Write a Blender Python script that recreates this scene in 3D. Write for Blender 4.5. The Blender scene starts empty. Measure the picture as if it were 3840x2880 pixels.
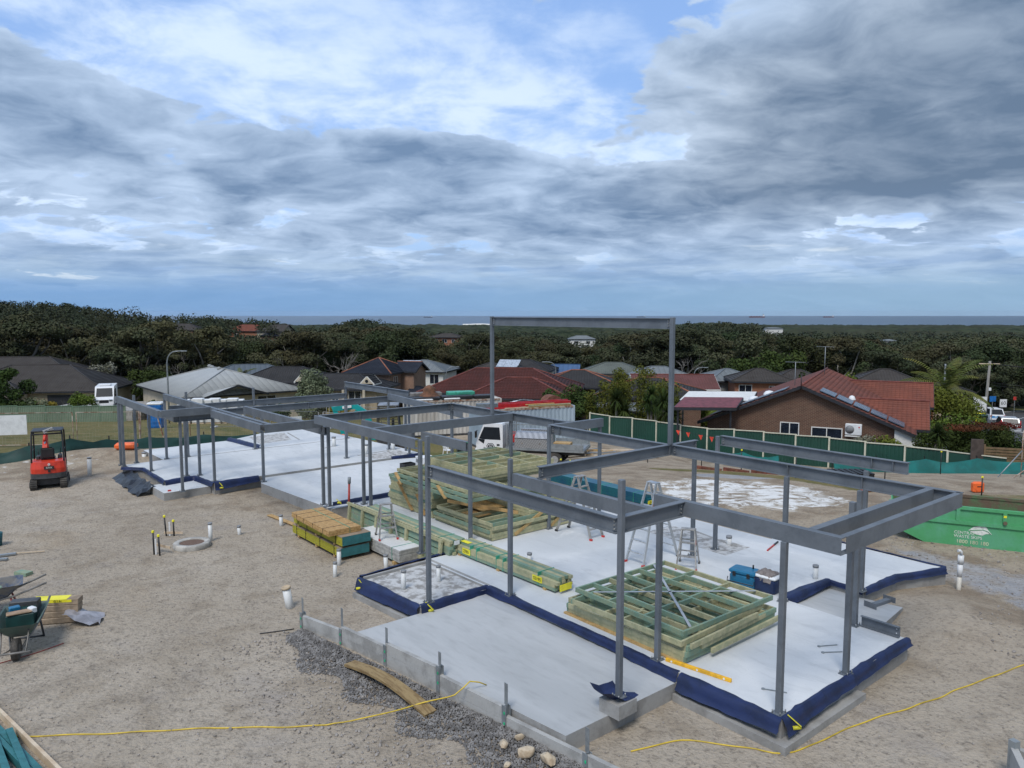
import bpy, math, random
import numpy as np
from mathutils import Vector, Matrix
R = math.radians
rnd = random.Random(7)
S = bpy.context.scene
COL = S.collection

# ------------------------------------------------------------------ camera
CAMH = 6.0                      # metres above the slab top (z = 0)
PITCH = math.atan((1440 - 1174) / 2850.0)
cd = bpy.data.cameras.new('camera')
cam = bpy.data.objects.new('camera', cd)
COL.objects.link(cam)
cam.location = (0, 0, CAMH)
cam.rotation_euler = (math.pi / 2 - PITCH, 0, 0)
cd.sensor_width = 36.0
cd.lens = 36.0 * 2850 / 3840
cd.clip_start = 0.1
cd.clip_end = 40000
S.camera = cam
cy = getattr(S, 'cycles', None)
if cy:
    cy.max_bounces, cy.diffuse_bounces, cy.glossy_bounces, cy.transmission_bounces, cy.transparent_max_bounces = 5, 3, 3, 4, 8
S.render.resolution_x, S.render.resolution_y = 1024, 768

# ------------------------------------------------------------------ exposure
S.view_settings.view_transform = 'Standard'
S.view_settings.look = 'None'
S.view_settings.gamma = 1
S.view_settings.exposure = 0.70
S.view_settings.use_curve_mapping = False

# ------------------------------------------------------------------ sun
SUN_EL, SUN_AZ = R(54), R(-163)      # azimuth from +Y towards +X: behind the camera, to the left
sl = bpy.data.lights.new('sun', 'SUN')
sl.energy = 1.5
sl.angle = R(20)
sl.color = (1.0, 0.955, 0.89)
sun = bpy.data.objects.new('sun', sl)
COL.objects.link(sun)
sd = Vector((math.sin(SUN_AZ) * math.cos(SUN_EL), math.cos(SUN_AZ) * math.cos(SUN_EL), math.sin(SUN_EL)))
sun.rotation_euler = (-sd).to_track_quat('-Z', 'Y').to_euler()
sun.location = sd * 60

# ------------------------------------------------------------------ node helpers
class NT:
    def __init__(s, nt):
        s.nt = nt
    def n(s, kind, **kw):
        nd = s.nt.nodes.new(kind)
        for k, v in kw.items():
            if k.startswith('i_'):
                k = k[2:]
                k = int(k) if k.isdigit() else k.replace('_', ' ')
                nd.inputs[k].default_value = v
            else:
                setattr(nd, k, v)
        return nd
    def l(s, a, b):
        s.nt.links.new(a, b)
    def math(s, op, a, b=None, c=None, clamp=False):
        nd = s.nt.nodes.new('ShaderNodeMath'); nd.operation = op; nd.use_clamp = clamp
        for i, v in enumerate((a, b, c)):
            if v is None: continue
            if hasattr(v, 'links'): s.l(v, nd.inputs[i])
            else: nd.inputs[i].default_value = v
        return nd.outputs[0]
    def ss(s, v, a, b):                       # smoothstep of v between a and b
        nd = s.nt.nodes.new('ShaderNodeMapRange'); nd.interpolation_type = 'SMOOTHSTEP'
        s.l(v, nd.inputs[0]); nd.inputs[1].default_value = a; nd.inputs[2].default_value = b
        return nd.outputs[0]
    def mix(s, f, a, b, mode='MIX'):
        nd = s.nt.nodes.new('ShaderNodeMix'); nd.data_type = 'RGBA'; nd.blend_type = mode
        for i, v in ((0, f), (6, a), (7, b)):
            if hasattr(v, 'links'): s.l(v, nd.inputs[i])
            else: nd.inputs[i].default_value = v if i == 0 else (tuple(v) + (1,))[:4]
        return nd.outputs[2]
    def noise(s, vec, scale, detail=4, rough=.55, dist=0.0, out=0):
        nd = s.nt.nodes.new('ShaderNodeTexNoise')
        if vec is not None: s.l(vec, nd.inputs['Vector'])
        nd.inputs['Scale'].default_value = scale; nd.inputs['Detail'].default_value = detail
        nd.inputs['Roughness'].default_value = rough; nd.inputs['Distortion'].default_value = dist
        return nd.outputs[out]
    def vmath(s, op, a, b=None):
        nd = s.nt.nodes.new('ShaderNodeVectorMath'); nd.operation = op
        for i, v in enumerate((a, b)):
            if v is None: continue
            if hasattr(v, 'links'): s.l(v, nd.inputs[i])
            else: nd.inputs[i].default_value = v
        return nd.outputs[0]

# ------------------------------------------------------------------ world: Nishita sky seen through layers of cloud
W_ = bpy.data.worlds.new('World')
S.world = W_
W_.use_nodes = True
W_.cycles.sampling_method = 'MANUAL'
W_.cycles.sample_map_resolution = 512
t = NT(W_.node_tree)
W_.node_tree.nodes.clear()
out = t.n('ShaderNodeOutputWorld')
bg = t.n('ShaderNodeBackground')
STR = 0.1
bg.inputs[1].default_value = STR
sky = t.n('ShaderNodeTexSky', sky_type='NISHITA', sun_disc=False, sun_elevation=SUN_EL, sun_rotation=SUN_AZ, air_density=1.0, dust_density=1.2, ozone_density=1.0)
tc = t.n('ShaderNodeTexCoord')
sep = t.n('ShaderNodeSeparateXYZ'); t.l(tc.outputs['Generated'], sep.inputs[0])
dx, dy, dz = sep.outputs
zc = t.math('MAXIMUM', dz, 0.0)
den = t.math('ADD', zc, 0.20)
px, py = t.math('DIVIDE', dx, den), t.math('DIVIDE', dy, den)
cp = t.n('ShaderNodeCombineXYZ'); t.l(px, cp.inputs[0]); t.l(py, cp.inputs[1])
P = cp.outputs[0]                                           # position on the cloud deck
def K(c): return tuple(v / STR for v in c)
az = t.math('DIVIDE', dx, t.math('MAXIMUM', dy, 0.25))         # bearing from the site's seaward axis
e0 = t.math('SUBTRACT', 0.152, t.math('MULTIPLY', az, 0.115))
de = t.math('SUBTRACT', dz, e0)
Pr = t.n('ShaderNodeMapping'); t.l(P, Pr.inputs[0])
Pr.inputs['Rotation'].default_value = (0, 0, R(-18)); Pr.inputs['Scale'].default_value = (1.0, 1.15, 1); Pr.inputs['Location'].default_value = (5.3, 1.7, 0)
D = Pr.outputs[0]
warp = t.noise(D, 2.6, 2, .5, 0, 1)
Dw = t.vmath('ADD', D, t.vmath('MULTIPLY', t.vmath('SUBTRACT', warp, (.5, .5, .5)), (.30, .30, .30)))
nA = t.noise(Dw, 1.6, 1, .5)
nB = t.noise(Dw, 4.2, 7, .55)
nS = t.noise(t.vmath('ADD', Dw, (4.75, 9.3, 3.0)), 3.3, 6, .56)
# broad weather: a bank running down from the left, a heavy mass to the right, a thin bright deck above the bank
band = t.math('MULTIPLY', t.math('SUBTRACT', 1.0, t.ss(t.math('ABSOLUTE', de), .012, .075)), t.math('SUBTRACT', 1.0, t.ss(az, .15, .55)))
right = t.math('MULTIPLY', t.ss(az, 0.02, 0.34), t.ss(dz, .075, .16))
right = t.math('MULTIPLY', right, t.math('SUBTRACT', 1.0, t.math('MULTIPLY', t.ss(dz, .27, .36), t.math('SUBTRACT', 1.0, t.ss(az, .28, .5)))))
clear = t.math('MULTIPLY', t.ss(de, .035, .09), t.math('SUBTRACT', 1.0, t.ss(az, .10, .34)))
cov = t.math('ADD', t.math('MULTIPLY', nA, .62), t.math('MULTIPLY', nB, 0.80))
cov = t.math('ADD', cov, t.math('MULTIPLY', band, .24))
cov = t.math('ADD', cov, t.math('MULTIPLY', right, .27))
cov = t.math('SUBTRACT', cov, t.math('MULTIPLY', clear, .20))
under = t.math('SUBTRACT', 1.0, t.ss(de, -.06, .01))
cov = t.math('ADD', cov, t.math('MULTIPLY', under, .085))
low = t.ss(cov, 0.70, 0.765)
thick = t.ss(cov, 0.72, 1.06)
core = t.math('MULTIPLY', right, t.math('MULTIPLY', t.ss(az, .22, .55), t.math('SUBTRACT', 1.0, t.ss(dz, .25, .42))))
th2 = t.math('ADD', t.math('MULTIPLY', thick, .55), t.math('MULTIPLY', t.math('SUBTRACT', nS, 0.42), 2.0))
th2 = t.math('ADD', th2, t.math('MULTIPLY', core, .22), clamp=True)
lowc = t.mix(th2, K((0.325, 0.415, 0.55)), K((0.112, 0.175, 0.28)))
lowc = t.mix(t.math('MULTIPLY', right, .6), lowc, t.mix(th2, K((0.34, 0.395, 0.465)), K((0.092, 0.130, 0.188))))
lowc = t.mix(t.math('MULTIPLY', core, 0.38), lowc, K((0.078, 0.118, 0.178)))
# high pale veil over blue
nH = t.noise(t.vmath('ADD', P, (20.6, 3.2, 0)), 1.3, 4, .55, 0.3)
nH2 = t.noise(t.vmath('ADD', P, (7.0, 31.0, 0)), 4.1, 6, .60, 0.2)
veil = t.ss(t.math('ADD', nH, t.math('MULTIPLY', t.math('SUBTRACT', nH2, 0.5), 0.55)), 0.33, 0.60)
veil = t.math('MULTIPLY', veil, t.math('SUBTRACT', 1.0, t.math('MULTIPLY', t.ss(de, .10, .20), t.math('MULTIPLY', t.ss(az, -.5, -.1), .35))))
blue = t.mix(0.65, sky.outputs[0], K((0.19, 0.325, 0.62)))
hi = t.mix(veil, blue, t.mix(t.ss(nH2, .36, .62), K((0.30, 0.415, 0.63)), K((0.445, 0.54, 0.675))))
sk = t.mix(low, hi, lowc)
# distant air: the deck flattens into streaks, then a smooth blue band above the sea
Ps = t.n('ShaderNodeCombineXYZ'); t.l(t.math('MULTIPLY', az, 4.0), Ps.inputs[0]); t.l(t.math('MULTIPLY', dz, 40.0), Ps.inputs[1])
st = t.noise(Ps.outputs[0], 1.0, 5, .62, .3)
stw = t.math('MULTIPLY', t.math('SUBTRACT', 1.0, t.ss(dz, .045, .10)), t.ss(dz, .018, .04))
sk = t.mix(t.math('MULTIPLY', stw, .7), sk, t.mix(t.ss(st, .40, .60), K((0.145, 0.235, 0.385)), K((0.285, 0.38, 0.50))))
sk = t.mix(t.math('MULTIPLY', stw, t.ss(st, .615, .68)), sk, K((0.54, 0.60, 0.64)))
hb = t.math('SUBTRACT', 1.0, t.ss(dz, 0.020, 0.060))
sk = t.mix(t.math('MULTIPLY', hb, 0.93), sk, t.mix(t.ss(az, -.5, .6), K((0.125, 0.235, 0.41)), K((0.175, 0.28, 0.40))))
t.l(sk, bg.inputs[0])
t.l(bg.outputs[0], out.inputs[0])

# ------------------------------------------------------------------ materials
MATS = {}
def mat(name, col, rough=.6, metal=0.0, var=.18, scale=3.0, col2=None, bump=0.0, bscale=40.0, spec=.5, detail=5, obj_var=0.0, stretch=None, mixlo=.42, mixhi=.62):
    if name in MATS: return MATS[name]
    m = bpy.data.materials.new(name); m.use_nodes = True
    q = NT(m.node_tree); b = m.node_tree.nodes['Principled BSDF']
    b.inputs['Roughness'].default_value = rough; b.inputs['Metallic'].default_value = metal
    b.inputs['Specular IOR Level'].default_value = spec
    tcn = q.n('ShaderNodeTexCoord'); v = tcn.outputs['Object']
    if stretch:
        mp = q.n('ShaderNodeMapping'); q.l(v, mp.inputs[0]); mp.inputs['Scale'].default_value = stretch; v = mp.outputs[0]
    c2 = col2 if col2 else tuple(x * (1 - var * 1.6) for x in col)
    c1 = col if col2 else tuple(x * (1 + var * .5) for x in col)
    nz = q.noise(v, scale, detail, .6, .3)
    f = q.ss(nz, mixlo, mixhi)
    c = q.mix(f, c1, c2)
    n2 = q.noise(v, scale * 9, 3, .6)
    c = q.mix(q.math('MULTIPLY', q.math('SUBTRACT', n2, .5), .5), c, (0, 0, 0))
    if obj_var:
        oi = q.n('ShaderNodeObjectInfo')
        hv = q.n('ShaderNodeHueSaturation')
        q.l(q.math('ADD', 1 - obj_var, q.math('MULTIPLY', oi.outputs['Random'], 2 * obj_var)), hv.inputs['Value'])
        q.l(q.math('ADD', .5 - obj_var * .05, q.math('MULTIPLY', q.math('FRACT', q.math('MULTIPLY', oi.outputs['Random'], 7.31)), obj_var * .1)), hv.inputs['Hue'])
        q.l(c, hv.inputs['Color']); c = hv.outputs[0]
    q.l(c, b.inputs['Base Color'])
    q.l(q.math('ADD', rough - .08, q.math('MULTIPLY', nz, .16), clamp=True), b.inputs['Roughness'])
    if bump:
        bn = q.n('ShaderNodeBump'); bn.inputs['Strength'].default_value = bump; bn.inputs['Distance'].default_value = .02
        q.l(q.noise(v, bscale, 4, .65), bn.inputs['Height']); q.l(bn.outputs[0], b.inputs['Normal'])
    MATS[name] = m
    return m

# ------------------------------------------------------------------ mesh builder
def rotm(rx=0, ry=0, rz=0):
    return np.array((Matrix.Rotation(rz, 3, 'Z') @ Matrix.Rotation(ry, 3, 'Y') @ Matrix.Rotation(rx, 3, 'X')))
class MB:
    def __init__(s):
        s.v = []; s.f = []; s.m = []; s.mi = 0; s.sm = False; s.smf = []
    def add(s, vs, fs):
        o = len(s.v); s.v.extend([tuple(map(float, p)) for p in vs])
        for f in fs:
            s.f.append(tuple(i + o for i in f)); s.m.append(s.mi); s.smf.append(s.sm)
        return s
    def mat(s, i): s.mi = i; return s
    def box(s, c, d, rot=None, taper=1.0):
        x, y, z = (k / 2 for k in d)
        p = np.array([(-x, -y, -z), (x, -y, -z), (x, y, -z), (-x, y, -z), (-x * taper, -y * taper, z), (x * taper, -y * taper, z), (x * taper, y * taper, z), (-x * taper, y * taper, z)])
        if rot is not None: p = p @ rot.T
        return s.add(p + np.array(c), [(3, 2, 1, 0), (4, 5, 6, 7), (0, 1, 5, 4), (1, 2, 6, 5), (2, 3, 7, 6), (3, 0, 4, 7)])
    def b2(s, x0, y0, z0, x1, y1, z1):
        return s.box(((x0 + x1) / 2, (y0 + y1) / 2, (z0 + z1) / 2), (abs(x1 - x0), abs(y1 - y0), abs(z1 - z0)))
    def cbox(s, c, d, ch=.02, rot=None):        # box with chamfered vertical+horizontal edges (via stacked outlines)
        x, y, z = (k / 2 for k in d); ch = min(ch, x * .9, y * .9, z * .9)
        def ring(ix, zz):
            X, Y = x - ix, y - ix
            k = ch
            return [(-X + k, -Y, zz), (X - k, -Y, zz), (X, -Y + k, zz), (X, Y - k, zz), (X - k, Y, zz), (-X + k, Y, zz), (-X, Y - k, zz), (-X, -Y + k, zz)]
        rs = [ring(ch, -z), ring(0, -z + ch), ring(0, z - ch), ring(ch, z)]
        p = np.array([q for r in rs for q in r])
        if rot is not None: p = p @ rot.T
        fs = [tuple(range(7, -1, -1)), tuple(range(24, 32))]
        for k in range(3):
            for i in range(8):
                j = (i + 1) % 8; fs.append((k * 8 + i, k * 8 + j, k * 8 + 8 + j, k * 8 + 8 + i))
        return s.add(p + np.array(c), fs)
    def bar(s, p, q, w, h, up=(0, 0, 1)):       # rectangular bar from p to q: w sideways, h along up
        p, q = Vector(p), Vector(q); d = (q - p); L = d.length; d.normalize()
        u = Vector(up); sd_ = d.cross(u)
        if sd_.length < 1e-5: sd_ = d.cross(Vector((1, 0, 0)))
        sd_.normalize(); u = sd_.cross(d)
        M = np.array((sd_, d, u)).T
        return s.box(tuple((p + q) / 2), (w, L, h), M)
    def prism(s, poly, z0, z1, side=None):
        n = len(poly)
        vs = [(x, y, z0) for x, y in poly] + [(x, y, z1) for x, y in poly]
        a = sum(poly[i][0] * poly[(i + 1) % n][1] - poly[(i + 1) % n][0] * poly[i][1] for i in range(n))
        top, bot = tuple(range(n, 2 * n)), tuple(range(n - 1, -1, -1))
        sd_ = [(i, (i + 1) % n, n + (i + 1) % n, n + i) for i in range(n)]
        if a < 0: top, bot, sd_ = top[::-1], bot[::-1], [q[::-1] for q in sd_]
        s.add(vs, [top, bot] + sd_)
        if side is not None:
            for k in range(1, n + 2): s.m[-k] = side
        return s
    def extr(s, poly, p, ax, ay, n, d):         # outline poly in axes ax, ay at p, extruded d along n
        p, ax, ay, n = (np.array(k, float) for k in (p, ax, ay, n))
        k = len(poly)
        A = [p + ax * x + ay * y for x, y in poly]; B = [q + n * d for q in A]
        a = sum(poly[i][0] * poly[(i + 1) % k][1] - poly[(i + 1) % k][0] * poly[i][1] for i in range(k))
        fs = [tuple(range(k - 1, -1, -1)), tuple(range(k, 2 * k))] + [(i, (i + 1) % k, k + (i + 1) % k, k + i) for i in range(k)]
        flip = (a < 0) != (np.dot(np.cross(ax, ay), n) * d < 0)
        if flip: fs = [f[::-1] for f in fs]
        return s.add(A + B, fs)
    def tube(s, pts, r, n=8, cap=True, smooth=True):
        pts = [Vector(p) for p in pts]; rs = r if hasattr(r, '__len__') else [r] * len(pts)
        vs = []; o = s.sm; s.sm = smooth
        ref = Vector((0, 0, 1))
        for i, p in enumerate(pts):
            d = (pts[min(i + 1, len(pts) - 1)] - pts[max(i - 1, 0)])
            if d.length < 1e-9: d = Vector((0, 0, 1))
            d.normalize()
            a = d.cross(ref)
            if a.length < .05: a = d.cross(Vector((0, 1, 0)))
            a.normalize(); b = d.cross(a)
            for k in range(n):
                th = 2 * math.pi * k / n
                vs.append(tuple(p + (a * math.cos(th) + b * math.sin(th)) * rs[i]))
        fs = []
        for i in range(len(pts) - 1):
            for k in range(n):
                j = (k + 1) % n
                fs.append((i * n + k, i * n + n + k, i * n + n + j, i * n + j))
        s.add(vs, fs)
        s.sm = False
        if cap:
            m = len(s.v) - len(vs)
            s.add([], []) 
            s.f.append(tuple(m + k for k in range(n))); s.m.append(s.mi); s.smf.append(False)
            s.f.append(tuple(m + (len(pts) - 1) * n + k for k in range(n - 1, -1, -1))); s.m.append(s.mi); s.smf.append(False)
        s.sm = o
        return s
    def cyl(s, c, r, h, n=14, r2=None, axis=(0, 0, 1)):   # c is the base centre
        a = Vector(axis).normalized(); c = Vector(c)
        return s.tube([c, c + a * h], [r, r if r2 is None else r2], n)
    def lathe(s, prof, c=(0, 0, 0), n=20):
        vs = []; o = s.sm; s.sm = True
        for r, z in prof:
            for k in range(n):
                th = 2 * math.pi * k / n; vs.append((c[0] + r * math.cos(th), c[1] + r * math.sin(th), c[2] + z))
        fs = [(i * n + k, i * n + (k + 1) % n, i * n + n + (k + 1) % n, i * n + n + k) for i in range(len(prof) - 1) for k in range(n)]
        s.add(vs, fs); s.sm = o
        return s
    def quad(s, *p):
        return s.add(p, [tuple(range(len(p)))])
    def grid(s, P):                             # P[i][j] points
        P = np.asarray(P); a, b = P.shape[:2]
        return s.add(P.reshape(-1, 3), [(i * b + j, i * b + j + 1, i * b + b + j + 1, i * b + b + j) for i in range(a - 1) for j in range(b - 1)])
    def mesh(s, name, mats):
        me = bpy.data.meshes.new(name)
        me.from_pydata(s.v, [], s.f)
        for m in (mats if isinstance(mats, (list, tuple)) else [mats]): me.materials.append(m)
        me.polygons.foreach_set('material_index', s.m)
        me.polygons.foreach_set('use_smooth', s.smf)
        me.update()
        return me
    def build(s, name, mats, parent=None, loc=None, rz=0):
        return obj(name, s.mesh(name, mats), parent, loc, rz)
def obj(name, me, parent=None, loc=None, rz=0):
    o = bpy.data.objects.new(name, me); COL.objects.link(o)
    if parent is not None: o.parent = parent
    if loc is not None: o.location = loc
    if rz: o.rotation_euler = (0, 0, rz)
    return o
def tag(o, label, cat, group=None):
    o['label'] = label; o['category'] = cat
    if group: o['group'] = group
    return o
def thing(name, label, cat, loc=(0, 0, 0), rz=0.0, group=None):
    o = bpy.data.objects.new(name, None); COL.objects.link(o); o.empty_display_size = .3
    o.location = loc; o.rotation_euler = (0, 0, rz)
    return tag(o, label, cat, group)
def kind(o, k): o['kind'] = k; return o
def copy_tree(o, parent=None):
    c = o.copy(); COL.objects.link(c); c.parent = parent
    for ch in o.children: copy_tree(ch, c)
    return c
def raw_mesh(name, V, F, mats, n=4, smooth=False, attr=None):   # numpy verts, faces with n corners
    me = bpy.data.meshes.new(name)
    V = np.asarray(V, np.float32); F = np.asarray(F, np.int32)
    me.vertices.add(len(V)); me.vertices.foreach_set('co', V.ravel())
    me.loops.add(F.size); me.loops.foreach_set('vertex_index', F.ravel())
    me.polygons.add(len(F)); me.polygons.foreach_set('loop_start', np.arange(0, F.size, n, dtype=np.int32))
    for m in (mats if isinstance(mats, (list, tuple)) else [mats]): me.materials.append(m)
    if smooth: me.polygons.foreach_set('use_smooth', np.ones(len(F), bool))
    if attr:
        for k, a in attr.items():
            at = me.attributes.new(k, 'FLOAT', 'POINT'); at.data.foreach_set('value', np.asarray(a, np.float32))
    me.update(calc_edges=True); me.validate()
    return me

# ------------------------------------------------------------------ survey frames
# the building stands turned 39.5 degrees: local x runs along b (right, away), local y along a (left, away); origin at the near corner post
TH = R(39.5)
OX, OY = 4.017, 10.931
def AB(a, b, z=0.0):
    return (OX - a * math.sin(TH) + b * math.cos(TH), OY + a * math.cos(TH) + b * math.sin(TH), z)
def ray(u, v):                                   # survey ray of a point sighted at u, v (3840 x 2880 sheet)
    cx_, cy_, f_ = 1920., 1440., 2850.
    a, b = (u - cx_) / f_, (cy_ - v) / f_
    return a, math.cos(PITCH) + b * math.sin(PITCH), -math.sin(PITCH) + b * math.cos(PITCH)
def at(u, v, Y):                                 # where that ray stands Y metres out
    r = ray(u, v); k = Y / r[1]
    return Vector((r[0] * k, Y, CAMH + r[2] * k))
def onz(u, v, z):                                # where it meets the level z
    r = ray(u, v); k = (z - CAMH) / r[2]
    return Vector((r[0] * k, r[1] * k, z))
# ================================================================== terrain
def sstep(x, a, b):
    q = np.clip((x - a) / (b - a), 0, 1); return q * q * (3 - 2 * q)
FY = np.array([-50, 25, 30, 38, 45, 50, 76, 103, 130, 200, 350, 700, 1500, 3300, 3700, 20000.])
FZ = np.array([-.42, -.43, -.75, -1.75, -2.65, -3.05, -6.1, -8.7, -10.8, -14, -19, -30, -42, -50, -56, -60.])
def vnoise(x, y, s, seed=0):                     # cheap smooth value noise
    x, y = np.asarray(x, float) * s, np.asarray(y, float) * s
    xi, yi = np.floor(x), np.floor(y); fx, fy = x - xi, y - yi
    fx, fy = fx * fx * (3 - 2 * fx), fy * fy * (3 - 2 * fy)
    def h(a, b):
        q = np.sin(a * 127.1 + b * 311.7 + seed * 74.7) * 43758.5453
        return q - np.floor(q)
    return (h(xi, yi) * (1 - fx) + h(xi + 1, yi) * fx) * (1 - fy) + (h(xi, yi + 1) * (1 - fx) + h(xi + 1, yi + 1) * fx) * fy - .5
def height(x, y):
    x, y = np.asarray(x, float), np.asarray(y, float)
    sh = 8.5 * sstep(-x, 2, 11) * (1 - sstep(y, 200, 500))
    z = np.interp(y - sh, FY, FZ)
    u = -x / np.maximum(y, 1)
    z = z + 17 * sstep(u, .30, .64) * sstep(y, 150, 330) * (1 - sstep(y, 450, 900))
    z = z + (9 * np.exp(-((u - .365) / .08) ** 2) + 9 * np.exp(-((u - .205) / .04) ** 2) + 8 * np.exp(-((u + .27) / .07) ** 2)) * sstep(y, 175, 290) * (1 - sstep(y, 420, 760))
    rough = sstep(y, 24, 34)
    z = z + .35 * rough * vnoise(x, y, .12, 3) * (1 - sstep(y, 60, 80)) + .02 * vnoise(x, y, .8, 5) + .03 * vnoise(x, y, .33, 6)
    # spoil heaps and rough ground round the slab
    z = z + .35 * np.exp(-(((x + 18) / 3.0) ** 2 + ((y - 33.2) / 1.2) ** 2)) + .30 * np.exp(-(((x - 9.2) / 1.6) ** 2 + ((y - 15.2) / 1.5) ** 2))
    z = z - .75 * sstep(x, 7, 13) * sstep(y, 33, 42) * (1 - sstep(y, 58, 74))
    wy = sstep(x, -10, -7.5) * (1 - sstep(x, 5, 7.5)) * sstep(y, 43, 47) * (1 - sstep(y, 57, 61))
    z = z * (1 - wy) + (-2.8) * wy
    # far-right verge drops to the road
    return z
def hz(x, y): return float(height(x, y))
def axis(segs):
    r = []
    for a, b, n in segs: r.extend(np.linspace(a, b, n, endpoint=False))
    return np.array(r)
gx = axis([(-9000, -2500, 12), (-2500, -500, 20), (-500, -120, 24), (-120, -36, 28), (-36, 36, 240), (36, 120, 28), (120, 500, 24), (500, 2500, 20), (2500, 9001, 12)])
gy = axis([(-40, 5, 12), (5, 42, 170), (42, 110, 110), (110, 320, 50), (320, 900, 40), (900, 3900, 40)])
X, Y = np.meshgrid(gx, gy)
Zg = height(X, Y)
V = np.stack([X, Y, Zg], -1).reshape(-1, 3)
nx = len(gx)
ii, jj = np.meshgrid(np.arange(len(gy) - 1), np.arange(nx - 1), indexing='ij')
F = np.stack([ii * nx + jj, ii * nx + jj + 1, (ii + 1) * nx + jj + 1, (ii + 1) * nx + jj], -1).reshape(-1, 4)
def inpoly(x, y, poly):
    r = np.zeros(x.shape, bool); n = len(poly)
    for i in range(n):
        (x0, y0), (x1, y1) = poly[i], poly[(i + 1) % n]
        c = ((y0 > y) != (y1 > y)) & (x < (x1 - x0) * (y - y0) / (y1 - y0 + 1e-12) + x0)
        r ^= c
    return r
def soft(poly, w=.8):
    acc = np.zeros(X.shape)
    for k in range(10):
        th = k * .628; acc += inpoly(X + w * math.cos(th) * (.5 + .5 * (k % 2)), Y + w * math.sin(th) * (.5 + .5 * (k % 2)), poly)
    return (acc / 10).ravel()
GRASS = [(-120, 26), (-30, 29), (-22.3, 32.2), (-20.5, 33.8), (-18.5, 35.8), (-14, 40.6), (-11, 42), (-7, 43), (-2, 48), (-8, 60), (-3, 75), (30, 75), (80, 70), (120, 40), (400, 200), (400, 3900), (-400, 3900), (-400, 26)]
ROADV = [(28, 46), (34, 60), (36, 76), (40, 100), (70, 130), (110, 110), (60, 40)]
grass = soft(GRASS, 1.6)
grass = np.maximum(grass, soft([(6.1, 35.7), (9.5, 34.1), (12.1, 31.6), (13.3, 29.1), (13.9, 27.9), (13.3, 27.3), (12.1, 28.9), (10.3, 31.4), (6.5, 34.6)], .5) * .9)
grass = np.maximum(grass, soft([(14.2, 24), (17, 23), (20, 27), (17, 28)], .8) * .55)
grass = np.maximum(grass, soft([(14.2, 19.2), (15.6, 17.5), (17.5, 19.0), (16, 20.5)], .5) * .9)
white = soft([(5.6, 29.5), (7.0, 30.7), (8.4, 30.2), (9.8, 29.5), (11.1, 28.8), (11.9, 26.4), (11.1, 25.1), (9.0, 24.5), (7.0, 25.0), (5.3, 26.4)], 1.0)
white = np.maximum(white, soft([(-26, 29.5), (-17.5, 29.5), (-16, 33), (-20, 33), (-26, 31)], 1.2) * .35)
grey = np.maximum(soft([(7.9, 32.6), (10.1, 32.4), (11.6, 30.8), (9.6, 30.4), (7.8, 31.2)], .5), soft([(10.5, 22.5), (11.6, 20.0), (13.2, 18.2), (15, 15), (11, 14.5), (10.2, 17.6), (10.0, 19.5)], .7) * .55)
dirt = soft([(-6, 43), (-12, 42), (-10, 24), (-2, 22), (6, 20), (11, 13.5), (12, 11), (20, 14), (24, 34), (30, 46), (8, 62), (-6, 52)], 1.5)
dirt = np.maximum(dirt, soft([(-60, 28.5), (-18, 28.3), (-14.5, 30.5), (-15, 37), (-20, 34), (-22, 33), (-60, 32)], .9))
RUTS = [[(-22, 22), (-15, 23.5), (-9, 26), (-4, 27)], [(-14, 14.5), (-11.5, 19.5), (-12, 24), (-15.5, 27.5)], [(-9.5, 10), (-6, 14.5), (-7.5, 19), (-12, 22)], [(6, 10.2), (9, 12), (13, 17), (17, 21)], [(3, 33), (8, 28), (13, 24), (18, 22)]]
rut = np.zeros(X.shape)
for path in RUTS:
    for i in range(len(path) - 1):
        (x0, y0), (x1, y1) = path[i], path[i + 1]; L = math.hypot(x1 - x0, y1 - y0); ux, uy = (x1 - x0) / L, (y1 - y0) / L
        s_ = (X - x0) * ux + (Y - y0) * uy; d_ = np.abs(-(X - x0) * uy + (Y - y0) * ux + .35 * np.sin(s_ * .5 + i)); ok = (s_ > 0) & (s_ < L)
        rut = np.maximum(rut, np.where(ok, np.exp(-((d_ - .75) / .22) ** 2), 0))
rut = rut.ravel() * (.55 + .9 * vnoise(X, Y, .25, 8).ravel())
forest = (sstep(Y, 108, 130)).ravel()

gm = bpy.data.materials.new('site ground'); gm.use_nodes = True
q = NT(gm.node_tree); b = gm.node_tree.nodes['Principled BSDF']
b.inputs['Roughness'].default_value = .95; b.inputs['Specular IOR Level'].default_value = .15
pos = q.n('ShaderNodeNewGeometry').outputs['Position']
def att(k): return q.n('ShaderNodeAttribute', attribute_name=k).outputs['Fac']
n_big, n_mid, n_fine = q.noise(pos, .16, 5, .55, .4), q.noise(pos, .9, 6, .6, .3), q.noise(pos, 11, 6, .75)
n_st = q.noise(pos, 34, 3, .7)
vor = q.n('ShaderNodeTexVoronoi'); vor.inputs['Scale'].default_value = 17; q.l(pos, vor.inputs['Vector'])
base = q.mix(q.ss(n_big, .38, .64), (.44, .378, .300), (.375, .317, .246))
base = q.mix(q.math('MULTIPLY', q.ss(n_mid, .47, .7), .55), base, (.245, .195, .138))
base = q.mix(q.math('MULTIPLY', q.ss(q.noise(q.vmath('ADD', pos, (9, 2, 4)), .35, 4, .6), .55, .72), .4), base, (.36, .275, .18))
base = q.mix(q.math('MULTIPLY', q.ss(q.noise(q.vmath('ADD', pos, (31, 12, 4)), .5, 4, .6), .55, .72), .35), base, (.31, .285, .275))
base = q.mix(q.math('MULTIPLY', q.math('MULTIPLY', att('rut'), q.ss(q.noise(pos, 2.2, 4, .6), .3, .6)), .55), base, (.215, .175, .13))
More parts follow.
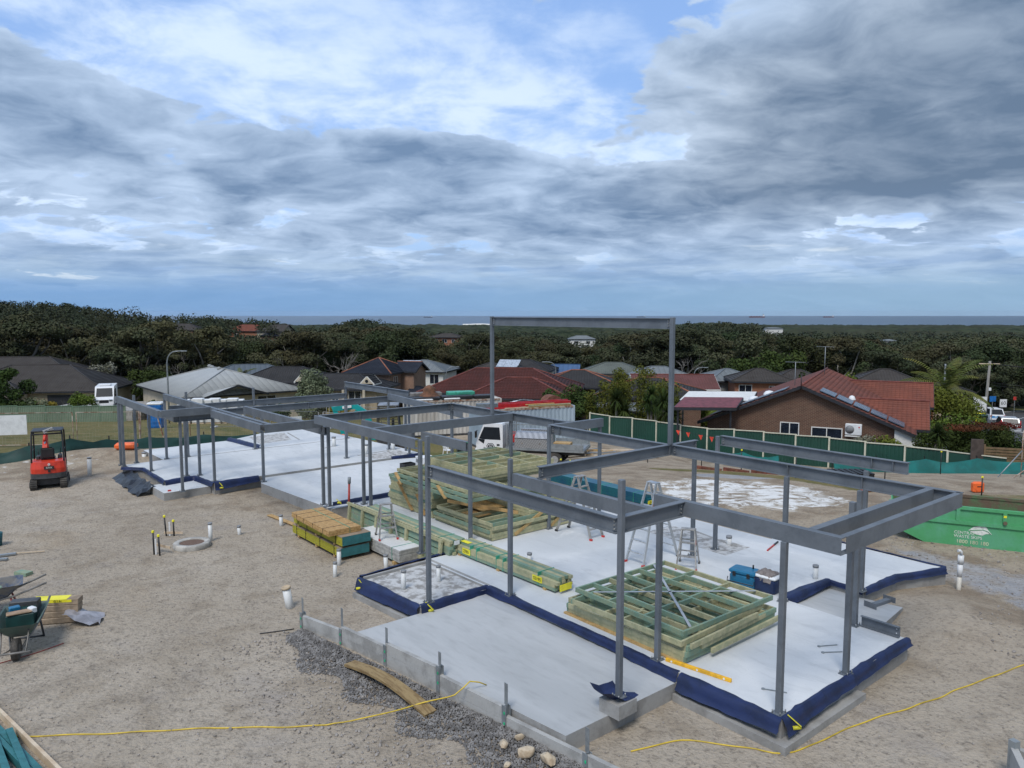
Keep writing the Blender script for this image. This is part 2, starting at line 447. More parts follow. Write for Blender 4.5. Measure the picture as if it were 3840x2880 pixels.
def spk(c):                                      # small stones: light and dark grains
    c = q.mix(q.math('MULTIPLY', q.ss(n_fine, .48, .70), .72), c, (.13, .112, .092))
    c = q.mix(q.math('MULTIPLY', q.ss(q.noise(pos, 3.4, 6, .72, .4), .52, .66), .34), c, (.17, .142, .11))
    c = q.mix(q.math('MULTIPLY', q.ss(n_st, .60, .72), .5), c, (.55, .51, .46))
    return c
base = spk(base)
dcol = spk(q.mix(q.ss(n_mid, .40, .62), (.36, .295, .215), (.23, .175, .12)))
def msk(k, lo=.36, hi=.62, amp=.55):
    return q.ss(q.math('ADD', att(k), q.math('MULTIPLY', q.math('SUBTRACT', q.noise(pos, 1.3, 7, .68, .6), .5), amp)), lo, hi)
c = q.mix(q.math('MULTIPLY', msk('dirt', .3, .8), .8), base, dcol)
c = q.mix(msk('grey', .4, .6), c, spk(q.mix(q.ss(n_mid, .4, .6), (.30, .30, .31), (.36, .35, .34))))
wm = q.math('MULTIPLY', msk('white', .40, .62, 1.6), q.ss(q.noise(pos, 1.1, 8, .72, 1.6), .40, .56))
c = q.mix(wm, c, (.74, .73, .70))
gcol = q.mix(q.ss(q.noise(pos, .32, 6, .62, .8), .40, .60), (.205, .170, .070), (.115, .118, .040))
gcol = q.mix(q.ss(q.noise(pos, 1.4, 6, .7, .6), .48, .66), gcol, (.25, .195, .095))
gcol = q.mix(q.math('MULTIPLY', n_fine, .45), gcol, (.05, .05, .018))
c = q.mix(msk('grass', .35, .65), c, gcol)
c = q.mix(att('forest'), c, (.022, .024, .012))
q.l(c, b.inputs['Base Color'])
bm = q.n('ShaderNodeBump'); bm.inputs['Strength'].default_value = 1.0; bm.inputs['Distance'].default_value = .05
hgt = q.math('ADD', q.math('MULTIPLY', n_fine, .8), q.math('MULTIPLY', n_mid, 1.3))
hgt = q.math('ADD', hgt, q.math('MULTIPLY', q.noise(pos, 3.2, 5, .65, .5), .9))
hgt = q.math('ADD', hgt, q.math('MULTIPLY', vor.outputs['Distance'], -.30))
q.l(hgt, bm.inputs['Height']); q.l(bm.outputs[0], b.inputs['Normal'])
ground = kind(obj('ground', raw_mesh('ground', V, F, gm, 4, True, dict(grass=grass, white=white, grey=grey, dirt=dirt, forest=forest, rut=rut))), 'structure')

# ------------------------------------------------------------------ sea
sm = bpy.data.materials.new('sea'); sm.use_nodes = True
q = NT(sm.node_tree); b = sm.node_tree.nodes['Principled BSDF']
pos = q.n('ShaderNodeNewGeometry').outputs['Position']
mp = q.n('ShaderNodeMapping'); q.l(pos, mp.inputs[0]); mp.inputs['Scale'].default_value = (.00035, .0016, 1)
band = q.noise(mp.outputs[0], 1.0, 5, .6)
q.l(q.mix(q.ss(band, .4, .62), (.028, .062, .105), (.07, .12, .175)), b.inputs['Base Color'])
q.l(q.math('ADD', .28, q.math('MULTIPLY', band, .3)), b.inputs['Roughness'])
bn = q.n('ShaderNodeBump'); bn.inputs['Strength'].default_value = .35; bn.inputs['Distance'].default_value = 2
mp2 = q.n('ShaderNodeMapping'); q.l(pos, mp2.inputs[0]); mp2.inputs['Scale'].default_value = (.01, .02, 1)
q.l(q.noise(mp2.outputs[0], 1, 6, .7), bn.inputs['Height']); q.l(bn.outputs[0], b.inputs['Normal'])
xs, ys = np.linspace(-16000, 16000, 9), np.linspace(2600, 15500, 7)
MB().grid([[(x, y, -52.0) for x in xs] for y in ys][::-1]).build('sea', sm)
kind(bpy.data.objects['sea'], 'structure')
# pale beach dunes where the forest meets the water
sandm = mat('dune sand', (.78, .74, .66), .9, scale=.02, var=.08)
for (u0, u1, vv) in ((1735, 1860, 1217),):
    mb = MB(); n = 14; rows = []
    for k in range(3):
        rows.append([tuple(at(u0 + (u1 - u0) * i / n, vv + 1.6 - (0, 5.5 * math.sin(math.pi * i / n) ** .7, 4)[k], 3290 + k * 90)) for i in range(n + 1)])
    kind(mb.grid(rows).build('beach', sandm), 'structure')
# ================================================================== concrete
conc = mat('slab concrete', (.60, .615, .62), .72, scale=.55, col2=(.50, .52, .53), bump=.12, bscale=18, detail=8, mixlo=.36, mixhi=.66)
def slabmat(name, c1, c2, c3, c4):
    m = bpy.data.materials.new(name); m.use_nodes = True
    q = NT(m.node_tree); b = m.node_tree.nodes['Principled BSDF']; b.inputs['Roughness'].default_value = .78; b.inputs['Specular IOR Level'].default_value = .3
    v = q.n('ShaderNodeTexCoord').outputs['Object']
    mp_ = q.n('ShaderNodeMapping'); q.l(v, mp_.inputs[0]); mp_.inputs['Scale'].default_value = (1.1, .35, 1); mp_.inputs['Rotation'].default_value = (0, 0, .5)
    c = q.mix(q.ss(q.noise(v, .38, 7, .6, .6), .36, .66), c1, c2)
    c = q.mix(q.math('MULTIPLY', q.ss(q.noise(mp_.outputs[0], 2.6, 6, .68, .8), .48, .70), .55), c, c3)
    c = q.mix(q.math('MULTIPLY', q.ss(q.noise(q.vmath('ADD', v, (7, 3, 0)), .9, 6, .65, 1.0), .54, .72), .6), c, c4)
    c = q.mix(q.math('MULTIPLY', q.ss(q.noise(v, 22, 4, .7), .58, .74), .35), c, tuple(k * .55 for k in c2))
    q.l(c, b.inputs['Base Color'])
    bn = q.n('ShaderNodeBump'); bn.inputs['Strength'].default_value = .25; bn.inputs['Distance'].default_value = .01; q.l(q.noise(v, 16, 5, .65), bn.inputs['Height']); q.l(bn.outputs[0], b.inputs['Normal'])
    return m
conc = slabmat('slab concrete', (.60, .615, .62), (.50, .52, .53), (.43, .445, .455), (.68, .685, .68))
conc2 = mat('patio concrete', (.43, .44, .44), .8, scale=.8, col2=(.37, .38, .38), bump=.15, bscale=22, stretch=(1, .25, 1))
conc3 = mat('footing concrete', (.33, .325, .31), .85, scale=1.6, col2=(.25, .243, .23), bump=.4, bscale=14)
rubble = mat('rough screed', (.52, .52, .51), .95, scale=5, col2=(.26, .25, .235), bump=.9, bscale=26)
navy = mat('damp-proof membrane', (.014, .026, .088), .5, scale=2.2, col2=(.010, .018, .055), bump=.35, bscale=7, spec=.4)
yelt = mat('membrane tape', (.60, .56, .03), .5)
blackp = mat('black plastic', (.012, .012, .013), .35, scale=4)
sl_ = thing('house_slab', 'pale grey concrete floor slab of the unfinished house', 'slab', AB(0, 0, 0), TH)
G0 = -.62
def ba(L): return [(b_, a_) for a_, b_ in L]
main = [(-.12, -.12), (-.08, 4.22), (2.42, 4.24), (2.42, 6.0), (1.62, 6.0), (1.6, 7.57), (1.08, 8.98), (5.0, 9.0), (5.0, 7.88), (9.2, 7.88), (15.6, 7.4), (15.6, 1.15), (9.42, 1.1), (9.42, -.2), (7.06, -.14)]
mid = [(15.605, .38), (20.55, .06), (21.40, .45), (21.40, 6.05), (21.0, 7.4), (15.605, 7.38)]
farp = [(21.405, .30), (21.3, -1.33), (22.98, -1.45), (22.7, -2.6), (25.68, -2.56), (26.4, -3.18), (26.85, -3.0), (26.97, -1.52), (29.9, -1.57), (30.05, 2.2), (31.2, 4.2), (31.4, 6.9), (23.0, 7.5), (21.45, 7.45)]
slabs = MB()
slabs.prism(ba(main), G0, 0, 1).build('floor_panel', [conc, conc3], sl_)
MB().prism(ba(mid), G0, -.08, 1).build('floor_panel', [conc, conc3], sl_)
MB().prism(ba(farp), G0 - .3, 0, 1).build('floor_panel', [conc, conc3], sl_)
wet = MB().prism(ba([(7.0, -.10), (7.0, -1.86), (9.28, -2.04), (9.46, -.19)]), G0, -.05).build('wet_area_floor', rubble, sl_)
for p0, p1 in (((7.06, -.06), (9.42, -.10)), ((9.34, -.2), (9.26, -1.95))):
    a0, b0 = p0; a1, b1 = p1; MB().bar((b0, a0, -.025), (b1, a1, -.025), .07, .07).build('rebate_edge', conc3, sl_)
MB().prism(ba([(7.02, -1.88), (9.3, -2.06), (9.3, -2.22), (7.02, -2.06)]), G0, -.30).build('footing_ledge', conc3, sl_)
MB().prism(ba([(-.3, -.3), (-.12, -.3), (1.76, -.3), (1.76, -.125), (-.125, -.125), (-.085, 2.2), (-.28, 2.2)]), G0, -.30).build('footing_ledge', conc3, sl_)
MB().prism(ba([(21.45, -2.98), (23.05, -3.03), (23.02, -1.47), (21.55, -1.37)]), G0, -.15, 1).build('porch_step_slab', [conc, conc3], sl_)
MB().prism(ba([(.60, 4.26), (2.40, 4.26), (2.40, 5.97), (1.6, 5.97), (.82, 6.1)]), G0, -.15, 1).build('porch_step_slab', [conc2, conc3], sl_)
# shower set-downs and service trenches
for (poly, m_) in (([(4.95, 5.75), (7.5, 5.85), (7.45, 6.85), (4.95, 6.8)], rubble), ([(22.6, 5.2), (22.75, 7.1), (21.55, 7.0), (21.5, 5.3)], rubble), ([(28.2, 3.0), (30.4, 3.3), (30.7, 5.2), (28.4, 4.6)], rubble)):
    MB().prism(ba(poly), -.05, .004).build('shower_setdown', m_, sl_)
for p0, p1, w in (((6.9, 6.95), (5.15, 6.55), .07), ((22.75, 5.1), (23.05, 7.35), .08), ((21.55, 6.3), (22.85, 6.6), .10), ((25.2, 4.6), (25.45, 5.25), .06), ((30.5, 5.3), (28.2, 4.9), .07), ((26.98, -1.5), (26.98, 7.2), .035)):
    MB().bar((p0[1], p0[0], .004), (p1[1], p1[0], .004), w, .012).build('conduit_chase', conc3, sl_)

# patio slab
pt = thing('patio_slab', 'broom-finished grey concrete patio slab behind the low sleeper wall', 'slab', AB(0, 0, 0), TH)
MB().prism(ba([(1.78, -.32), (1.78, -2.72), (3.0, -2.86), (7.0, -3.36), (7.0, -2.2), (6.99, -.16), (1.78, -.16)]), G0, -.15, 1).build('patio_floor', [conc2, conc3], pt)
MB().box((-1.62, 1.77, -.04), (.42, .40, .22), rotm(rz=R(2))).build('post_plinth', conc3, pt)
pm = MB(); rr = random.Random(3)
P_ = [[(-1.95 + .52 * j / 5 + (.10 if i < 2 else 0), 1.60 + .46 * i / 5, .085 + .012 * math.sin(j * 1.3 + i) + (.10 * ((i - 3) / 2) ** 2 if i > 3 else 0) + (.07 * (2 - j) if j < 2 else 0)) for j in range(6)] for i in range(6)]
pm.grid(P_).build('membrane_pad', navy, pt)

# ------------------------------------------------------------------ membrane strips hung over the slab edges
def strip(pts, drop=.26, flat=.09, bulge=.07, z=0.0, label='', seed=1, yel=False, name='membrane_strip', flare=0.0):
    """pts: (a, b) along the edge, outside on the right-hand side when walking in (b, a) space"""
    o = AB(pts[0][0], pts[0][1], z)
    root = thing(name, label, 'membrane', o, TH)
    rr = random.Random(seed); L = []
    q2 = [(b_ - pts[0][1], a_ - pts[0][0]) for a_, b_ in pts]
    dense = []
    for i in range(len(q2) - 1):
        d = math.dist(q2[i], q2[i + 1]); n = max(2, int(d / .16))
        for k in range(n): dense.append((q2[i][0] + (q2[i + 1][0] - q2[i][0]) * k / n, q2[i][1] + (q2[i + 1][1] - q2[i][1]) * k / n))
    dense.append(q2[-1])
    rows = []; w1 = rr.random() * 9
    for i, (x, y) in enumerate(dense):
        x0, y0 = dense[max(0, i - 1)]; x1, y1 = dense[min(len(dense) - 1, i + 1)]
        dl = math.hypot(x1 - x0, y1 - y0); nx_, ny_ = (y1 - y0) / dl, -(x1 - x0) / dl
        s_ = i * .16
        wv = .5 + .5 * math.sin(s_ * 1.7 + w1) * math.sin(s_ * .6 + 2)
        dr = drop * (.9 + .2 * math.sin(s_ * 1.1 + w1)) + flare * (i / len(dense)); bu = bulge * (.6 + .8 * wv)
        prof = [(-flat * (1 + .3 * math.sin(s_ * 2.3)), .008 + .012 * wv), (-flat * .4, .016), (.012, .018), (.028 + bu * .35, -dr * .25), (.022 + bu * .6, -dr * .55), (.03 + bu * .7, -dr * .82), (.04 + bu * .95, -dr)]
        rows.append([(x + nx_ * (p + rr.uniform(-.014, .014)), y + ny_ * (p + rr.uniform(-.014, .014)), zz + rr.uniform(-.008, .008)) for p, zz in prof])
    mb = MB(); mb.sm = True
    mb.grid(rows)
    mb.build('membrane_sheet', navy, root)
    if yel:
        e = rows[yel if isinstance(yel, int) else 0]
        y2 = MB(); p0, p1 = Vector(e[1]), Vector(e[-1])
        y2.box(tuple((p0 + p1) / 2 + Vector((.04, -.03, .05))), (.055, .24, .012), rotm(R(35), R(20), R(30))); y2.cyl(tuple(p1 + Vector((.0, .05, .06))), .03, .12, 10, axis=(.6, -.5, .1))
        y2.build('tape_roll', yelt, root)
    return root
for pts_, dr_, fl_, bu_, z_, lb_, sd_n, yl_ in (
    ([(1.74, -.125), (-.13, -.125)], .21, .05, .10, 0, 'wide navy membrane over front slab edge beside the yellow spirit level', 1, False),
    ([(-.125, -.13), (-.085, 2.05)], .21, .05, .08, 0, 'navy membrane over slab corner edge beneath the nearest two posts', 2, True),
    ([(-.085, 2.06), (-.07, 4.26)], .15, .06, .05, 0, 'narrow navy membrane along right slab edge ending at steel offcut', 3, False),
    ([(7.0, -.13), (1.78, -.13)], .13, .08, .03, 0, 'long thin navy membrane between patio and floor slab', 4, False),
    ([(7.0, -1.88), (7.04, -.10)], .24, .06, .05, 0, 'navy membrane between patio and rough wet-area floor', 5, True),
    ([(9.3, -2.07), (7.0, -1.9)], .23, .07, .07, 0, 'drooping navy membrane with yellow tape on outer wet-area edge', 6, True),
    ([(9.5, 1.0), (9.5, -.2), (9.35, -2.0)], .10, .05, .02, .02, 'thin navy membrane on wet-area edge beside white board stack', 7, False),
    ([(2.41, 4.22), (2.40, 6.02)], .13, .12, .05, .03, 'turned-up navy membrane around back of side porch step', 8, False),
    ([(2.40, 6.02), (1.60, 6.0)], .12, .05, .03, .01, 'short navy membrane on porch return under twin posts', 9, False),
    ([(1.61, 6.0), (1.59, 7.56), (1.10, 8.98)], .11, .06, .04, 0, 'navy membrane following angled slab edge towards green skip', 10, False),
    ([(1.10, 9.02), (5.0, 9.02)], .10, .05, .02, .01, 'thin navy membrane along straight back edge near green skip', 11, False),
    ([(15.60, .40), (15.60, 3.2)], .13, .05, .05, .12, 'navy membrane on slab step behind paired posts and frame stacks', 12, True),
    ([(21.25, -1.36), (21.35, .28)], .26, .05, .09, .03, 'rolled navy membrane on far slab end with yellow tape', 13, True),
    ([(22.72, -2.62), (22.95, -1.5), (21.3, -1.36)], .15, .06, .05, 0, 'navy membrane around the left porch step slab', 14, False),
    ([(26.9, -3.0), (26.4, -3.2), (25.68, -2.59), (22.7, -2.63)], .10, .05, .03, 0, 'navy membrane on leftmost slab edge above black plastic', 15, False),
    ([(30.05, 2.2), (27.0, 2.55)], .14, .12, .10, .12, 'navy membrane roll lying across farthest slab beside lawn', 16, False),
    ([(21.47, 5.95), (21.45, 7.5)], .14, .06, .03, .02, 'navy membrane behind the white carton on back slab step', 17, False)):
    strip(pts_, dr_, fl_, bu_, z_, lb_, sd_n, yl_)
bp = thing('black_plastic_sheet', 'crumpled black plastic sheet under the leftmost slab edge', 'plastic sheet', AB(24.5, -2.9, -.4), TH)
rr = random.Random(4); rows = []
for i in range(16):
    rows.append([(-.05 - .16 * j + rr.uniform(-.04, .04), 1.9 - i * .25 + rr.uniform(-.03, .03), .26 - .07 * j + rr.uniform(0, .1)) for j in range(5)])
MB().grid(rows).build('sheet', blackp, bp)
# ================================================================== steel frame
steel = mat('grey steel primer', (.140, .158, .178), .50, scale=1.6, col2=(.108, .124, .142), bump=.08, bscale=60, spec=.45, detail=8)
q = NT(steel.node_tree); b = steel.node_tree.nodes['Principled BSDF']; lk = b.inputs['Base Color'].links[0].from_socket; v_ = q.n('ShaderNodeTexCoord').outputs['Object']
mp_ = q.n('ShaderNodeMapping'); q.l(v_, mp_.inputs[0]); mp_.inputs['Scale'].default_value = (3, 3, 14)
lk = q.mix(q.math('MULTIPLY', q.ss(q.noise(mp_.outputs[0], 1.3, 6, .75, 1.2), .64, .76), .45), lk, (.30, .32, .33))      # chalky scuffs
lk = q.mix(q.math('MULTIPLY', q.ss(q.noise(q.vmath('ADD', v_, (3, 9, 1)), 3.2, 6, .7, .6), .70, .78), .5), lk, (.16, .10, .065))   # rust bloom
q.l(lk, b.inputs['Base Color'])
galv = mat('galvanised steel', (.30, .325, .335), .45, metal=.35, scale=3, col2=(.22, .24, .25))
boltm = mat('zinc bolt', (.32, .33, .33), .4, metal=.6, scale=20)
frame = thing('steel_structure', 'grey-primed steel post and beam frame standing on the slab', 'steel frame', AB(0, 0, 0), TH)
TOP, TF = 2.9, 2.74
def post(a, b_, z0, z1, w=.09, plate=True):
    p = MB(); p.cbox((b_, a, (z0 + z1) / 2), (w, w, z1 - z0), .008); o = p.build('post', steel, frame)
    if plate:
        MB().box((b_, a, z0 + .008), (w * 2.1, w * 1.9, .016)).build('base_plate', steel, o)
        bb = MB()
        for sx in (-1, 1):
            for sy in (-1, 1): bb.cyl((b_ + sx * w * .82, a + sy * w * .7, z0 + .01), .011, .055, 6)
        kind(bb.build('anchor_bolts', boltm, o), 'stuff')
    return o
def beam(p, q_, top, d=.25, w=.125, sec='I', flip=1, stiff=(), bolts=(), tw=.010, tf=.014):
    """p, q_ in (a, b); sec I = universal beam, C = channel whose back faces flip side"""
    p0, p1 = Vector((p[1], p[0], top)), Vector((q_[1], q_[0], top))
    dv = (p1 - p0).normalized(); L = (p1 - p0).length; sv = dv.cross(Vector((0, 0, 1)))
    o_ = MB()
    def bx(s0, s1, l0, l1, z0, z1):
        c_ = p0 + dv * (l0 + l1) / 2 + sv * (s0 + s1) / 2; c_.z = (z0 + z1) / 2
        o_.box(tuple(c_), (abs(s1 - s0), l1 - l0, z1 - z0), np.array((sv, dv, Vector((0, 0, 1)))).T)
    if sec == 'I':
        bx(-w / 2, w / 2, 0, L, top - tf, top); bx(-w / 2, w / 2, 0, L, top - d, top - d + tf); bx(-tw / 2, tw / 2, 0, L, top - d + tf, top - tf)
    else:
        s0 = w / 2 * flip
        bx(s0 - tw * flip, s0, 0, L, top - d, top)
        bx(-s0, s0 - tw * flip, 0, L, top - tf, top); bx(-s0, s0 - tw * flip, 0, L, top - d, top - d + tf)
    o = o_.build('beam', steel, frame)
    if stiff:
        for l in stiff:
            o_ = MB(); bx(-w / 2 + .004, w / 2 - .004, l - .006, l + .006, top - d + tf, top - tf)
            o_.build('stiffener', steel, o)
    for e in bolts:                               # bolted cleat at an end: 0 start, 1 finish
        o_ = MB(); l0 = .03 if e == 0 else L - .10
        bx(-tw / 2 - .012, tw / 2 + .012, l0, l0 + .08, top - d + .035, top - .035); cl = o_.build('cleat', steel, o)
        o_ = MB()
        for k in range(3):
            for s_ in (-1, 1):
                c_ = p0 + dv * (l0 + .045) + sv * s_ * (tw / 2 + .012); c_.z = top - .065 - k * (d - .13) / 2
                o_.cyl(tuple(c_), .017, .020, 6, axis=tuple(sv * s_))
        kind(o_.build('bolts', boltm, cl), 'stuff')
    return o
LOW = TOP - .25
# near block ------------------------------------------------------------
for a, b_, z1 in ((0, 0, LOW), (-.02, 2.0, 2.93), (.85, 4.06, LOW), (1.64, 5.95, LOW), (2.4, 4.1, LOW), (2.32, -.02, LOW), (5.48, 5.12, LOW), (5.42, 5.97, 2.92), (9.5, 3.95, TOP),
                  (6.3, -.06, 2.95), (7.07, -1.62, 3.50), (9.92, .02, 2.88), (9.97, 1.59, 2.92), (9.68, 6.15, TOP), (15.6, 4.95, TOP), (15.69, .36, LOW), (15.99, .3, LOW - .15), (15.22, 1.30, LOW - .25), (14.82, 1.32, LOW - .25), (12.25, 4.85, LOW)):
    post(a, b_, 0, z1)
post(1.77, -1.60, .075, 3.50)
beam((2.47, .05), (-.86, .05), TOP, sec='C', flip=1)                        # outward-facing channel along the patio side
beam((-.82, .12), (-.82, 4.19), TOP, sec='C', flip=1, w=.10)
beam((-.36, .12), (-.36, 4.13), TOP, sec='C', flip=1, bolts=(1,))
beam((1.86, -1.54), (1.86, -.02), TOP, bolts=(0, 1))
beam((7.02, -1.60), (1.83, -1.60), TOP, bolts=(0, 1))
beam((6.24, 0), (2.36, 0), LOW - .005, sec='C', flip=1, bolts=(0, 1))
beam((5.49, .02), (5.49, 5.20), TOP, bolts=(0, 1), stiff=(4.1,))
beam((5.42, 4.20), (-.86, 4.20), TOP, bolts=(0,), stiff=(3.0, 4.55, 5.7))
beam((5.50, 6.24), (.90, 6.24), TOP, bolts=(0,), stiff=(3.85, 4.3))
beam((9.60, 4.15), (5.56, 4.15), TOP, bolts=(0, 1), stiff=(.35,))
beam((9.66, 4.08), (9.66, 6.22), TOP, sec='C', flip=1, bolts=(1,))
beam((15.58, 4.95), (9.75, 4.95), TOP, bolts=(0,), stiff=(3.35, 5.2))
beam((15.6, -.05), (15.6, 4.88), TOP, bolts=(1,), stiff=(1.45,))
beam((15.66, -.05), (9.95, -.05), TOP, sec='C', flip=1)
beam((12.25, .02), (12.25, 4.87), TOP, sec='C', flip=1, bolts=(1,))
beam((15.42, 1.42), (12.3, 1.42), LOW, sec='C', flip=1, bolts=(0,))
beam((12.18, 1.55), (10.02, 1.55), LOW, sec='C', flip=1, bolts=(1,))
# tall portal over the living room
for a_ in (12.30, 5.46):
    post(a_, 4.15, TOP + .002, 5.90, .10, False)
beam((12.25, 4.15), (5.51, 4.15), 5.88, bolts=(0, 1))
# far wing ---------------------------------------------------------------
for a, b_, z0, z1 in ((26.83, -3.13, 0, 2.49), (26.41, -3.11, 0, 2.49), (26.94, -2.54, 0, TF), (24.88, -2.51, 0, 2.30), (27.03, -1.37, 0, 2.50), (21.3, -2.41, -.15, 2.49), (23.09, -1.74, 0, 2.40), (26.99, -.53, 0, TF), (22.92, -1.32, 0, 2.48),
                      (21.51, -1.25, 0, 2.46), (20.70, .22, -.08, 2.25), (26.99, 2.31, 0, TF), (22.51, 4.45, 0, 2.2), (27.13, 6.85, 0, TF), (23.2, 6.87, 0, 2.2), (22.4, 7.25, -.4, 2.2), (21.67, 6.97, 0, 2.48)):
    post(a, b_, z0, z1)
beam((26.95, -3.10), (21.12, -3.10), TF, sec='C', flip=1)
beam((26.9, -2.54), (21.3, -2.54), TF - .25, d=.2, sec='C', flip=1)
beam((21.18, -3.04), (21.18, -1.42), TF, sec='C', flip=1)
beam((21.3, -2.6), (21.3, -1.3), TF - .25, d=.2)
beam((27.0, -1.37), (16.0, -1.37), TF - .02, sec='C', flip=1, bolts=())
beam((20.4, -1.60), (15.98, -1.60), TF - .02, sec='C', flip=1)
beam((15.94, -1.56), (15.94, .28), TF - .02, sec='C', flip=1)
beam((20.44, -1.58), (20.44, -1.44), TF - .02, sec='C', flip=1, w=.1)
beam((27.0, -1.2), (27.0, 6.8), 2.2, bolts=(1,))
beam((27.13, 6.80), (21.4, 6.80), TF, bolts=(0,), stiff=(4.0,))
beam((22.75, -1.28), (22.75, 7.35), 2.43, bolts=(1,), stiff=(2.0, 4.2))
beam((22.6, 6.55), (15.7, 5.55), 2.55, sec='C', flip=1, bolts=(0,))
beam((22.6, .30), (15.74, .33), 2.5, sec='C', flip=1, d=.27, bolts=(1,))
# ================================================================== things on the building site
pine = mat('green treated pine', (.42, .395, .235), .75, scale=1.3, col2=(.315, .32, .19), stretch=(6, 6, 6), bump=.15, bscale=12, obj_var=.10)
teal = mat('blue-green treated pine', (.175, .275, .205), .75, scale=1.3, col2=(.235, .295, .195), stretch=(5, 5, 5), bump=.15, bscale=12, obj_var=.12)
raw = mat('untreated pine', (.50, .33, .135), .75, scale=2, col2=(.40, .25, .10), stretch=(3, 3, 3), obj_var=.08)
palep = mat('pale timber', (.60, .49, .36), .75, scale=2, col2=(.48, .36, .24), obj_var=.06)
osb = mat('strand board', (.50, .32, .13), .8, scale=14, col2=(.37, .22, .08), bump=.3, bscale=60, obj_var=.05)
brownb = mat('particle board face', (.30, .235, .17), .85, scale=3, col2=(.26, .20, .14))
tealp = mat('teal board ends', (.030, .155, .165), .6, scale=6, var=.1)
alu = mat('ladder aluminium', (.52, .53, .53), .38, metal=.55, scale=5, var=.1)
alu2 = mat('worn ladder aluminium', (.36, .35, .33), .5, metal=.4, scale=6, var=.2)
whitep = mat('white paint', (.72, .73, .73), .5, var=.06)
pvc = mat('white drain pipe', (.66, .67, .66), .45, var=.06)
pvcg = mat('grey pipe cap', (.20, .205, .21), .5)
redp = mat('red paint', (.50, .035, .03), .5)
orangep = mat('orange plastic', (.80, .14, .03), .5)
yel = mat('yellow plastic', (.80, .72, .03), .5, var=.08)
blk = mat('black', (.014, .014, .015), .5)
rubber = mat('dirty rubber', (.045, .042, .038), .85, scale=6, col2=(.09, .08, .068))
strapm = mat('green strap', (.05, .33, .22), .5)

def text(body, size, m_, parent, loc, rot, name='lettering', ext=.002, align='CENTER', sx=1.0):
    cu = bpy.data.curves.new(name, 'FONT'); cu.body = body; cu.size = size; cu.extrude = ext; cu.align_x = align; cu.align_y = 'CENTER'
    o0 = bpy.data.objects.new(name, cu); COL.objects.link(o0)
    bpy.context.view_layer.update()
    me = bpy.data.meshes.new_from_object(o0.evaluated_get(bpy.context.evaluated_depsgraph_get()))
    bpy.data.objects.remove(o0)
    me.materials.clear(); me.materials.append(m_)
    o = obj(name, me, parent); o.location = loc; o.rotation_euler = rot; o.scale = (sx, 1, 1)
    return kind(o, 'stuff')

# ---- wall frames -------------------------------------------------------
def wall_frame(a, b_, z, la, lb, rz, label, group, seed, along='b', sp=.45, m1=None, nog=2, dp=.09, th=.045, lean=None):
    """a flat-lying stud wall: plates run along one axis, studs along the other; (a, b_) is its near-left corner"""
    rr = random.Random(seed)
    t_ = thing('wall_frame', label, 'wall frame', AB(a, b_, z), TH + rz, group)
    if lean: t_.rotation_euler = (lean[0], lean[1], TH + rz)
    pm_ = lambda: (m1 if rr.random() < .8 else (teal if m1 is pine else pine))
    def pc(x0, y0, x1, y1, nm, mm=None):
        MB().b2(x0, y0, 0, x1, y1, dp).build(nm, mm or pm_(), t_)
    m1 = m1 or pine
    if along == 'a':                                # plates along a (y), studs along b (x)
        pc(0, 0, th, la, 'plate'); pc(lb - th, 0, lb, la, 'plate')
        n_ = int(la / sp) + 1
        ys = [min(la - th, k * sp) for k in range(n_)] + [la - th]
        for y0 in ys: pc(th + .001, y0, lb - th - .001, y0 + th, 'stud')
        for k in range(1, nog + 1):
            xo = lb * k / (nog + 1)
            for i in range(len(ys) - 1):
                if ys[i + 1] - ys[i] > .1: pc(xo + (i % 2) * .05, ys[i] + th + .001, xo + (i % 2) * .05 + th, ys[i + 1] - .001, 'nogging')
    else:
        pc(0, 0, lb, th, 'plate'); pc(0, la - th, lb, la, 'plate')
        n_ = int(lb / sp) + 1
        xs = [min(lb - th, k * sp) for k in range(n_)] + [lb - th]
        for x0 in xs: pc(x0, th + .001, x0 + th, la - th - .001, 'stud')
        for k in range(1, nog + 1):
            yo = la * k / (nog + 1)
            for i in range(len(xs) - 1):
                if xs[i + 1] - xs[i] > .1: pc(xs[i] + th + .001, yo + (i % 2) * .05, xs[i + 1] - .001, yo + (i % 2) * .05 + th, 'nogging')
    return t_
gA = 'wall frames in the tall stack'
lev = lambda i: ('lowest', 'second', 'third', 'fourth', 'fifth', 'sixth', 'seventh', 'eighth', 'ninth', 'tenth')[i]
for i in range(5):
    r_ = random.Random(40 + i)
    wall_frame(9.55 + r_.uniform(-.06, .06), 1.95 + r_.uniform(-.06, .06), .02 + i * .094, 2.75 - .05 * i, 2.75, R(r_.uniform(-.5, .5)), f'green pine wall frame, {lev(i)} layer of the open stack holding board offcuts', gA, 300 + i, 'a', .55 if i > 1 else .45, pine, 1)
for i in range(10):
    r_ = random.Random(60 + i)
    wall_frame(12.45 + r_.uniform(-.05, .05), 2.02 + r_.uniform(-.05, .05), .02 + i * .094, 2.35 + r_.uniform(0, .1), 2.7, R(r_.uniform(-.5, .5)), f'green pine wall frame, {lev(i)} layer of the tall stack\'s left end', gA, 320 + i, 'b' if i % 3 else 'a', .45, pine, 1)
for i in range(3):
    r_ = random.Random(80 + i)
    wall_frame(9.62 + r_.uniform(-.05, .05) + i * .05, 3.35 + r_.uniform(-.05, .05), .50 + i * .094, 2.7, 1.75, R(2 + i), f'green pine wall frame, {lev(i)} of three on the stack\'s right rear', gA, 340 + i, 'a', .6, pine, 1)
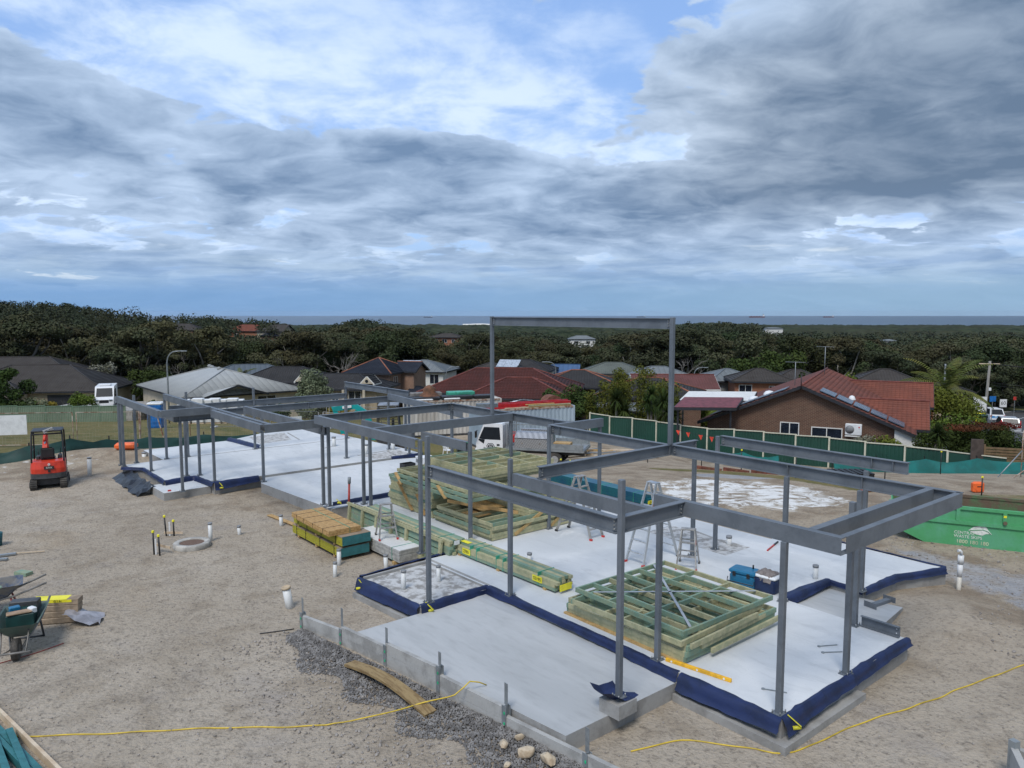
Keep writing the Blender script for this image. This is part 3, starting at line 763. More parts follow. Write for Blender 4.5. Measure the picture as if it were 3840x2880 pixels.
for i in range(3):
    r_ = random.Random(90 + i)
    wall_frame(10.15 + i * .09, 1.62 + i * .10, .965 + i * .094, 3.85, 2.7 - i * .1, R(.8 - i * .9), f'long green pine wall frame, {lev(i)} of three bridging the stack', gA, 360 + i, 'a', .6, pine, 1)
for i in range(4):
    r_ = random.Random(95 + i)
    wall_frame(10.75 + r_.uniform(-.05, .1), 2.35 + i * .07, 1.25 + i * .094, 2.75, 2.75, R(-1.2 + i * .5), f'green pine wall frame, {lev(i)} of four topmost on the tall stack', gA, 380 + i, 'a', .5, pine, 2)
def loose(name, label, cat, a0, b0, z0, a1, b1, z1, w, h, m_, group=None, up=(0, 0, 1)):
    p = Vector((0, 0, 0)); o0 = AB(a0, b0, z0); q_ = Vector((b1 - b0, a1 - a0, z1 - z0))
    o = MB().bar(p, q_, w, h, up).build(name, m_, None, o0, TH)
    return tag(o, label, cat, group)
for k, (a0, b0, z0, a1, b1, z1, lb_) in enumerate((
    (14.3, 1.97, .85, 13.45, 1.97, .05, 'pale pine batten nailed slanting on far left of the frame stack'), (13.2, 1.97, .60, 12.75, 1.97, .05, 'short pale batten slanting low on the frame stack side'),
    (13.75, 1.58, 1.22, 13.4, 1.58, .92, 'pale batten slanting on upper left frame edge'), (11.5, 1.58, 1.22, 11.1, 1.58, .92, 'pale batten slanting near middle of upper frame edge'),
    (9.53, 2.75, .05, 9.53, 3.75, .52, 'long pale batten slanting across the stack\'s right end'), (9.53, 4.05, .05, 9.53, 4.65, .45, 'short pale batten at rear of the stack\'s right end'),
    (12.05, 2.3, .56, 9.75, 3.05, .56, 'loose pale pine stud lying across the open frame stack'))):
    loose('pine_batten', lb_, 'batten', a0, b0, z0, a1, b1, z1, .03, .09, raw, 'pale battens on the frame stack', (1, 0, 0) if k < 6 else (0, 0, 1))
for k, (a, b_, z, la, lb) in enumerate(((10.6, 2.5, .51, 1.15, .8), (10.5, 2.25, .40, .7, .5), (10.2, 2.55, .30, .55, .45))):
    tag(MB().b2(0, 0, 0, lb, la, .018).build('board_offcut', osb, None, AB(a, b_, z), TH + R(6 * k)), ('largest', 'middle-sized', 'smallest')[k] + ' strand board offcut inside the open frame stack', 'board offcut', 'board offcuts in the frames')
# ---- front stack with steel brace straps --------------------------------
gB = 'wall frames on the near slab'
for i in range(3):
    r_ = random.Random(140 + i)
    wall_frame(1.86 + r_.uniform(-.05, .05), .22 + r_.uniform(-.03, .03), .035 + i * .094, 2.95, 2.75, R(r_.uniform(-.6, .6)), f'blue-green wall frame, {lev(i)} of the stack beneath the braced frame', gB, 400 + i, 'b', .6, teal if i < 2 else pine, 2)
wall_frame(1.92, .12, .325, 2.62, 2.6, R(2.0), 'pale green wall frame skewed under the strap-braced frame', gB, 410, 'b', .6, pine, 1)
bf = wall_frame(2.02, .30, .425, 2.72, 2.72, R(-1.0), 'blue-green wall frame crossed by two metal straps, on top of near stack', gB, 411, 'b', .46, teal, 2)
for (x0, y0, x1, y1) in ((.25, .05, 2.3, 2.66), (.1, 2.3, 2.66, .35)):
    MB().bar((x0, y0, .097), (x1, y1, .097), .05, .005).build('brace_strap', alu, bf)
for k, (a0, b0, z0, a1, b1, z1, lb_) in enumerate(((1.75, .75, .14, 1.78, 3.0, .16, 'loose pale stud poking out lowest beside near frame stack'), (1.83, .55, .25, 1.9, 2.95, .26, 'loose green stud lying across front edge of near stack'), (1.78, .2, .36, 1.85, 2.3, .36, 'pale stud lying on the near stack front, second from top'))):
    loose('loose_stud', lb_, 'stud', a0, b0, z0, a1, b1, z1, .045, .09, pine, 'loose studs by the near stack')
loose('bearer', 'orange-brown packing bearer under the near frame stack', 'bearer', 4.85, .17, .0175, 1.85, .17, .0175, .07, .034, raw)
# ---- leaning frame along the slab edge and stacked studs behind it ---------
lf = thing('leaning_wall_frame', 'long green pine frame standing on edge beside the white boards', 'wall frame', AB(9.45, .24, -.30), TH)
for z0 in (0, .62): MB().b2(0, 0, z0, .07, 5.0, z0 + .07).build('plate', pine, lf)
for k in range(7):
    MB().b2(.004, .02 + k * .80, .071, .066, .12 + k * .80, .619).build('stud', pine, lf)
for k in range(3): MB().b2(.075, .1 + .05 * k, .05 + k * .19, .10, 4.9, .21 + k * .19).build('backing_board', teal, lf)
lf.rotation_euler = (0, R(6), TH)
sp_ = thing('stud_pack', 'long strapped pack of blue-green studs behind the leaning frame', 'timber pack', AB(9.2, .42, -.02), TH)
for i in range(5):
    for j in range(5):
        r_ = random.Random(i * 9 + j)
        MB().b2(j * .092, r_.uniform(0, .1), .03 + i * .075, j * .092 + .088, 4.4 + r_.uniform(-.1, .1), .03 + i * .075 + .071).build('stud', teal if r_.random() < .7 else pine, sp_)
for y in (.5, 1.6): MB().b2(-.006, y, .02, .466, y + .02, .412).build('strap', strapm, sp_)
MB().b2(.1, -.012, .30, .26, -.002, .40).build('paper_tag', whitep, sp_)
# ---- timber bundle with yellow tags ----------------------------------------
tb = thing('timber_bundle', 'strapped bundle of green pine lengths with yellow tags on slab', 'timber bundle', AB(5.72, .72, 0), TH + R(1.0))
for y in (.3, 1.9, 3.4): MB().b2(-.02, y, 0, .52, y + .09, .045).build('bearer', raw, tb)
for i in range(4):
    for j in range(5):
        if i == 3 and j in (0,): continue
        r_ = random.Random(i * 19 + j + 5)
        MB().b2(j * .095, r_.uniform(-.06, .08), .047 + i * .072, j * .095 + .09, 3.66 + r_.uniform(-.25, .1), .047 + i * .072 + .068).build('length', pine if r_.random() < .62 else teal, tb)
for y in (.55, 1.75, 2.0, 2.75, 3.0): MB().b2(-.006, y, .04, .482, y + .018, .342).build('strap', strapm, tb)
for (x0, y0, x1, y1, z0, z1) in ((-.02, .42, -.008, .72, .12, .25), (.05, -.09, .40, -.075, .06, .20), (-.02, 3.0, -.008, 3.3, .10, .24), (.08, 3.2, .2, 3.5, .336, .344)):
    MB().b2(x0, y0, z0, x1, y1, z1).build('yellow_tag', yel, tb)
text('2785', .11, blk, tb, (-.022, 3.15, .17), (R(90), 0, R(-90)), 'tag_number')
text('S2195', .10, blk, tb, (-.022, .57, .185), (R(90), 0, R(-90)), 'tag_number')
# ---- flooring packs ---------------------------------------------------------
def pack(a, b_, z, la, lb, n_, t_b, name, label, cat, ms, side=None, rz=0, group=None):
    t_ = thing(name, label, cat, AB(a, b_, z), TH + rz, group)
    for i in range(n_):
        r_ = random.Random(i + int(a * 10)); e = .006
        MB().b2(r_.uniform(-e, e), r_.uniform(-e, e), i * t_b, lb + r_.uniform(-e, e), la + r_.uniform(-e, e), (i + 1) * t_b - .002).build('board', ms[1] if i == n_ - 1 else ms[0], t_)
    return t_
yedge = mat('yellow board edge', (.40, .37, .025), .75, scale=22, col2=(.30, .27, .03), bump=.3)
for (z, nm, off) in ((-.33, 'lower', 0), (-.03, 'upper', .03)):
    pk = pack(11.80 - off, -1.25 + off, z, 3.0, .84, 11, .0225, 'flooring_pack', f'{nm} pack of yellow-edged flooring sheets with teal ends', 'board pack', [yedge, brownb], group='flooring packs')
    MB().b2(.012, -.012, .003, .834, -.007, .24).build('end_seal', tealp, pk)
    for y in (.35, 1.2, 2.1, 2.7): MB().b2(-.012, y, -.004, .848, y + .014, .256).build('strap', blk, pk)
for k, y in enumerate((.35, 1.45, 2.6)):
    for z, w_ in ((-.40, 'lower'), (-.08, 'upper')):
        tag(MB().b2(0, 0, 0, .84, .09, .065 if z < -.3 else .048).build('packing_block', raw, None, AB(11.8 + y, -1.24, z), TH), f'pine packer under the {w_} flooring pack, {("near end", "middle", "far end")[k]}', 'packer', 'packers under flooring')
op = pack(12.0, -1.48, .225, 2.45, .92, 7, .020, 'strand_board_stack', 'strapped stack of strand boards on top of the flooring packs', 'board stack', [osb, osb], rz=R(-1.5))
for y in (.35, 1.0, 1.6, 2.1): MB().b2(-.006, y, -.003, .926, y + .012, .144).build('strap', blk, op)
MB().b2(.6, -.005, -.003, .612, 2.456, .147).build('strap', strapm, op)
wb = pack(10.45, -.30, -.33, 2.45, .72, 16, .0205, 'white_board_stack', 'stack of white cement boards with a green taped corner', 'board stack', [mat('board edges', (.40, .395, .37), .8, scale=9, var=.15), mat('white cement board', (.62, .62, .60), .8, scale=2, var=.05)])
MB().b2(.63, -.012, .0, .726, -.006, .33).build('green_tape', mat('green tape', (.02, .33, .08), .5), wb)
for y in (.35,): MB().b2(-.01, y, -.002, .73, y + .015, .334).build('strap', strapm, wb)
for y in (.2, 1.9): tag(MB().b2(0, 0, 0, .80, .10, .07).build('packing_block', raw, None, AB(10.45 + y, -.34, -.41), TH), 'pine packer under white board stack, ' + ('near end' if y < 1 else 'far end'), 'packer', 'packers under white boards')
loose('scrap_board', 'strip of strand board lying flat behind the flooring packs', 'board', 17.3, -.95, -.385, 15.2, -.75, -.385, .16, .02, osb)
# ---- blue timber pack behind the big frames ----------------------------------
bt = thing('wrapped_timber_pack', 'long teal-wrapped timber pack with yellow tag on dirt behind slab', 'timber pack', AB(10.6, 9.2, -.42), TH)
tw_ = mat('teal wrap', (.012, .12, .15), .45, scale=2, col2=(.01, .085, .15))
for i in range(2):
    for j in range(3): MB().b2(j * .17, -.1 * (i == 0) * j, .05 + i * .16, j * .17 + .165, 4.8, .05 + i * .16 + .155).build('length', tw_, bt)
for y in (.4, 1.9, 3.4): MB().b2(-.006, y, .03, .522, y + .025, .372).build('strap', strapm, bt)
MB().b2(0, -.24, .08, .5, -.225, .20).build('yellow_tag', yel, bt)
text('3-2BB5', .12, blk, bt, (.25, -.242, .14), (R(90), 0, 0), 'tag_number')
# ---- ladders ------------------------------------------------------------------
def ladder(a, b_, z, h, spread, w0, w1, steps, rz, label, m_, both=True, group='step ladders'):
    """A-frame step ladder, spread along local y"""
    t_ = thing('step_ladder', label, 'ladder', AB(a, b_, z), TH + rz, group)
    tw = .10
    MB().cbox((0, 0, h - .015), (w1 + .05, .17, .03), .008).build('top_cap', m_, t_)
    for sy in (-1, 1):
        for sx in (-1, 1):
            MB().bar((sx * w0 / 2, sy * spread / 2, 0), (sx * w1 / 2, sy * .05, h - .03), .030, .065, (0, sy, .3)).build('stile', m_, t_)
            MB().box((sx * w0 / 2, sy * spread / 2, .025), (.045, .085, .05)).build('foot', blk if sy > 0 else redp, t_)
        for k in range(1, steps + 1):
            f = k / (steps + 1); y = sy * (spread / 2 + (.05 - spread / 2) * f); hw = (w0 + (w1 - w0) * f) / 2
            if sy < 0 or both: MB().box((0, y, h * f), (2 * hw - .03, .085 if sy < 0 else .03, .028)).build('step', m_, t_)
    for sx in (-1, 1): MB().bar((sx * w0 * .42, -spread * .30, h * .42), (sx * w0 * .42, spread * .30, h * .42), .02, .012).build('spreader', m_, t_)
    hw = (w0 * .35 + w1 * .65) / 2
    MB().bar((hw + .017, -spread * .17 - .034, h * .62), (hw + .012, -spread * .12 - .034, h * .74), .004, .035, (0, 1, 0)).build('warning_sticker', redp, t_)
    return t_
ladder(5.95, 4.15, 0, 1.92, 1.30, .55, .26, 6, R(-90), 'tall bright aluminium step ladder behind the near frame stack', alu)
ladder(5.05, 4.38, 0, .92, .62, .46, .30, 2, R(-60), 'low three-step aluminium stool ladder beside the tall one', alu2)
ladder(8.58, 4.25, 0, 1.62, 1.25, .50, .28, 5, R(4), 'worn aluminium trestle ladder at the right end of tall frame stack', alu2)
ladder(11.70, .06, 0.0, .92, .60, .48, .28, 2, R(-20), 'small aluminium step ladder standing on the white boards', alu2)
# ---- eskies, level, offcuts -----------------------------------------------------
bluep = mat('bright blue plastic', (.010, .13, .25), .4, var=.1); navp = mat('navy plastic', (.008, .022, .075), .4)
c1 = thing('cool_box', 'bright blue ice box with black latches and a lid tap', 'cool box', AB(3.45, 4.30, 0), TH + R(10))
MB().cbox((0, 0, .14), (.36, .56, .28), .03).build('body', bluep, c1); MB().cbox((0, 0, .335), (.39, .60, .10), .03).build('lid', bluep, c1)
for y in (-.16, .16): MB().cbox((-.195, y, .29), (.025, .07, .10), .006).build('latch', blk, c1)
MB().tube([(-.2, -.30, .2), (-.24, -.30, .12), (-.24, .3, .12), (-.2, .30, .2)], .012, 6).build('handle', blk, c1)
MB().cyl((.1, -.15, .38), .02, .09, 8).build('drain_tap', blk, c1)
c2 = thing('cool_box', 'navy ice box with white lid, right of the bright blue one', 'cool box', AB(2.98, 4.42, 0), TH + R(4))
MB().cbox((0, 0, .15), (.36, .56, .30), .03).build('body', navp, c2); MB().cbox((0, 0, .335), (.38, .58, .06), .02).build('lid', whitep, c2)
hd = MB(); rr = np.random.RandomState(5); hd.sm = True
hd.grid([[(-.2 + .45 * j / 9 + rr.normal() * .015, -.2 + .42 * i / 9 + rr.normal() * .015, .372 + .07 * abs(math.sin(i * 1.1 + j * .9)) * (1 if 1 < i < 8 and 1 < j < 8 else .25) - (.14 if j < 1 else 0)) for j in range(10)] for i in range(10)])
tag(hd.build('crumpled_shirt', mat('grey cloth', (.20, .175, .165), .9, scale=6), None, AB(2.98, 4.42, 0), TH), 'crumpled grey shirt on the white-lidded ice box', 'shirt')
lv = thing('spirit_level', 'long yellow spirit level lying flat on the near slab', 'spirit level', AB(1.04, .27, 0), TH + R(10))
MB().cbox((0, .58, .03), (.05, 1.2, .06), .006).build('body', mat('level yellow', (.78, .42, .02), .4), lv)
for y in (.1, .58, 1.06): MB().cyl((-.027, y, .03), .018, .054, 10, axis=(1, 0, 0)).build('vial', whitep, lv)
oc = thing('steel_offcut', 'short grey steel beam standing on edge at right slab edge', 'steel offcut', AB(.76, 4.16, .01), TH + R(180))
MB().b2(0, 0, 0, .012, .72, .20).build('web', steel, oc)
for z in (0, .19): MB().b2(.012, 0, z, .07, .72, z + .012).build('flange', steel, oc)
for z in (.06, .14): MB().cyl((.0, .66, z), .012, .014, 6, axis=(1, 0, 0)).build('bolt', whitep, oc)
o2 = thing('steel_offcut', 'small H-shaped grey steel offcut on the side porch step', 'steel offcut', AB(1.2, 5.88, -.15), TH + R(-8))
MB().b2(-.33, -.05, .0, .33, .06, .07).build('web', steel, o2)
for x in (-.34, .33): MB().b2(x, -.14, 0, x + .012, .14, .12).build('end_plate', steel, o2)
cr = thing('crowbar', 'red-handled bar lying on the slab behind the channel beam', 'bar', AB(4.6, 7.3, 0), TH + R(-75))
MB().bar((0, -.45, .02), (0, .1, .02), .03, .03).build('shaft', redp, cr); MB().bar((0, .1, .02), (0, .45, .02), .035, .035).build('grip', blk, cr)
for k, (a, b_, rz) in enumerate(((.62, 2.95, 60), (.42, 2.75, 55), (.25, .65, 30))):
    sp2 = thing('spanner', ('upper', 'lower', 'nearest')[k] + ' podger spanner lying on slab near the right posts', 'spanner', AB(a, b_, 0), TH + R(rz), 'spanners on the slab')
    MB().bar((0, 0, .01), (0, .34, .01), .016, .014).build('shank', galv, sp2); MB().cyl((0, .36, .003), .03, .016, 8).build('head', galv, sp2)
# ---- carton, tool tray behind frames ---------------------------------------------
ct = thing('carton', 'white cardboard carton on the middle slab by the navy membrane', 'carton', AB(19.2, 6.15, -.08), TH + R(-14))
MB().cbox((0, 0, .22), (.62, .5, .44), .008).build('box', whitep, ct); MB().b2(-.2, -.256, .08, .2, -.252, .16).build('print', pvcg, ct); MB().b2(-.316, -.15, .22, -.312, .15, .36).build('print', pvcg, ct)
tt = thing('tool_tray', 'black open tool tray left of the white carton', 'tool tray', AB(19.35, 5.45, -.08), TH)
for (x0, y0, x1, y1) in ((-.25, -.18, .25, -.16), (-.25, .16, .25, .18), (-.25, -.16, -.23, .16), (.23, -.16, .25, .16)): MB().b2(x0, y0, .012, x1, y1, .24).build('side', blk, tt)
MB().b2(-.25, -.18, 0, .25, .18, .012).build('bottom', blk, tt)
lr = MB().b2(-.35, -.12, 0, .35, .12, .22).build('tool_case', navp, None, AB(18.6, 6.5, -.08), TH); tag(lr, 'long navy tool case right of the white carton', 'tool case')
lr = MB().cbox((0, 0, .08), (.5, .3, .16), .05).build('tool_bag', redp, None, AB(17.9, 6.1, -.08), TH + .3); tag(lr, 'small red bag on the slab below the navy tool case', 'bag')
rsb = MB().b2(-.05, -.03, 0, .05, .03, .05).build('red_packer', redp, None, AB(21.65, -2.75, -.15), TH); tag(rsb, 'tiny red block on left porch step slab', 'block')
# ---- low pipes ---------------------------------------------------------------------
PIPES = [(15.96, -1.11, -.42, .32, .055, 'behind the left end of the flooring packs'), (15.82, -2.43, -.42, .26, .05, 'alone on gravel, right of the concrete pit ring'), (15.72, -3.28, -.42, .52, .055, 'tall, right behind the concrete pit ring'),
         (10.79, -1.91, -.42, .36, .048, 'with torn grey top, on gravel before the flooring packs'), (11.55, -1.42, -.42, .40, .055, 'against the teal end of the flooring packs'), (10.49, -.66, -.42, .36, .055, 'beside the near end of the white boards'),
         (8.16, -1.58, -.05, .42, .055, 'at the left of the rough wet-area floor'), (8.07, -.70, -.05, .36, .05, 'with red stripe on the rough wet-area floor'), (7.79, 1.76, 0, .17, .055, 'low stub behind the tagged timber bundle'),
         (2.68, 5.93, 0, .30, .06, 'on slab behind the side porch'), (5.43, 6.60, 0, .22, .07, 'low stub in the set-down behind the small ladder'), (25.46, 5.35, 0, .42, .09, 'on far slab left of the twin door posts'),
         (23.0, 6.96, 0, .45, .09, 'at far right of the back slab'), (22.78, 5.49, 0, .42, .08, 'behind the paired centre posts'), (27.36, -4.16, -.45, .80, .075, 'tall, right of the orange digger'), (29.26, -1.69, -.5, .50, .09, 'beside the farthest left slab corner')]
for k, (a, b_, z, h, r_, where) in enumerate(PIPES):
    p_ = thing('drain_pipe', 'white plastic pipe ' + where, 'pipe', AB(a, b_, z), 0, 'capped drain pipes'); p_.rotation_euler = (R(rnd.uniform(-3, 3)), R(rnd.uniform(-3, 3)), 0)
    MB().cyl((0, 0, -.1), r_, h + .1, 14).build('pipe', pvc, p_); MB().cyl((0, 0, h - .035), r_ * 1.12, .05, 14).build('cap', pvcg, p_)
bpz = thing('drain_pipe', 'wide leaning white pipe with tan lid on open gravel', 'pipe', AB(9.65, -3.55, -.44), 0); bpz.rotation_euler = (R(4), R(-8), 0)
MB().cyl((0, 0, -.1), .085, .56, 18).build('pipe', pvc, bpz); MB().lathe([(.07, .46), (.10, .46), (.10, .51), (.075, .51), (.065, .49), (.0, .49)], n=18).build('lid', mat('tan lid', (.42, .33, .22), .7), bpz)
vp = thing('vent_pipe', 'white inspection pipe with elbow cap on gravel before green skip', 'pipe', (10.35, 17.1, -.52)); vp.rotation_euler = (0, R(1), 0)
MB().cyl((0, 0, -.1), .05, .55, 14).build('lower_pipe', mat('cream pipe', (.55, .52, .45), .6), vp); MB().cyl((0, 0, .45), .056, .30, 14).build('sleeve', whitep, vp); MB().cyl((0, 0, .75), .064, .20, 14).build('collar', pvc, vp); MB().tube([(0, 0, .95), (0, 0, 1.03), (-.03, 0, 1.06), (-.08, 0, 1.06)], .035, 8).build('elbow', pvc, vp)
for k, (a, b_) in enumerate(((16.35, .98), (14.95, 2.35))):
    rp = thing('pipe_sleeve', ('left' if k == 0 else 'right') + ' red pipe with grey clamp top behind the leaning frame', 'pipe', AB(a - 1.2, b_ - .25, -.08)); rp.rotation_euler = (0, R(2), 0)
    MB().cyl((0, 0, 0), .035, .85 if k == 0 else .62, 10).build('pipe', mat('red pipe', (.42, .06, .045), .5), rp); MB().cyl((0, 0, .84 if k == 0 else .6), .05, .2, 10).build('clamp', galv, rp)
pr = thing('pit_ring', 'round concrete pit ring with rusty grate lying on gravel', 'pit ring', AB(15.52, -3.85, -.44))
MB().lathe([(.36, .0), (.47, .0), (.485, .03), (.485, .14), (.465, .165), (.34, .165), (.325, .14), (.325, .12)], n=36).build('ring', mat('pit concrete', (.44, .42, .38), .85, scale=4, bump=.3), pr)
MB().cyl((0, 0, .11), .33, .022, 30).build('grate', mat('rusty mesh', (.16, .10, .07), .85, scale=40, bump=.8, bscale=80), pr)
# survey stakes
def stake(p, h, label, lean=(0, 0), peg=False, group='capped marker stakes', m_=blk):
    t_ = thing('marker_stake', label, 'stake', p, 0, group); t_.rotation_euler = (lean[0], lean[1], rnd.uniform(0, 3))
    MB().cyl((0, 0, -.1), .022, h + .1, 8).build('rod', m_, t_); MB().cbox((0, 0, h), (.065, .065, .07), .012).build('cap', yel, t_)
    return t_
for (a, b_, h, lb_) in ((17.07, -4.10, .58, 'rear left'), (16.92, -3.93, .44, 'rear right'), (15.47, -4.84, .62, 'front left'), (15.27, -4.75, .54, 'front right')):
    stake(AB(a, b_, -.42), h, f'yellow-capped black stake, {lb_} of four near the concrete pit ring', (R(rnd.uniform(-4, 4)), R(rnd.uniform(-4, 4))))
for k, (a0, b0, a1, b1) in enumerate(((17.1, -4.15, 16.8, -3.72), (15.75, -4.75, 15.2, -4.5))):
    loose('profile_board', ('rear' if k == 0 else 'front') + ' small peg board between yellow-capped stakes', 'peg board', a0, b0, -.22 - .1 * (k == 0), a1, b1, -.24 - .1 * (k == 0), .02, .07, bark if 'bark' in globals() else palep)
for k, (a, b_, h) in enumerate(((17.02, -4.02, .40), (15.45, -4.80, .42))):
    tag(MB().b2(-.02, -.012, -.1, .02, .012, h).build('wooden_peg', whitep, None, AB(a, b_, -.42), .4), ('rear' if k == 0 else 'front') + ' slim white peg beside yellow-capped stakes', 'peg')
# ---- sleeper wall -------------------------------------------------------------------
sleeperm = mat('wall sleeper', (.40, .395, .375), .85, scale=2.5, col2=(.28, .275, .26), bump=.3, bscale=16)
wl = thing('sleeper_wall', 'low grey concrete sleeper retaining wall with steel posts beside dark gravel', 'retaining wall', AB(0, 0, 0), TH)
WP = [(8.42, -3.80), (7.24, -3.52), (5.88, -3.32), (4.44, -3.13), (2.88, -2.95), (1.32, -2.74), (-.25, -2.52)]
WT = [-.06, -.08, -.0, .08, -.03, -.16, -.16]
WS = [-.10, -.20, -.17, -.06, -.09, -.22]
for i, (a, b_) in enumerate(WP):
    z1 = .22 if i == 0 else (.30 if i < 5 else .18)
    po = MB(); po.b2(b_ - .045, a - .006, -.75, b_ + .045, a + .006, WT[i] - .02); po.b2(b_ - .05, a - .05, -.75, b_ - .04, a + .05, WT[i] - .02); po.b2(b_ + .04, a - .05, -.75, b_ + .05, a + .05, WT[i] - .02)
    o = po.build('steel_post', galv, wl)
    MB().b2(b_ - .004, a - .038, WT[i] - .02, b_ + .004, a + .038, z1).build('extension_strap', galv, o)
    for k in range(2):
        MB().cbox((b_ - .058, a - .02, WT[i] - .13 - k * .17), (.012, .03, .045), .004).build('green_wedge', mat('green wedge', (.02, .45, .20), .5), o)
for i in range(len(WP) - 1):
    (a0, b0), (a1, b1) = WP[i], WP[i + 1]; top = WS[i]; zz = top; k = 0
    top = WT[i + 1] - .06 if i < 5 else -.2
    while k < 3:
        MB().bar((b0, a0 - .012, top - .1 - k * .202), (b1, a1 + .012, top - .1 - k * .202), .075, .198).build('sleeper', sleeperm, wl); k += 1
# far corner: another run of sleepers at the right foreground
w2 = thing('sleeper_wall', 'end of a second concrete sleeper wall, bottom right corner', 'retaining wall', AB(-2.62, 1.55, -.4), TH + R(-20))
MB().bar((0, 0, .22), (-1.2, -1.4, .22), .09, .5).build('sleeper', sleeperm, w2); MB().box((.03, .03, .25), (.1, .1, .62)).build('steel_post', galv, w2); MB().bar((.1, .1, .2), (.5, -1.2, .2), .09, .45).build('sleeper', sleeperm, w2)
# curved plank and rocks
cp_ = thing('curved_plank', 'bowed brown plank leaning on the gravel along the sleeper wall', 'plank', AB(6.25, -3.70, -.36), TH)
n_ = 10; rows = []
mb = MB()
for k in range(n_):
    f0, f1 = k / n_, (k + 1) / n_
    def pos_(f): return Vector((-.18 + .20 * f + .0, -2.35 * f, .02 + .13 * math.sin(math.pi * f) - .03 * f))
    mb.bar(pos_(f0), pos_(f1) + (pos_(f1) - pos_(f0)) * .02, .23, .045)
mb.build('board', mat('weathered plank', (.30, .21, .095), .8, scale=3, col2=(.20, .13, .055), stretch=(6, 1, 6)), cp_)
def rock(name, label, loc, r_, seed, m_, sq=(1, 1, .7), group=None, sub=2):
    rs_ = np.random.RandomState(seed)
    me = icos[sub]; v = me[0].copy()
    for k in range(16):
        d = rs_.normal(size=3); d /= np.linalg.norm(d); c_ = rs_.uniform(.36, .72)
        h_ = v @ d; v = v - np.outer(np.maximum(h_ - c_, 0), d)
    v = v * np.array(sq) * r_ * (1 + .02 * rs_.normal(size=(len(v), 1)))
    return tag(obj(name, raw_mesh(name, v, me[1], m_, 3), None, loc), label, 'rock', group)
def make_ico(sub):
    import bmesh
    bm_ = bmesh.new(); bmesh.ops.create_icosphere(bm_, subdivisions=sub, radius=1)
    v = np.array([p.co[:] for p in bm_.verts]); f = np.array([[q_.index for q_ in fc.verts] for fc in bm_.faces]); bm_.free()
    return v, f
icos = {1: make_ico(1), 2: make_ico(2), 3: make_ico(3)}
sandst = mat('sandstone rock', (.52, .43, .31), .9, scale=5, col2=(.38, .29, .19), bump=.6, bscale=14)
for k, (a, b_, r_, lb_) in enumerate(((2.42, -3.36, .125, 'cream rock at left of the rock pile by the wall'), (2.10, -3.25, .16, 'large tan rock in the middle of the rock pile'), (1.72, -3.12, .175, 'largest pale rock, right of the rock pile'), (2.45, -3.05, .11, 'small rock tucked behind the rock pile'), (2.02, -3.62, .10, 'flat small rock before the rock pile'))):
    p = AB(a, b_, -.40 + r_ * .5); rock('rock', lb_, p, r_, 70 + k, sandst, (1, .9, .75), 'rocks by the sleeper wall', 3)
# ---- crushed stone ------------------------------------------------------------------
stonem = mat('crushed basalt', (.125, .118, .112), .9, scale=7, col2=(.235, .225, .215), var=.3, detail=2)
rs = np.random.RandomState(3)
BASE = []
for k in range(6):
    v, f = icos[1]; v = v.copy()
    for j in range(6):
        d = rs.normal(size=3); d /= np.linalg.norm(d); c_ = rs.uniform(.4, .8); h_ = v @ d; v = v - np.outer(np.maximum(h_ - c_, 0), d)
    BASE.append(v * np.array([1, .8, .65]))
IF = icos[1][1]
def stones(name, pts, sizes, m_):
    n = len(pts); V = np.empty((n, len(BASE[0]), 3), np.float32)
    for i in range(n):
        q_ = np.linalg.qr(rs.normal(size=(3, 3)))[0]
        V[i] = (BASE[i % 6] @ q_) * sizes[i] + pts[i]
    Fm = (IF[None] + (np.arange(n) * len(BASE[0]))[:, None, None]).reshape(-1, 3)
    return kind(obj(name, raw_mesh(name, V.reshape(-1, 3), Fm, m_, 3)), 'stuff')
def gravel_pts(n):
    r = []
    while len(r) < n:
        a = rs.uniform(.6, 8.3); f = rs.random() ** 1.5
        b0 = -3.78 + (8.4 - a) * .158 - .02; wd = (1.15 - .06 * abs(a - 4)) * (.65 + .35 * math.sin(a * 2.1) ** 2) * (.25 + .75 * min(1, (8.5 - a) / 1.2))
        b_ = b0 - .08 - wd * f * 1.05
        p = AB(a, b_, 0); z = hz(p[0], p[1]) + .01 + .05 * (1 - f) * rs.random()
        r.append((p[0], p[1], z))
    return np.array(r)
gp = gravel_pts(13000)
stones('crushed_stone', gp, 
    .018 + .022 * rs.random(len(gp)) ** 2, stonem)
# stray stones over the yard
n = 9000; pa = np.empty((n, 3)); sz = np.empty(n)
for i in range(n):
    if i < 1500:
        a, b_ = rs.uniform(0, 8.5), -4.0 - abs(rs.normal()) * 1.0; p = AB(a, b_); sz[i] = .014 + .03 * rs.random() ** 2
    elif i < 8000:
        y = 9.5 + 16 * rs.random() ** 1.6; x = rs.uniform(-.72, .70) * y; p = (x, y); sz[i] = .007 + .020 * rs.random() ** 3
    else:
        p = (rs.uniform(9, 15), rs.uniform(12, 22)); sz[i] = .015 + .035 * rs.random() ** 2
    pa[i] = (p[0], p[1], hz(p[0], p[1]) + sz[i] * .3)
dx_, dy_ = pa[:, 0] - OX, pa[:, 1] - OY
A_ = -dx_ * math.sin(TH) + dy_ * math.cos(TH); B_ = dx_ * math.cos(TH) + dy_ * math.sin(TH)
inside = (A_ > -.3) & (A_ < 31) & (B_ > np.where(A_ < 9.5, np.where((A_ > 1.7) & (A_ < 7), -3.2, np.where(A_ >= 7, -2.1, -.2)), .1)) & (B_ < 9)
keep = ~inside
stones('loose_stones', pa[keep], sz[keep], mat('yard stones', (.33, .30, .27), .9, scale=5, col2=(.20, .18, .16), detail=2))
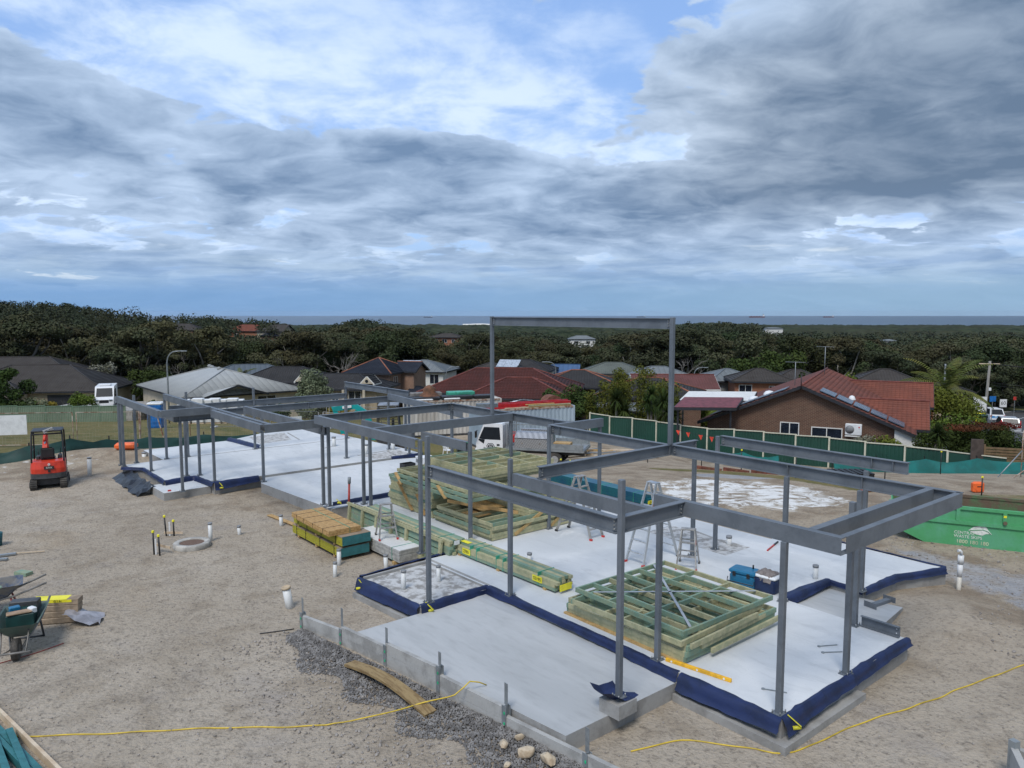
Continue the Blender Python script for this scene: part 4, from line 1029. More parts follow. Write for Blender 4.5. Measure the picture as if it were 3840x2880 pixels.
# ---- hoses and leads -----------------------------------------------------------------
def lead(name, label, pts, r_, m_, lift=.012):
    P_ = []
    for i in range(len(pts) - 1):
        p0, p1 = np.array(pts[i], float), np.array(pts[i + 1], float); k = max(2, int(np.linalg.norm(p1 - p0) / .12))
        p_1, p2 = np.array(pts[max(i - 1, 0)], float), np.array(pts[min(i + 2, len(pts) - 1)], float)
        for j in range(k):
            t_ = j / k; P_.append(.5 * ((2 * p0) + (-p_1 + p1) * t_ + (2 * p_1 - 5 * p0 + 4 * p1 - p2) * t_ ** 2 + (-p_1 + 3 * p0 - 3 * p1 + p2) * t_ ** 3))
    P_.append(np.array(pts[-1], float))
    out_ = []
    for i, p in enumerate(P_):
        x, y = p[0] + .012 * math.sin(i * .7), p[1] + .012 * math.sin(i * .9 + 1); z = p[2] if len(p) > 2 and p[2] > -.39 else hz(x, y) + lift
        out_.append((x, y, z))
    o = MB().tube([tuple(np.array(p) - np.array(out_[0])) for p in out_], r_, 6).build(name, m_, None, out_[0])
    return tag(o, label, 'lead')
yl = mat('yellow lead', (.62, .44, .04), .5)
lead('extension_lead', 'yellow lead across left gravel and draped over the sleeper wall', [(-7.6, 11.0, -.4), (-5.98, 11.12, -.4), (-4.44, 11.25, -.4), (-3.2, 11.3, -.4), (-2.3, 11.45, -.36), (-1.55, 11.75, -.30), AB(3.75, -3.3, -.12), AB(3.72, -3.04, .03), AB(3.70, -2.72, -.13)], .011, yl)
lead('extension_lead', 'yellow lead curving across right gravel past the slab corner', [(1.75, 10.62, -.4), (2.57, 10.91, -.4), (3.48, 10.72, -.4), (4.13, 10.62, -.4), (5.43, 11.35, -.4), (6.83, 12.01, -.4), (7.9, 12.6, -.4), (9.6, 13.4, -.4)], .011, yl)
lead('red_lead', 'thin red lead on gravel under the green wheelbarrow', [(-10.2, 13.05), (-9.6, 13.25), (-9.15, 13.75), (-8.75, 14.3)], .008, mat('red lead', (.30, .04, .03), .5))
lead('steel_rod', 'thin dark rod lying on gravel left of the sleeper wall', [tuple(AB(8.7, -4.6)[:2]), tuple(AB(8.5, -3.95)[:2])], .012, blk)
# ---- planks at bottom left --------------------------------------------------------------
for k, (x0, y0, x1, y1, m_, w, h, lb_) in enumerate(((-8.6, 11.95, -6.0, 9.78, palep, .05, .12, 'pale upper plank of the loose timber in bottom left corner'), (-8.35, 11.5, -6.0, 9.55, tealp, .09, .10, 'dark blue plank next to the pale upper plank'), (-8.25, 11.28, -6.1, 9.5, tealp, .07, .13, 'blue plank in the middle of corner timber'), (-7.62, 10.98, -6.3, 9.5, tealp, .09, .16, 'short blue plank starting mid-frame in corner timber'), (-7.78, 10.86, -6.5, 9.4, tealp, .09, .16, 'lower blue plank of the corner timber'), (-7.95, 10.72, -6.75, 9.4, palep, .06, .12, 'pale lower plank of the corner timber'))):
    z0 = -.42 + h / 2
    o = MB().bar((0, 0, 0), (x1 - x0, y1 - y0, 0), w, h).build('plank', m_, None, (x0, y0, z0)); tag(o, lb_, 'plank', 'planks in the corner')
# ================================================================== machines, containers, fences
kor = mat('digger orange', (.62, .045, .018), .38, scale=2, col2=(.50, .04, .02))
dgrey = mat('dark grey plastic', (.055, .057, .06), .55, scale=5)
ktl = mat('digger teal', (.005, .30, .29), .4, scale=2, var=.12)
glassm = mat('dark glass', (.015, .019, .024), .32, var=.1, spec=.28)
bluglass = mat('window glass', (.016, .022, .034), .10, var=.2, spec=.9)
whitec = mat('white vehicle paint', (.74, .745, .75), .28, scale=1, var=.04)
chrome = mat('bright metal', (.6, .6, .6), .2, metal=.9)
tlred = mat('tail lamp red', (.40, .012, .012), .25)
def rprofile(pts, x0, x1, mb):                  # closed (y, z) outline extruded along x
    mb.extr(pts, (x0, 0, 0), (0, 1, 0), (0, 0, 1), (1, 0, 0), x1 - x0)
def track(parent, x, w, L, h):
    pts = []
    r_ = h / 2
    for k in range(9): th = math.pi / 2 + math.pi * k / 8; pts.append((-L / 2 + r_ + r_ * math.cos(th), r_ + r_ * math.sin(th)))
    for k in range(9): th = -math.pi / 2 + math.pi * k / 8; pts.append((L / 2 - r_ + r_ * math.cos(th), r_ + r_ * math.sin(th)))
    mb = MB(); rprofile(pts, x - w / 2, x + w / 2, mb); o = mb.build('track', rubber, parent)
    per = [Vector((0, p[0], p[1])) for p in pts]; n_ = len(per); tot = []
    for i in range(n_):
        p, q_ = per[i], per[(i + 1) % n_]; k = max(1, int((q_ - p).length / .11))
        for j in range(k): tot.append((p + (q_ - p) * (j + .5) / k, (q_ - p).normalized()))
    mb = MB()
    for p, d in tot:
        nrm = Vector((0, d.z, -d.y)); mb.box((x, p.y + nrm.y * .012, p.z + nrm.z * .012), (w, .045, .035), np.array((Vector((1, 0, 0)), d, nrm)).T)
    kind(mb.build('track_cleats', rubber, o), 'stuff')
    for yy in (-L / 2 + r_, L / 2 - r_): MB().cyl((x + (w / 2 + .005) * (1 if x > 0 else -1), yy, r_), r_ * .62, .02, 14, axis=(1 if x > 0 else -1, 0, 0)).build('sprocket', dgrey, o)
    return o
def excavator(loc, rz, sc, body, label, canopy_post, roofm, high=False):
    e = thing('mini_excavator', label, 'excavator', loc, rz); e.scale = (sc,) * 3
    for sx in (-1, 1): track(e, sx * .52, .24, 1.55, .40)
    MB().box((0, 0, .28), (.82, .9, .2)).build('undercarriage', dgrey, e)
    MB().extr([(-.62, .0), (.62, .0), (.62, .30), (-.62, .30)], (0, .95, .05), (1, 0, 0), (0, .15, 1), (0, 1, 0), .05).build('blade', dgrey, e)
    # upper body: rounded counterweight at the back (-y)
    def arc(r_, y0, y1):
        P_ = [(-.60, y1), (-.62, y0 + .35)]
        for k in range(9): th = math.pi + math.pi * k / 8; P_.append((.62 * math.cos(th), y0 + .28 + .28 * math.sin(th) * r_))
        return P_ + [(.62, y0 + .35), (.60, y1)]
    MB().prism(arc(1.0, -.78, .55), .46, .66).build('lower_skirt', dgrey, e)
    bd = MB(); o1, o2 = arc(.98, -.76, .1), arc(.85, -.70, .06); n_ = len(o1)
    bd.add([(x * .99, y, .662) for x, y in o1] + [(x, y - .01, .85) for x, y in o1] + [(x * .96, y + .05, 1.10) for x, y in o1] + [(x * .9, y + .10, 1.13) for x, y in o1], [tuple(range(4 * n_ - 1, 3 * n_ - 1, -1))] + [(k * n_ + i, k * n_ + n_ + i, k * n_ + n_ + (i + 1) % n_, k * n_ + (i + 1) % n_) for k in range(3) for i in range(n_)])
    bd.build('engine_cover', body, e)
    MB().cbox((0, .33, .72), (1.16, .6, .12), .02).build('floor_deck', dgrey, e)
    MB().cbox((.40, .2, .86), (.30, .55, .36), .05).build('side_tank', body, e)
    st = MB().cbox((-.02, .02, 1.18), (.50, .46, .12), .04).build('seat', blk, e); MB().cbox((-.02, -.18, 1.40), (.48, .12, .44), .05).build('seat_back', blk, st)
    for sx in (-1, 1):
        c_ = MB().cbox((sx * .38, .22, 1.12), (.14, .45, .30), .03).build('console', dgrey, e); MB().tube([(sx * .38, .36, 1.25), (sx * .40, .42, 1.5)], .014, 6).build('lever', blk, c_)
    for sx in (-1, 1):
        MB().tube([(sx * .56, -.52, 1.10), (sx * .56, -.50, 1.25), (sx * .53, -.40, 2.20), (sx * .51, -.30, 2.30)], .033, 8).build('canopy_post', canopy_post, e)
        MB().tube([(sx * .56, .55, .78), (sx * .54, .52, 2.20), (sx * .50, .44, 2.30)], .030, 8).build('canopy_post', canopy_post, e)
        MB().tube([(sx * .555, -.47, 1.52), (sx * .55, .53, 1.52)], .014, 6).build('side_rail', canopy_post, e)
    rf = MB(); rf.sm = False; rf.cbox((0, .02, 2.33), (1.10, .98, .07), .03); rf.build('canopy_roof', roofm, e)
    MB().tube([(-.53, -.42, 2.22), (.53, -.42, 2.22)], .035, 8).build('canopy_bar', canopy_post, e)
    bm_ = MB(); bm_.extr([(.55, .62), (.85, .66), (1.25, 1.35), (1.75, 1.78), (1.70, 1.92), (1.10, 1.55), (.62, .92)] if not high else [(.5, .62), (.85, .66), (1.15, 1.75), (1.6, 2.15), (2.6, 2.05), (2.65, 2.25), (1.6, 2.45), (.95, 2.0)], (-.30, 0, 0), (0, 1, 0), (0, 0, 1), (1, 0, 0), .17); bm_.build('boom', body, e)
    am = MB(); am.extr([(1.62, 1.95), (1.80, 1.95), (2.15, .95), (2.05, .90)] if not high else [(2.45, 2.2), (2.7, 2.3), (2.25, .95), (2.05, .90)], (-.285, 0, 0), (0, 1, 0), (0, 0, 1), (1, 0, 0), .14); am.build('dipper_arm', body, e)
    MB().tube([(-.22, .75, 1.05), (-.22, 1.45, 1.88)], .04, 8).build('hydraulic_ram', chrome, e); MB().tube([(-.22, 1.1, 1.72), (-.22, 1.6, 2.05)], .05, 8).build('hydraulic_ram', body, e)
    bk = MB(); bk.extr([(2.0, .95), (2.22, .92), (2.20, .45), (1.95, .22), (1.70, .30), (1.72, .42), (1.95, .50)], (-.42, 0, 0), (0, 1, 0), (0, 0, 1), (1, 0, 0), .42); bk.build('bucket', dgrey, e)
    return e
p_ = Vector((-17.2, 27.85)); ex = excavator((p_.x, p_.y, hz(p_.x, p_.y) - .02), R(27), .91, kor, 'orange mini excavator with black canopy seen from behind on gravel', blk, blk)
pl = MB().box((.06, -.46, 2.37), (.36, .012, .13), rotm(R(20), R(-22), 0)).build('number_plate', whitep, ex); text('DB1XG', .105, blk, ex, (.06, -.475, 2.375), (R(90 + 20 - 20), R(22) * 0 - R(22), 0), 'plate_lettering')
MB().box((.05, -.778, .90), (.34, .012, .13)).build('model_badge', blk, ex); text('RFIX', .11, mat('badge silver', (.6, .58, .52), .4), ex, (.05, -.787, .90), (R(90), 0, 0), 'badge_lettering')
MB().cyl((.05, -.745, 1.03), .045, .03, 16, axis=(0, -1, 0)).build('round_emblem', whitep, ex); text('K', .06, kor, ex, (.05, -.777, 1.03), (R(90), 0, 0), 'emblem_mark')
MB().cyl((-.50, -.50, .98), .03, .04, 10, axis=(-.4, -1, 0)).build('reflector', mat('amber', (.7, .3, .02), .3), ex)
MB().box((.05, -.775, .76), (.09, .01, .09)).build('latch', blk, ex); MB().box((-.57, -.3, .80), (.02, .12, .16)).build('vent', blk, ex)
x_, y_ = -7.2, 44.2
e2 = excavator((x_, y_, hz(x_, y_)), R(96), 1.22, ktl, 'teal excavator with grey canopy parked behind the far slab', dgrey, mat('canopy grey', (.20, .22, .25), .5), True)
MB().box((-.30, 1.95, 2.26), (.19, .42, .11), rotm(R(-8), 0, 0)).build('boom_decal', whitep, e2); MB().box((.0, -.772, .80), (.42, .01, .12)).build('rear_decal', whitep, e2)
text('KOBELCO', .085, ktl, e2, (0, -.779, .80), (R(90), 0, 0), 'decal_lettering')
o = MB().extr([(0, 0), (.7, 0), (.75, .35), (.5, .55), (.1, .5)], (0, 0, 0), (1, 0, 0), (0, 0, 1), (0, 1, 0), .5).build('spare_bucket', orangep, None, (-9.6, 40.9, hz(-9.6, 40.9)), R(20)); tag(o, 'orange digger bucket on the ground behind the far slab edge', 'bucket')
o = MB().cbox((0, 0, .14), (.9, .45, .28), .08).build('orange_case', orangep, None, (-17.0, 33.1, hz(-17.0, 33.1) + .02), R(10)); tag(o, 'orange plastic case on dirt behind the leftmost posts', 'case')
# ------------------------------------------------------------------ truck
tk = thing('service_truck', 'white cab-over service truck with chequer-plate tool boxes behind the slab', 'truck', (1.0, 40.6, hz(1.0, 40.6) + .02), R(164))
def P3(pts, y0, y1, nm, m_, par=None, ins=0.0):  # side outline in (x, z) from y0 to y1
    mb = MB(); mb.extr(pts, (0, y0, 0), (1, 0, 0), (0, 0, 1), (0, 1, 0), y1 - y0); return mb.build(nm, m_, par or tk)
cab = P3([(1.30, .45), (2.72, .45), (2.80, .95), (2.78, 1.15), (2.38, 2.08), (2.25, 2.15), (1.34, 2.15), (1.30, 2.05)], -.9, .9, 'cab', whitec)
for s_ in (-1, 1):
    yy = .902 * s_
    P3([(1.42, 1.28), (2.40, 1.28), (2.62, 1.32), (2.34, 1.95), (1.48, 1.95)], yy - .004, yy + .008, 'side_window', glassm)
    P3([(2.36, 1.04), (2.66, 1.22), (2.64, 1.30), (2.30, 1.26)], yy - .002, yy + .010, 'quarter_window', glassm)
    MB().cbox((1.55, yy, 1.0), (.16, .03, .10), .01).build('door_handle', blk, tk)
    m0 = MB().cbox((2.75, yy + .16 * s_, 1.55), (.10, .16, .36), .02).build('mirror', blk, tk); MB().tube([(2.68, yy, 1.75), (2.75, yy + .16 * s_, 1.75)], .014, 6).build('mirror_arm', blk, m0)
mb = MB(); mb.quad((2.81, -.80, 1.12), (2.81, .80, 1.12), (2.42, .76, 2.02), (2.42, -.76, 2.02)); mb.build('windscreen', glassm, tk)
MB().cbox((2.80, 0, .62), (.12, 1.78, .32), .03).build('bumper', whitep, tk)
for s_ in (-1, 1): MB().cbox((2.80, s_ * .68, .88), (.08, .34, .18), .03).build('headlamp', chrome, tk)
for x in (2.02, -1.55):
    for s_ in (-1, 1):
        w_ = MB().tube([(x, s_ * .72, .38), (x, s_ * .95, .38)], .38, 20).build('wheel', rubber, tk); MB().cyl((x, s_ * .955, .38), .20, .015, 16, axis=(0, s_, 0)).build('rim', alu, w_)
    MB().lathe([(.40, -.0), (.42, .0)], n=4).build('arch_lip', dgrey, tk) if False else None
MB().b2(-3.0, -.40, .55, 1.28, .40, .75).build('chassis', dgrey, tk)
MB().b2(-3.1, -1.0, .80, 1.15, 1.0, .92).build('tray', galv, tk)
chq = bpy.data.materials.new('chequer plate'); chq.use_nodes = True
q = NT(chq.node_tree); b = chq.node_tree.nodes['Principled BSDF']; b.inputs['Metallic'].default_value = .55; b.inputs['Roughness'].default_value = .38
cx2 = q.n('ShaderNodeTexChecker'); cx2.inputs['Scale'].default_value = 22; cx2.inputs[1].default_value = (.50, .50, .50, 1); cx2.inputs[2].default_value = (.24, .245, .25, 1)
tcx = q.n('ShaderNodeTexCoord'); mpx = q.n('ShaderNodeMapping'); mpx.inputs['Rotation'].default_value = (R(45), R(45), R(45)); q.l(tcx.outputs['Object'], mpx.inputs[0]); q.l(mpx.outputs[0], cx2.inputs[0]); q.l(cx2.outputs[0], b.inputs['Base Color'])
for k, (x0, x1, y0, y1) in enumerate(((-1.15, .62, .35, .98), (-1.15, .62, -.98, -.35))):
    bx_ = MB(); s_ = 1 if y0 > 0 else -1
    bx_.extr([(0, 0), (.63, 0), (.63, .52), (.28, .82), (0, .82)], (x0, s_ * .35, .925), (0, s_, 0), (0, 0, 1), (1, 0, 0), x1 - x0); tbx = bx_.build('tool_box', chq, tk)
    for xx in (-.75, .2): MB().cyl((xx, s_ * .985, 1.18), .045, .015, 12, axis=(0, s_, 0)).build('lock', chrome, tbx)
    MB().b2(x0 - .01, s_ * .975, 1.42, x1 + .01, s_ * .995, 1.45).build('lid_seam', dgrey, tbx)
MB().b2(-3.05, -.95, .925, -1.30, .98, .96).build('tray_floor', galv, tk)
for s_ in (-1, 1): MB().b2(-3.08, s_ * 1.0, .93, -1.2, s_ * .97, 1.22).build('drop_side', galv, tk)
cr_ = MB().b2(-2.35, .2, .965, -1.45, .85, 1.25).build('wooden_crate', raw, tk)
for x in (1.05, -2.95):
    for s_ in (-1, 1): MB().bar((x, s_ * .92, .93), (x, s_ * .92, 2.15), .05, .05).build('rack_post', galv, tk)
for s_ in (-1, 1): MB().bar((1.15, s_ * .92, 2.17), (-3.0, s_ * .92, 2.17), .05, .05).build('rack_rail', galv, tk)
for k in range(7): MB().bar((1.10, -.85, 1.15 + .15 * k), (1.10, .85, 1.15 + .15 * k), .02, .02).build('headboard_bar', galv, tk)
for k in range(9): MB().bar((1.10, -.80 + .2 * k, 1.0), (1.10, -.80 + .2 * k, 2.12), .015, .015).build('headboard_bar', galv, tk)
MB().bar((.95, .9, 1.7), (.5, .92, 2.15), .035, .035).build('rack_brace', galv, tk); MB().bar((-2.6, .92, 2.15), (-2.9, .9, 1.7), .035, .035).build('rack_brace', galv, tk)
gn = MB().cbox((.85, .30, 1.30), (.30, .40, .42), .04).build('generator', redp, tk); MB().tube([(.70, .1, 1.25), (.70, .1, 1.62), (1.0, .1, 1.62), (1.0, .5, 1.62), (.7, .5, 1.62), (.7, .5, 1.25)], .02, 6).build('generator_frame', redp, gn)
text('BAY    STEEL', .15, dgrey, tk, (1.96, .908, .80), (R(90), 0, R(180)), 'door_lettering')
em = MB()
for s0, s1, mi in ((.23, .20, 0), (.15, .0, 0)):
    pass
def dia(r0): return [(-r0, .25 * r0), (-.55 * r0, .9 * r0), (.55 * r0, .9 * r0), (r0, .25 * r0), (0, -1.15 * r0)]
MB().extr(dia(.24), (1.98, .905, .86), (-1, 0, 0), (0, 0, 1), (0, 1, 0), .004).build('door_emblem', dgrey, tk); MB().extr(dia(.20), (1.98, .910, .86), (-1, 0, 0), (0, 0, 1), (0, 1, 0), .003).build('door_emblem', whitec, tk)
MB().extr(dia(.17), (1.98, .914, .86), (-1, 0, 0), (0, 0, 1), (0, 1, 0), .003).build('door_emblem', dgrey, tk); text('N', .17, whitec, tk, (1.98, .92, .90), (R(90), 0, R(180)), 'emblem_letter')
# ------------------------------------------------------------------ containers
def container(p0, p1, zb, m_, label, name='shipping_container', open_end=False, D_=2.44, Hc=2.59, rust=None):
    p0, p1 = Vector(p0), Vector(p1); L = (p1 - p0).length; rz = math.atan2(p1.y - p0.y, p1.x - p0.x)
    c = thing(name, label, 'container', (p0.x, p0.y, zb), rz)
    def corr(L_, n_, dep):                       # trapezoid corrugation outline along x
        P_ = []; w = L_ / n_
        for k in range(n_): P_ += [(k * w, 0), (k * w + .25 * w, 0), (k * w + .42 * w, dep), (k * w + .75 * w, dep), (k * w + .92 * w, 0)]
        return P_ + [(L_, 0)]
    for yy, sg in ((.02, 1), (D_ - .02, -1)):
        P_ = corr(L - .24, 22, .035 * sg); mb = MB()
        mb.grid([[(x + .12, yy + d_, z) for x, d_ in P_] for z in (.15, Hc - .12)][::sg]); mb.build('side_wall', m_, c)
    MB().b2(.1, .05, Hc - .07, L - .1, D_ - .05, Hc - .035).build('roof', m_, c)
    MB().b2(0, 0, .02, L, D_, .14).build('floor', dgrey, c)
    for x in (0, L - .12):
        for y in (0, D_ - .12): MB().b2(x, y, 0, x + .12, y + .12, Hc).build('corner_post', m_, c)
    for y in (0, D_ - .10): MB().b2(.12, y, Hc - .12, L - .12, y + .10, Hc - .002).build('top_rail', rust or m_, c)
    for x in (0, L - .10): MB().b2(x, .12, Hc - .12, x + .1, D_ - .12, Hc - .002).build('end_rail', m_, c)
    MB().b2(L - .06, .12, .14, L - .02, D_ - .12, Hc - .12).build('end_wall', m_, c)
    if not open_end: MB().b2(.02, .12, .14, .06, D_ - .12, Hc - .12).build('end_door', m_, c)
    else:
        for y, a_ in ((.06, -70), (D_ - .06, 75)):
            d_ = MB(); d_.b2(-1.1, -.03, .15, 0, .03, Hc - .15); o = d_.build('open_door', m_, c, (0, y, 0), R(a_))
            for k in range(4): MB().b2(-1.0, -.05, .45 + k * .5, -.1, -.031, .52 + k * .5).build('door_rib', m_, o)
    return c
cblue = mat('pale blue container paint', (.36, .44, .50), .6, scale=.9, col2=(.29, .36, .42), stretch=(1, 1, .4))
cwhite = mat('weathered white container paint', (.55, .53, .49), .65, scale=1.2, col2=(.40, .37, .33), stretch=(1.6, 1.6, .25))
rustm = mat('rusty rail', (.42, .36, .30), .8, scale=3, col2=(.20, .085, .04))
ZC = -2.78
cB = container((-1.9, 48.2), (4.25, 50.9), ZC, cblue, 'pale blue shipping container carrying red beams behind the truck', rust=rustm)
cW = container((-7.1, 53.2), (-.75, 55.3), ZC - .02, cwhite, 'rust-streaked white shipping container with open doors and scrap on top', open_end=True, rust=rustm)
rz2 = math.atan2(2.7, 6.15)
def on(c, x, y, z): return c.matrix_basis @ Vector((x, y, z))
redst = mat('red lintel steel', (.42, .012, .016), .4, var=.15)
for k, (x0, x1, y, z, w, h, m_, nm, lb_, cat) in enumerate(((1.1, 6.55, .30, 2.62, .14, .28, redst, 'steel_beam', 'front red steel beam on the pale blue container roof', 'beam'), (1.4, 6.5, .60, 2.62, .14, .33, redst, 'steel_beam', 'taller red steel beam behind the front one on container', 'beam'), (.3, 2.6, .12, 2.60, .12, .10, redst, 'steel_beam', 'short thin red beam at left of the container roof', 'beam'),
        (3.2, 6.45, .04, 2.60, .14, .07, raw, 'timber_length', 'brown timber length along the front container roof edge', 'timber'), (3.3, 6.4, .02, 2.68, .12, .07, pine, 'timber_length', 'pale timber length on top of the brown one on container', 'timber'), (3.1, 5.2, .06, 2.76, .12, .06, raw, 'timber_length', 'short weathered timber topmost at container roof edge', 'timber'), (1.6, 3.3, .03, 2.60, .2, .05, palep, 'timber_length', 'grey-brown plank on the container roof left of timbers', 'timber'))):
    o = MB().b2(x0, y, z, x1, y + w, z + h).build(nm, m_, None, cB.location, rz2); tag(o, lb_, cat, 'lengths on the container roof')
wl_ = MB(); wl_.sm = True; wl_.grid([[(2.2 + 3.2 * i / 26, 1.2 + j * .8, 2.63 + .02 * (i % 2) + .38 * math.sin(math.pi * min(1, i / 22)) * (.6 if j else 1)) for j in range(2)] for i in range(27)])
tag(wl_.build('roofing_sheet', whitep, None, cB.location, rz2), 'bowed white corrugated sheet on the blue container roof', 'roofing sheet')
o = MB().extr([(.9 * math.cos(t_) * .7, .55 * math.sin(t_)) for t_ in np.linspace(0, math.pi, 12)], (5.8, 1.3, 2.62), (1, 0, 0), (0, 0, 1), (0, 1, 0), .9).build('rusty_tank', mat('rust brown', (.16, .06, .035), .85, scale=4), None, cB.location, rz2); tag(o, 'half-round rusty drum on right of the blue container roof', 'drum')
o = MB().b2(-.1, .25, 2.6, 1.2, .9, 2.95).build('grey_crate', mat('grey crate', (.16, .185, .20), .6), None, cB.location, rz2); tag(o, 'grey steel crate on left end of the blue container roof', 'crate')
rz3 = math.atan2(2.1, 6.35)
scrap = [(0.1, 2.2, .25, 2.60, 1.2, .20, blk, 'black plastic bundle at left on white container roof'), (2.3, 4.6, .2, 2.60, 1.0, .24, blk, 'long black bundle mid white container roof'), (4.7, 6.2, .3, 2.60, .9, .22, blk, 'black bundle at right end of white container roof'), (3.0, 5.0, 1.2, 2.60, .9, .44, strapm, 'green sheet pile at back of white container roof'), (.1, 1.6, .05, 2.60, .15, .12, whitep, 'white length at front left of white container roof'), (2.4, 3.6, .06, 2.60, .14, .14, whitep, 'white panel at front middle of white container roof'), (.3, 2.6, 1.5, 2.60, .8, .42, mat('grey scrap', (.18, .17, .16), .8), 'grey pallet pile at back left of white container roof')]
for (x0, x1, y, z, dy_, h, m_, lb_) in scrap:
    r_ = np.random.RandomState(int(x0 * 10)); mb = MB(); mb.cbox(((x0 + x1) / 2, y + dy_ / 2, z + h / 2), (x1 - x0, dy_, h), .05)
    tag(mb.build('scrap_bundle', m_, None, cW.location, rz3), lb_, 'scrap', 'scrap on the white container')
hp = MB(); hp.lathe([(.9, 0), (.72, .25), (.45, .5), (.5, .72), (.2, .95), (0, 1.0)], n=9); o = hp.build('rusty_hopper', mat('hopper rust', (.17, .075, .04), .9, scale=3, col2=(.10, .05, .03)), None, on(cW, 1.6, 1.4, 2.6)); tag(o, 'rusty brown hopper standing on the white container roof', 'hopper')
# ------------------------------------------------------------------ skip bin
sk_ = thing('skip_bin', 'green steel skip bin lettered in white at the right edge', 'skip bin', (11.83, 20.9, -.52), R(-25.4))
skg = mat('skip green', (.075, .33, .13), .6, scale=1.3, col2=(.10, .35, .19), bump=.12, bscale=9, detail=8)
skr = mat('skip rust', (.14, .095, .065), .9, scale=3, col2=(.10, .16, .075), bump=.4)
prof = [(-.82, .36), (0, 0), (2.15, 0), (3.0, .36), (3.25, 1.18), (-1.05, 1.18)]
D_ = 1.62
MB().extr(prof, (0, 0, 0), (1, 0, 0), (0, 0, 1), (0, 1, 0), .03).build('front_panel', skg, sk_)
MB().extr(prof, (0, D_ - .03, 0), (1, 0, 0), (0, 0, 1), (0, 1, 0), .03).build('back_panel', skr, sk_)
for k in (0, 1, 2, 3, 5):
    if k == 4: continue
    (x0, z0), (x1, z1) = prof[k], prof[(k + 1) % 6]
    MB().bar((x0, D_ / 2, z0), (x1, D_ / 2, z1), D_ - .07, .03, (0, 0, 1) if abs(x1 - x0) > .3 else (1, 0, 0)).build(('end_slope', 'base_plate', 'end_slope', 'end_wall', '', 'end_wall')[k], skg, sk_)
MB().b2(-1.12, -.05, 1.12, 3.3, .05, 1.20).build('top_rim', skg, sk_); MB().b2(-1.12, D_ - .05, 1.12, 3.3, D_ + .05, 1.20).build('top_rim', skr, sk_)
MB().b2(-.98, -.045, .70, 3.15, -.002, .80).build('side_rail', skg, sk_)
for x in (-.55, .55, 1.65, 2.65): MB().b2(x, -.05, .80, x + .09, -.004, 1.12).build('rib', skg, sk_)
for x in (-.5, 1.70): MB().cyl((x, -.05, .86), .05, .05, 10, axis=(0, -1, 0)).build('lifting_lug', skr, sk_)
MB().b2(1.66, -.056, 1.0, 1.73, -.051, 1.06).build('reflector', yel, sk_)
lw = mat('sign white', (.70, .72, .66), .6, scale=14, var=.12)
text('CENTRAL', .115, lw, sk_, (.52, -.004, .46), (R(90), 0, 0), 'lettering', align='LEFT'); text('WASTE SKIPS', .115, lw, sk_, (.52, -.004, .355), (R(90), 0, 0), 'lettering', align='LEFT'); text('1800 180 180', .14, mat('sign cream', (.60, .58, .40), .6), sk_, (.58, -.004, .21), (R(90), 0, 0), 'lettering', align='LEFT')
lf_ = [(0, 0), (.12, .10), (.30, .17), (.42, .13), (.47, .05), (.56, -.06), (.50, -.05), (.42, -.06), (.34, -.11), (.20, -.10), (.10, -.06)]
MB().extr(lf_, (.86, -.006, .55), (1, 0, 0), (0, 0, 1), (0, 1, 0), .004).build('leaf_emblem', lw, sk_)
MB().tube([(.86 + x, -.012, .55 + z) for x, z in ((.03, .0), (.18, .02), (.34, .05), (.45, .02), (.53, -.05))], .009, 5).build('leaf_vein', skg, sk_)
# ------------------------------------------------------------------ wheelbarrows
def barrow(loc, rz, label, traym, framem, legm):
    w = thing('wheelbarrow', label, 'wheelbarrow', loc, rz)              # wheel towards -y, handles towards +y
    o = MB().tube([(-.055, -.62, .20), (.055, -.62, .20)], .20, 22).build('wheel', rubber, w); MB().tube([(-.058, -.62, .2), (.058, -.62, .2)], .09, 14).build('rim', framem, o)
    for s_ in (-1, 1):
        MB().tube([(s_ * .09, -.62, .20), (s_ * .16, -.3, .30), (s_ * .26, .35, .42), (s_ * .31, .95, .62)], .022, 7).build('handle', framem, w)
        MB().tube([(s_ * .24, .28, .40), (s_ * .27, .40, .0)], .02, 7).build('leg', legm, w)
    MB().tube([(-.27, .40, .012), (.27, .40, .012)], .018, 6).build('leg_brace', legm, w); MB().tube([(-.27, -.86, .22), (.27, -.86, .22)], .02, 6).build('nose_bar', framem, w)
    for s_ in (-1, 1): MB().tube([(s_ * .09, -.62, .2), (s_ * .2, -.86, .22), (s_ * .22, -.62, .55)], .015, 6).build('nose_stay', framem, w)
    P_ = []
    for (z, x0, y0, y1) in ((.36, .18, -.42, .18), (.40, .22, -.46, .24), (.66, .36, -.72, .50), (.68, .385, -.75, .52), (.665, .36, -.72, .50), (.42, .20, -.44, .22), (.385, .16, -.40, .16)):
        P_.append([(-x0, y0 + .08, z), (-x0 + .08, y0, z), (x0 - .08, y0, z), (x0, y0 + .08, z), (x0, y1 - .06, z), (x0 - .06, y1, z), (-x0 + .06, y1, z), (-x0, y1 - .06, z), (-x0, y0 + .08, z)])
    tr_ = MB(); tr_.sm = False; tr_.grid(P_); n_ = len(P_) * 9
    tr_.f.append(tuple(range(n_ - 9, n_ - 1))); tr_.m.append(0); tr_.smf.append(False); tr_.f.append(tuple(range(7, -1, -1))); tr_.m.append(0); tr_.smf.append(False)
    tr_.build('tray', traym, w)
    return w
gtray = mat('green barrow tray', (.075, .125, .105), .6, scale=4, col2=(.11, .13, .115)); btray = mat('cement-crusted barrow tray', (.17, .165, .155), .85, scale=4, col2=(.05, .08, .14), bump=.4)
gal2 = mat('dull pipe frame', (.20, .19, .175), .6, scale=5)
bw = barrow((-9.46, 14.2, -.43), R(22), 'green wheelbarrow full of tools with its wheel facing the camera', gtray, gal2, dgrey)
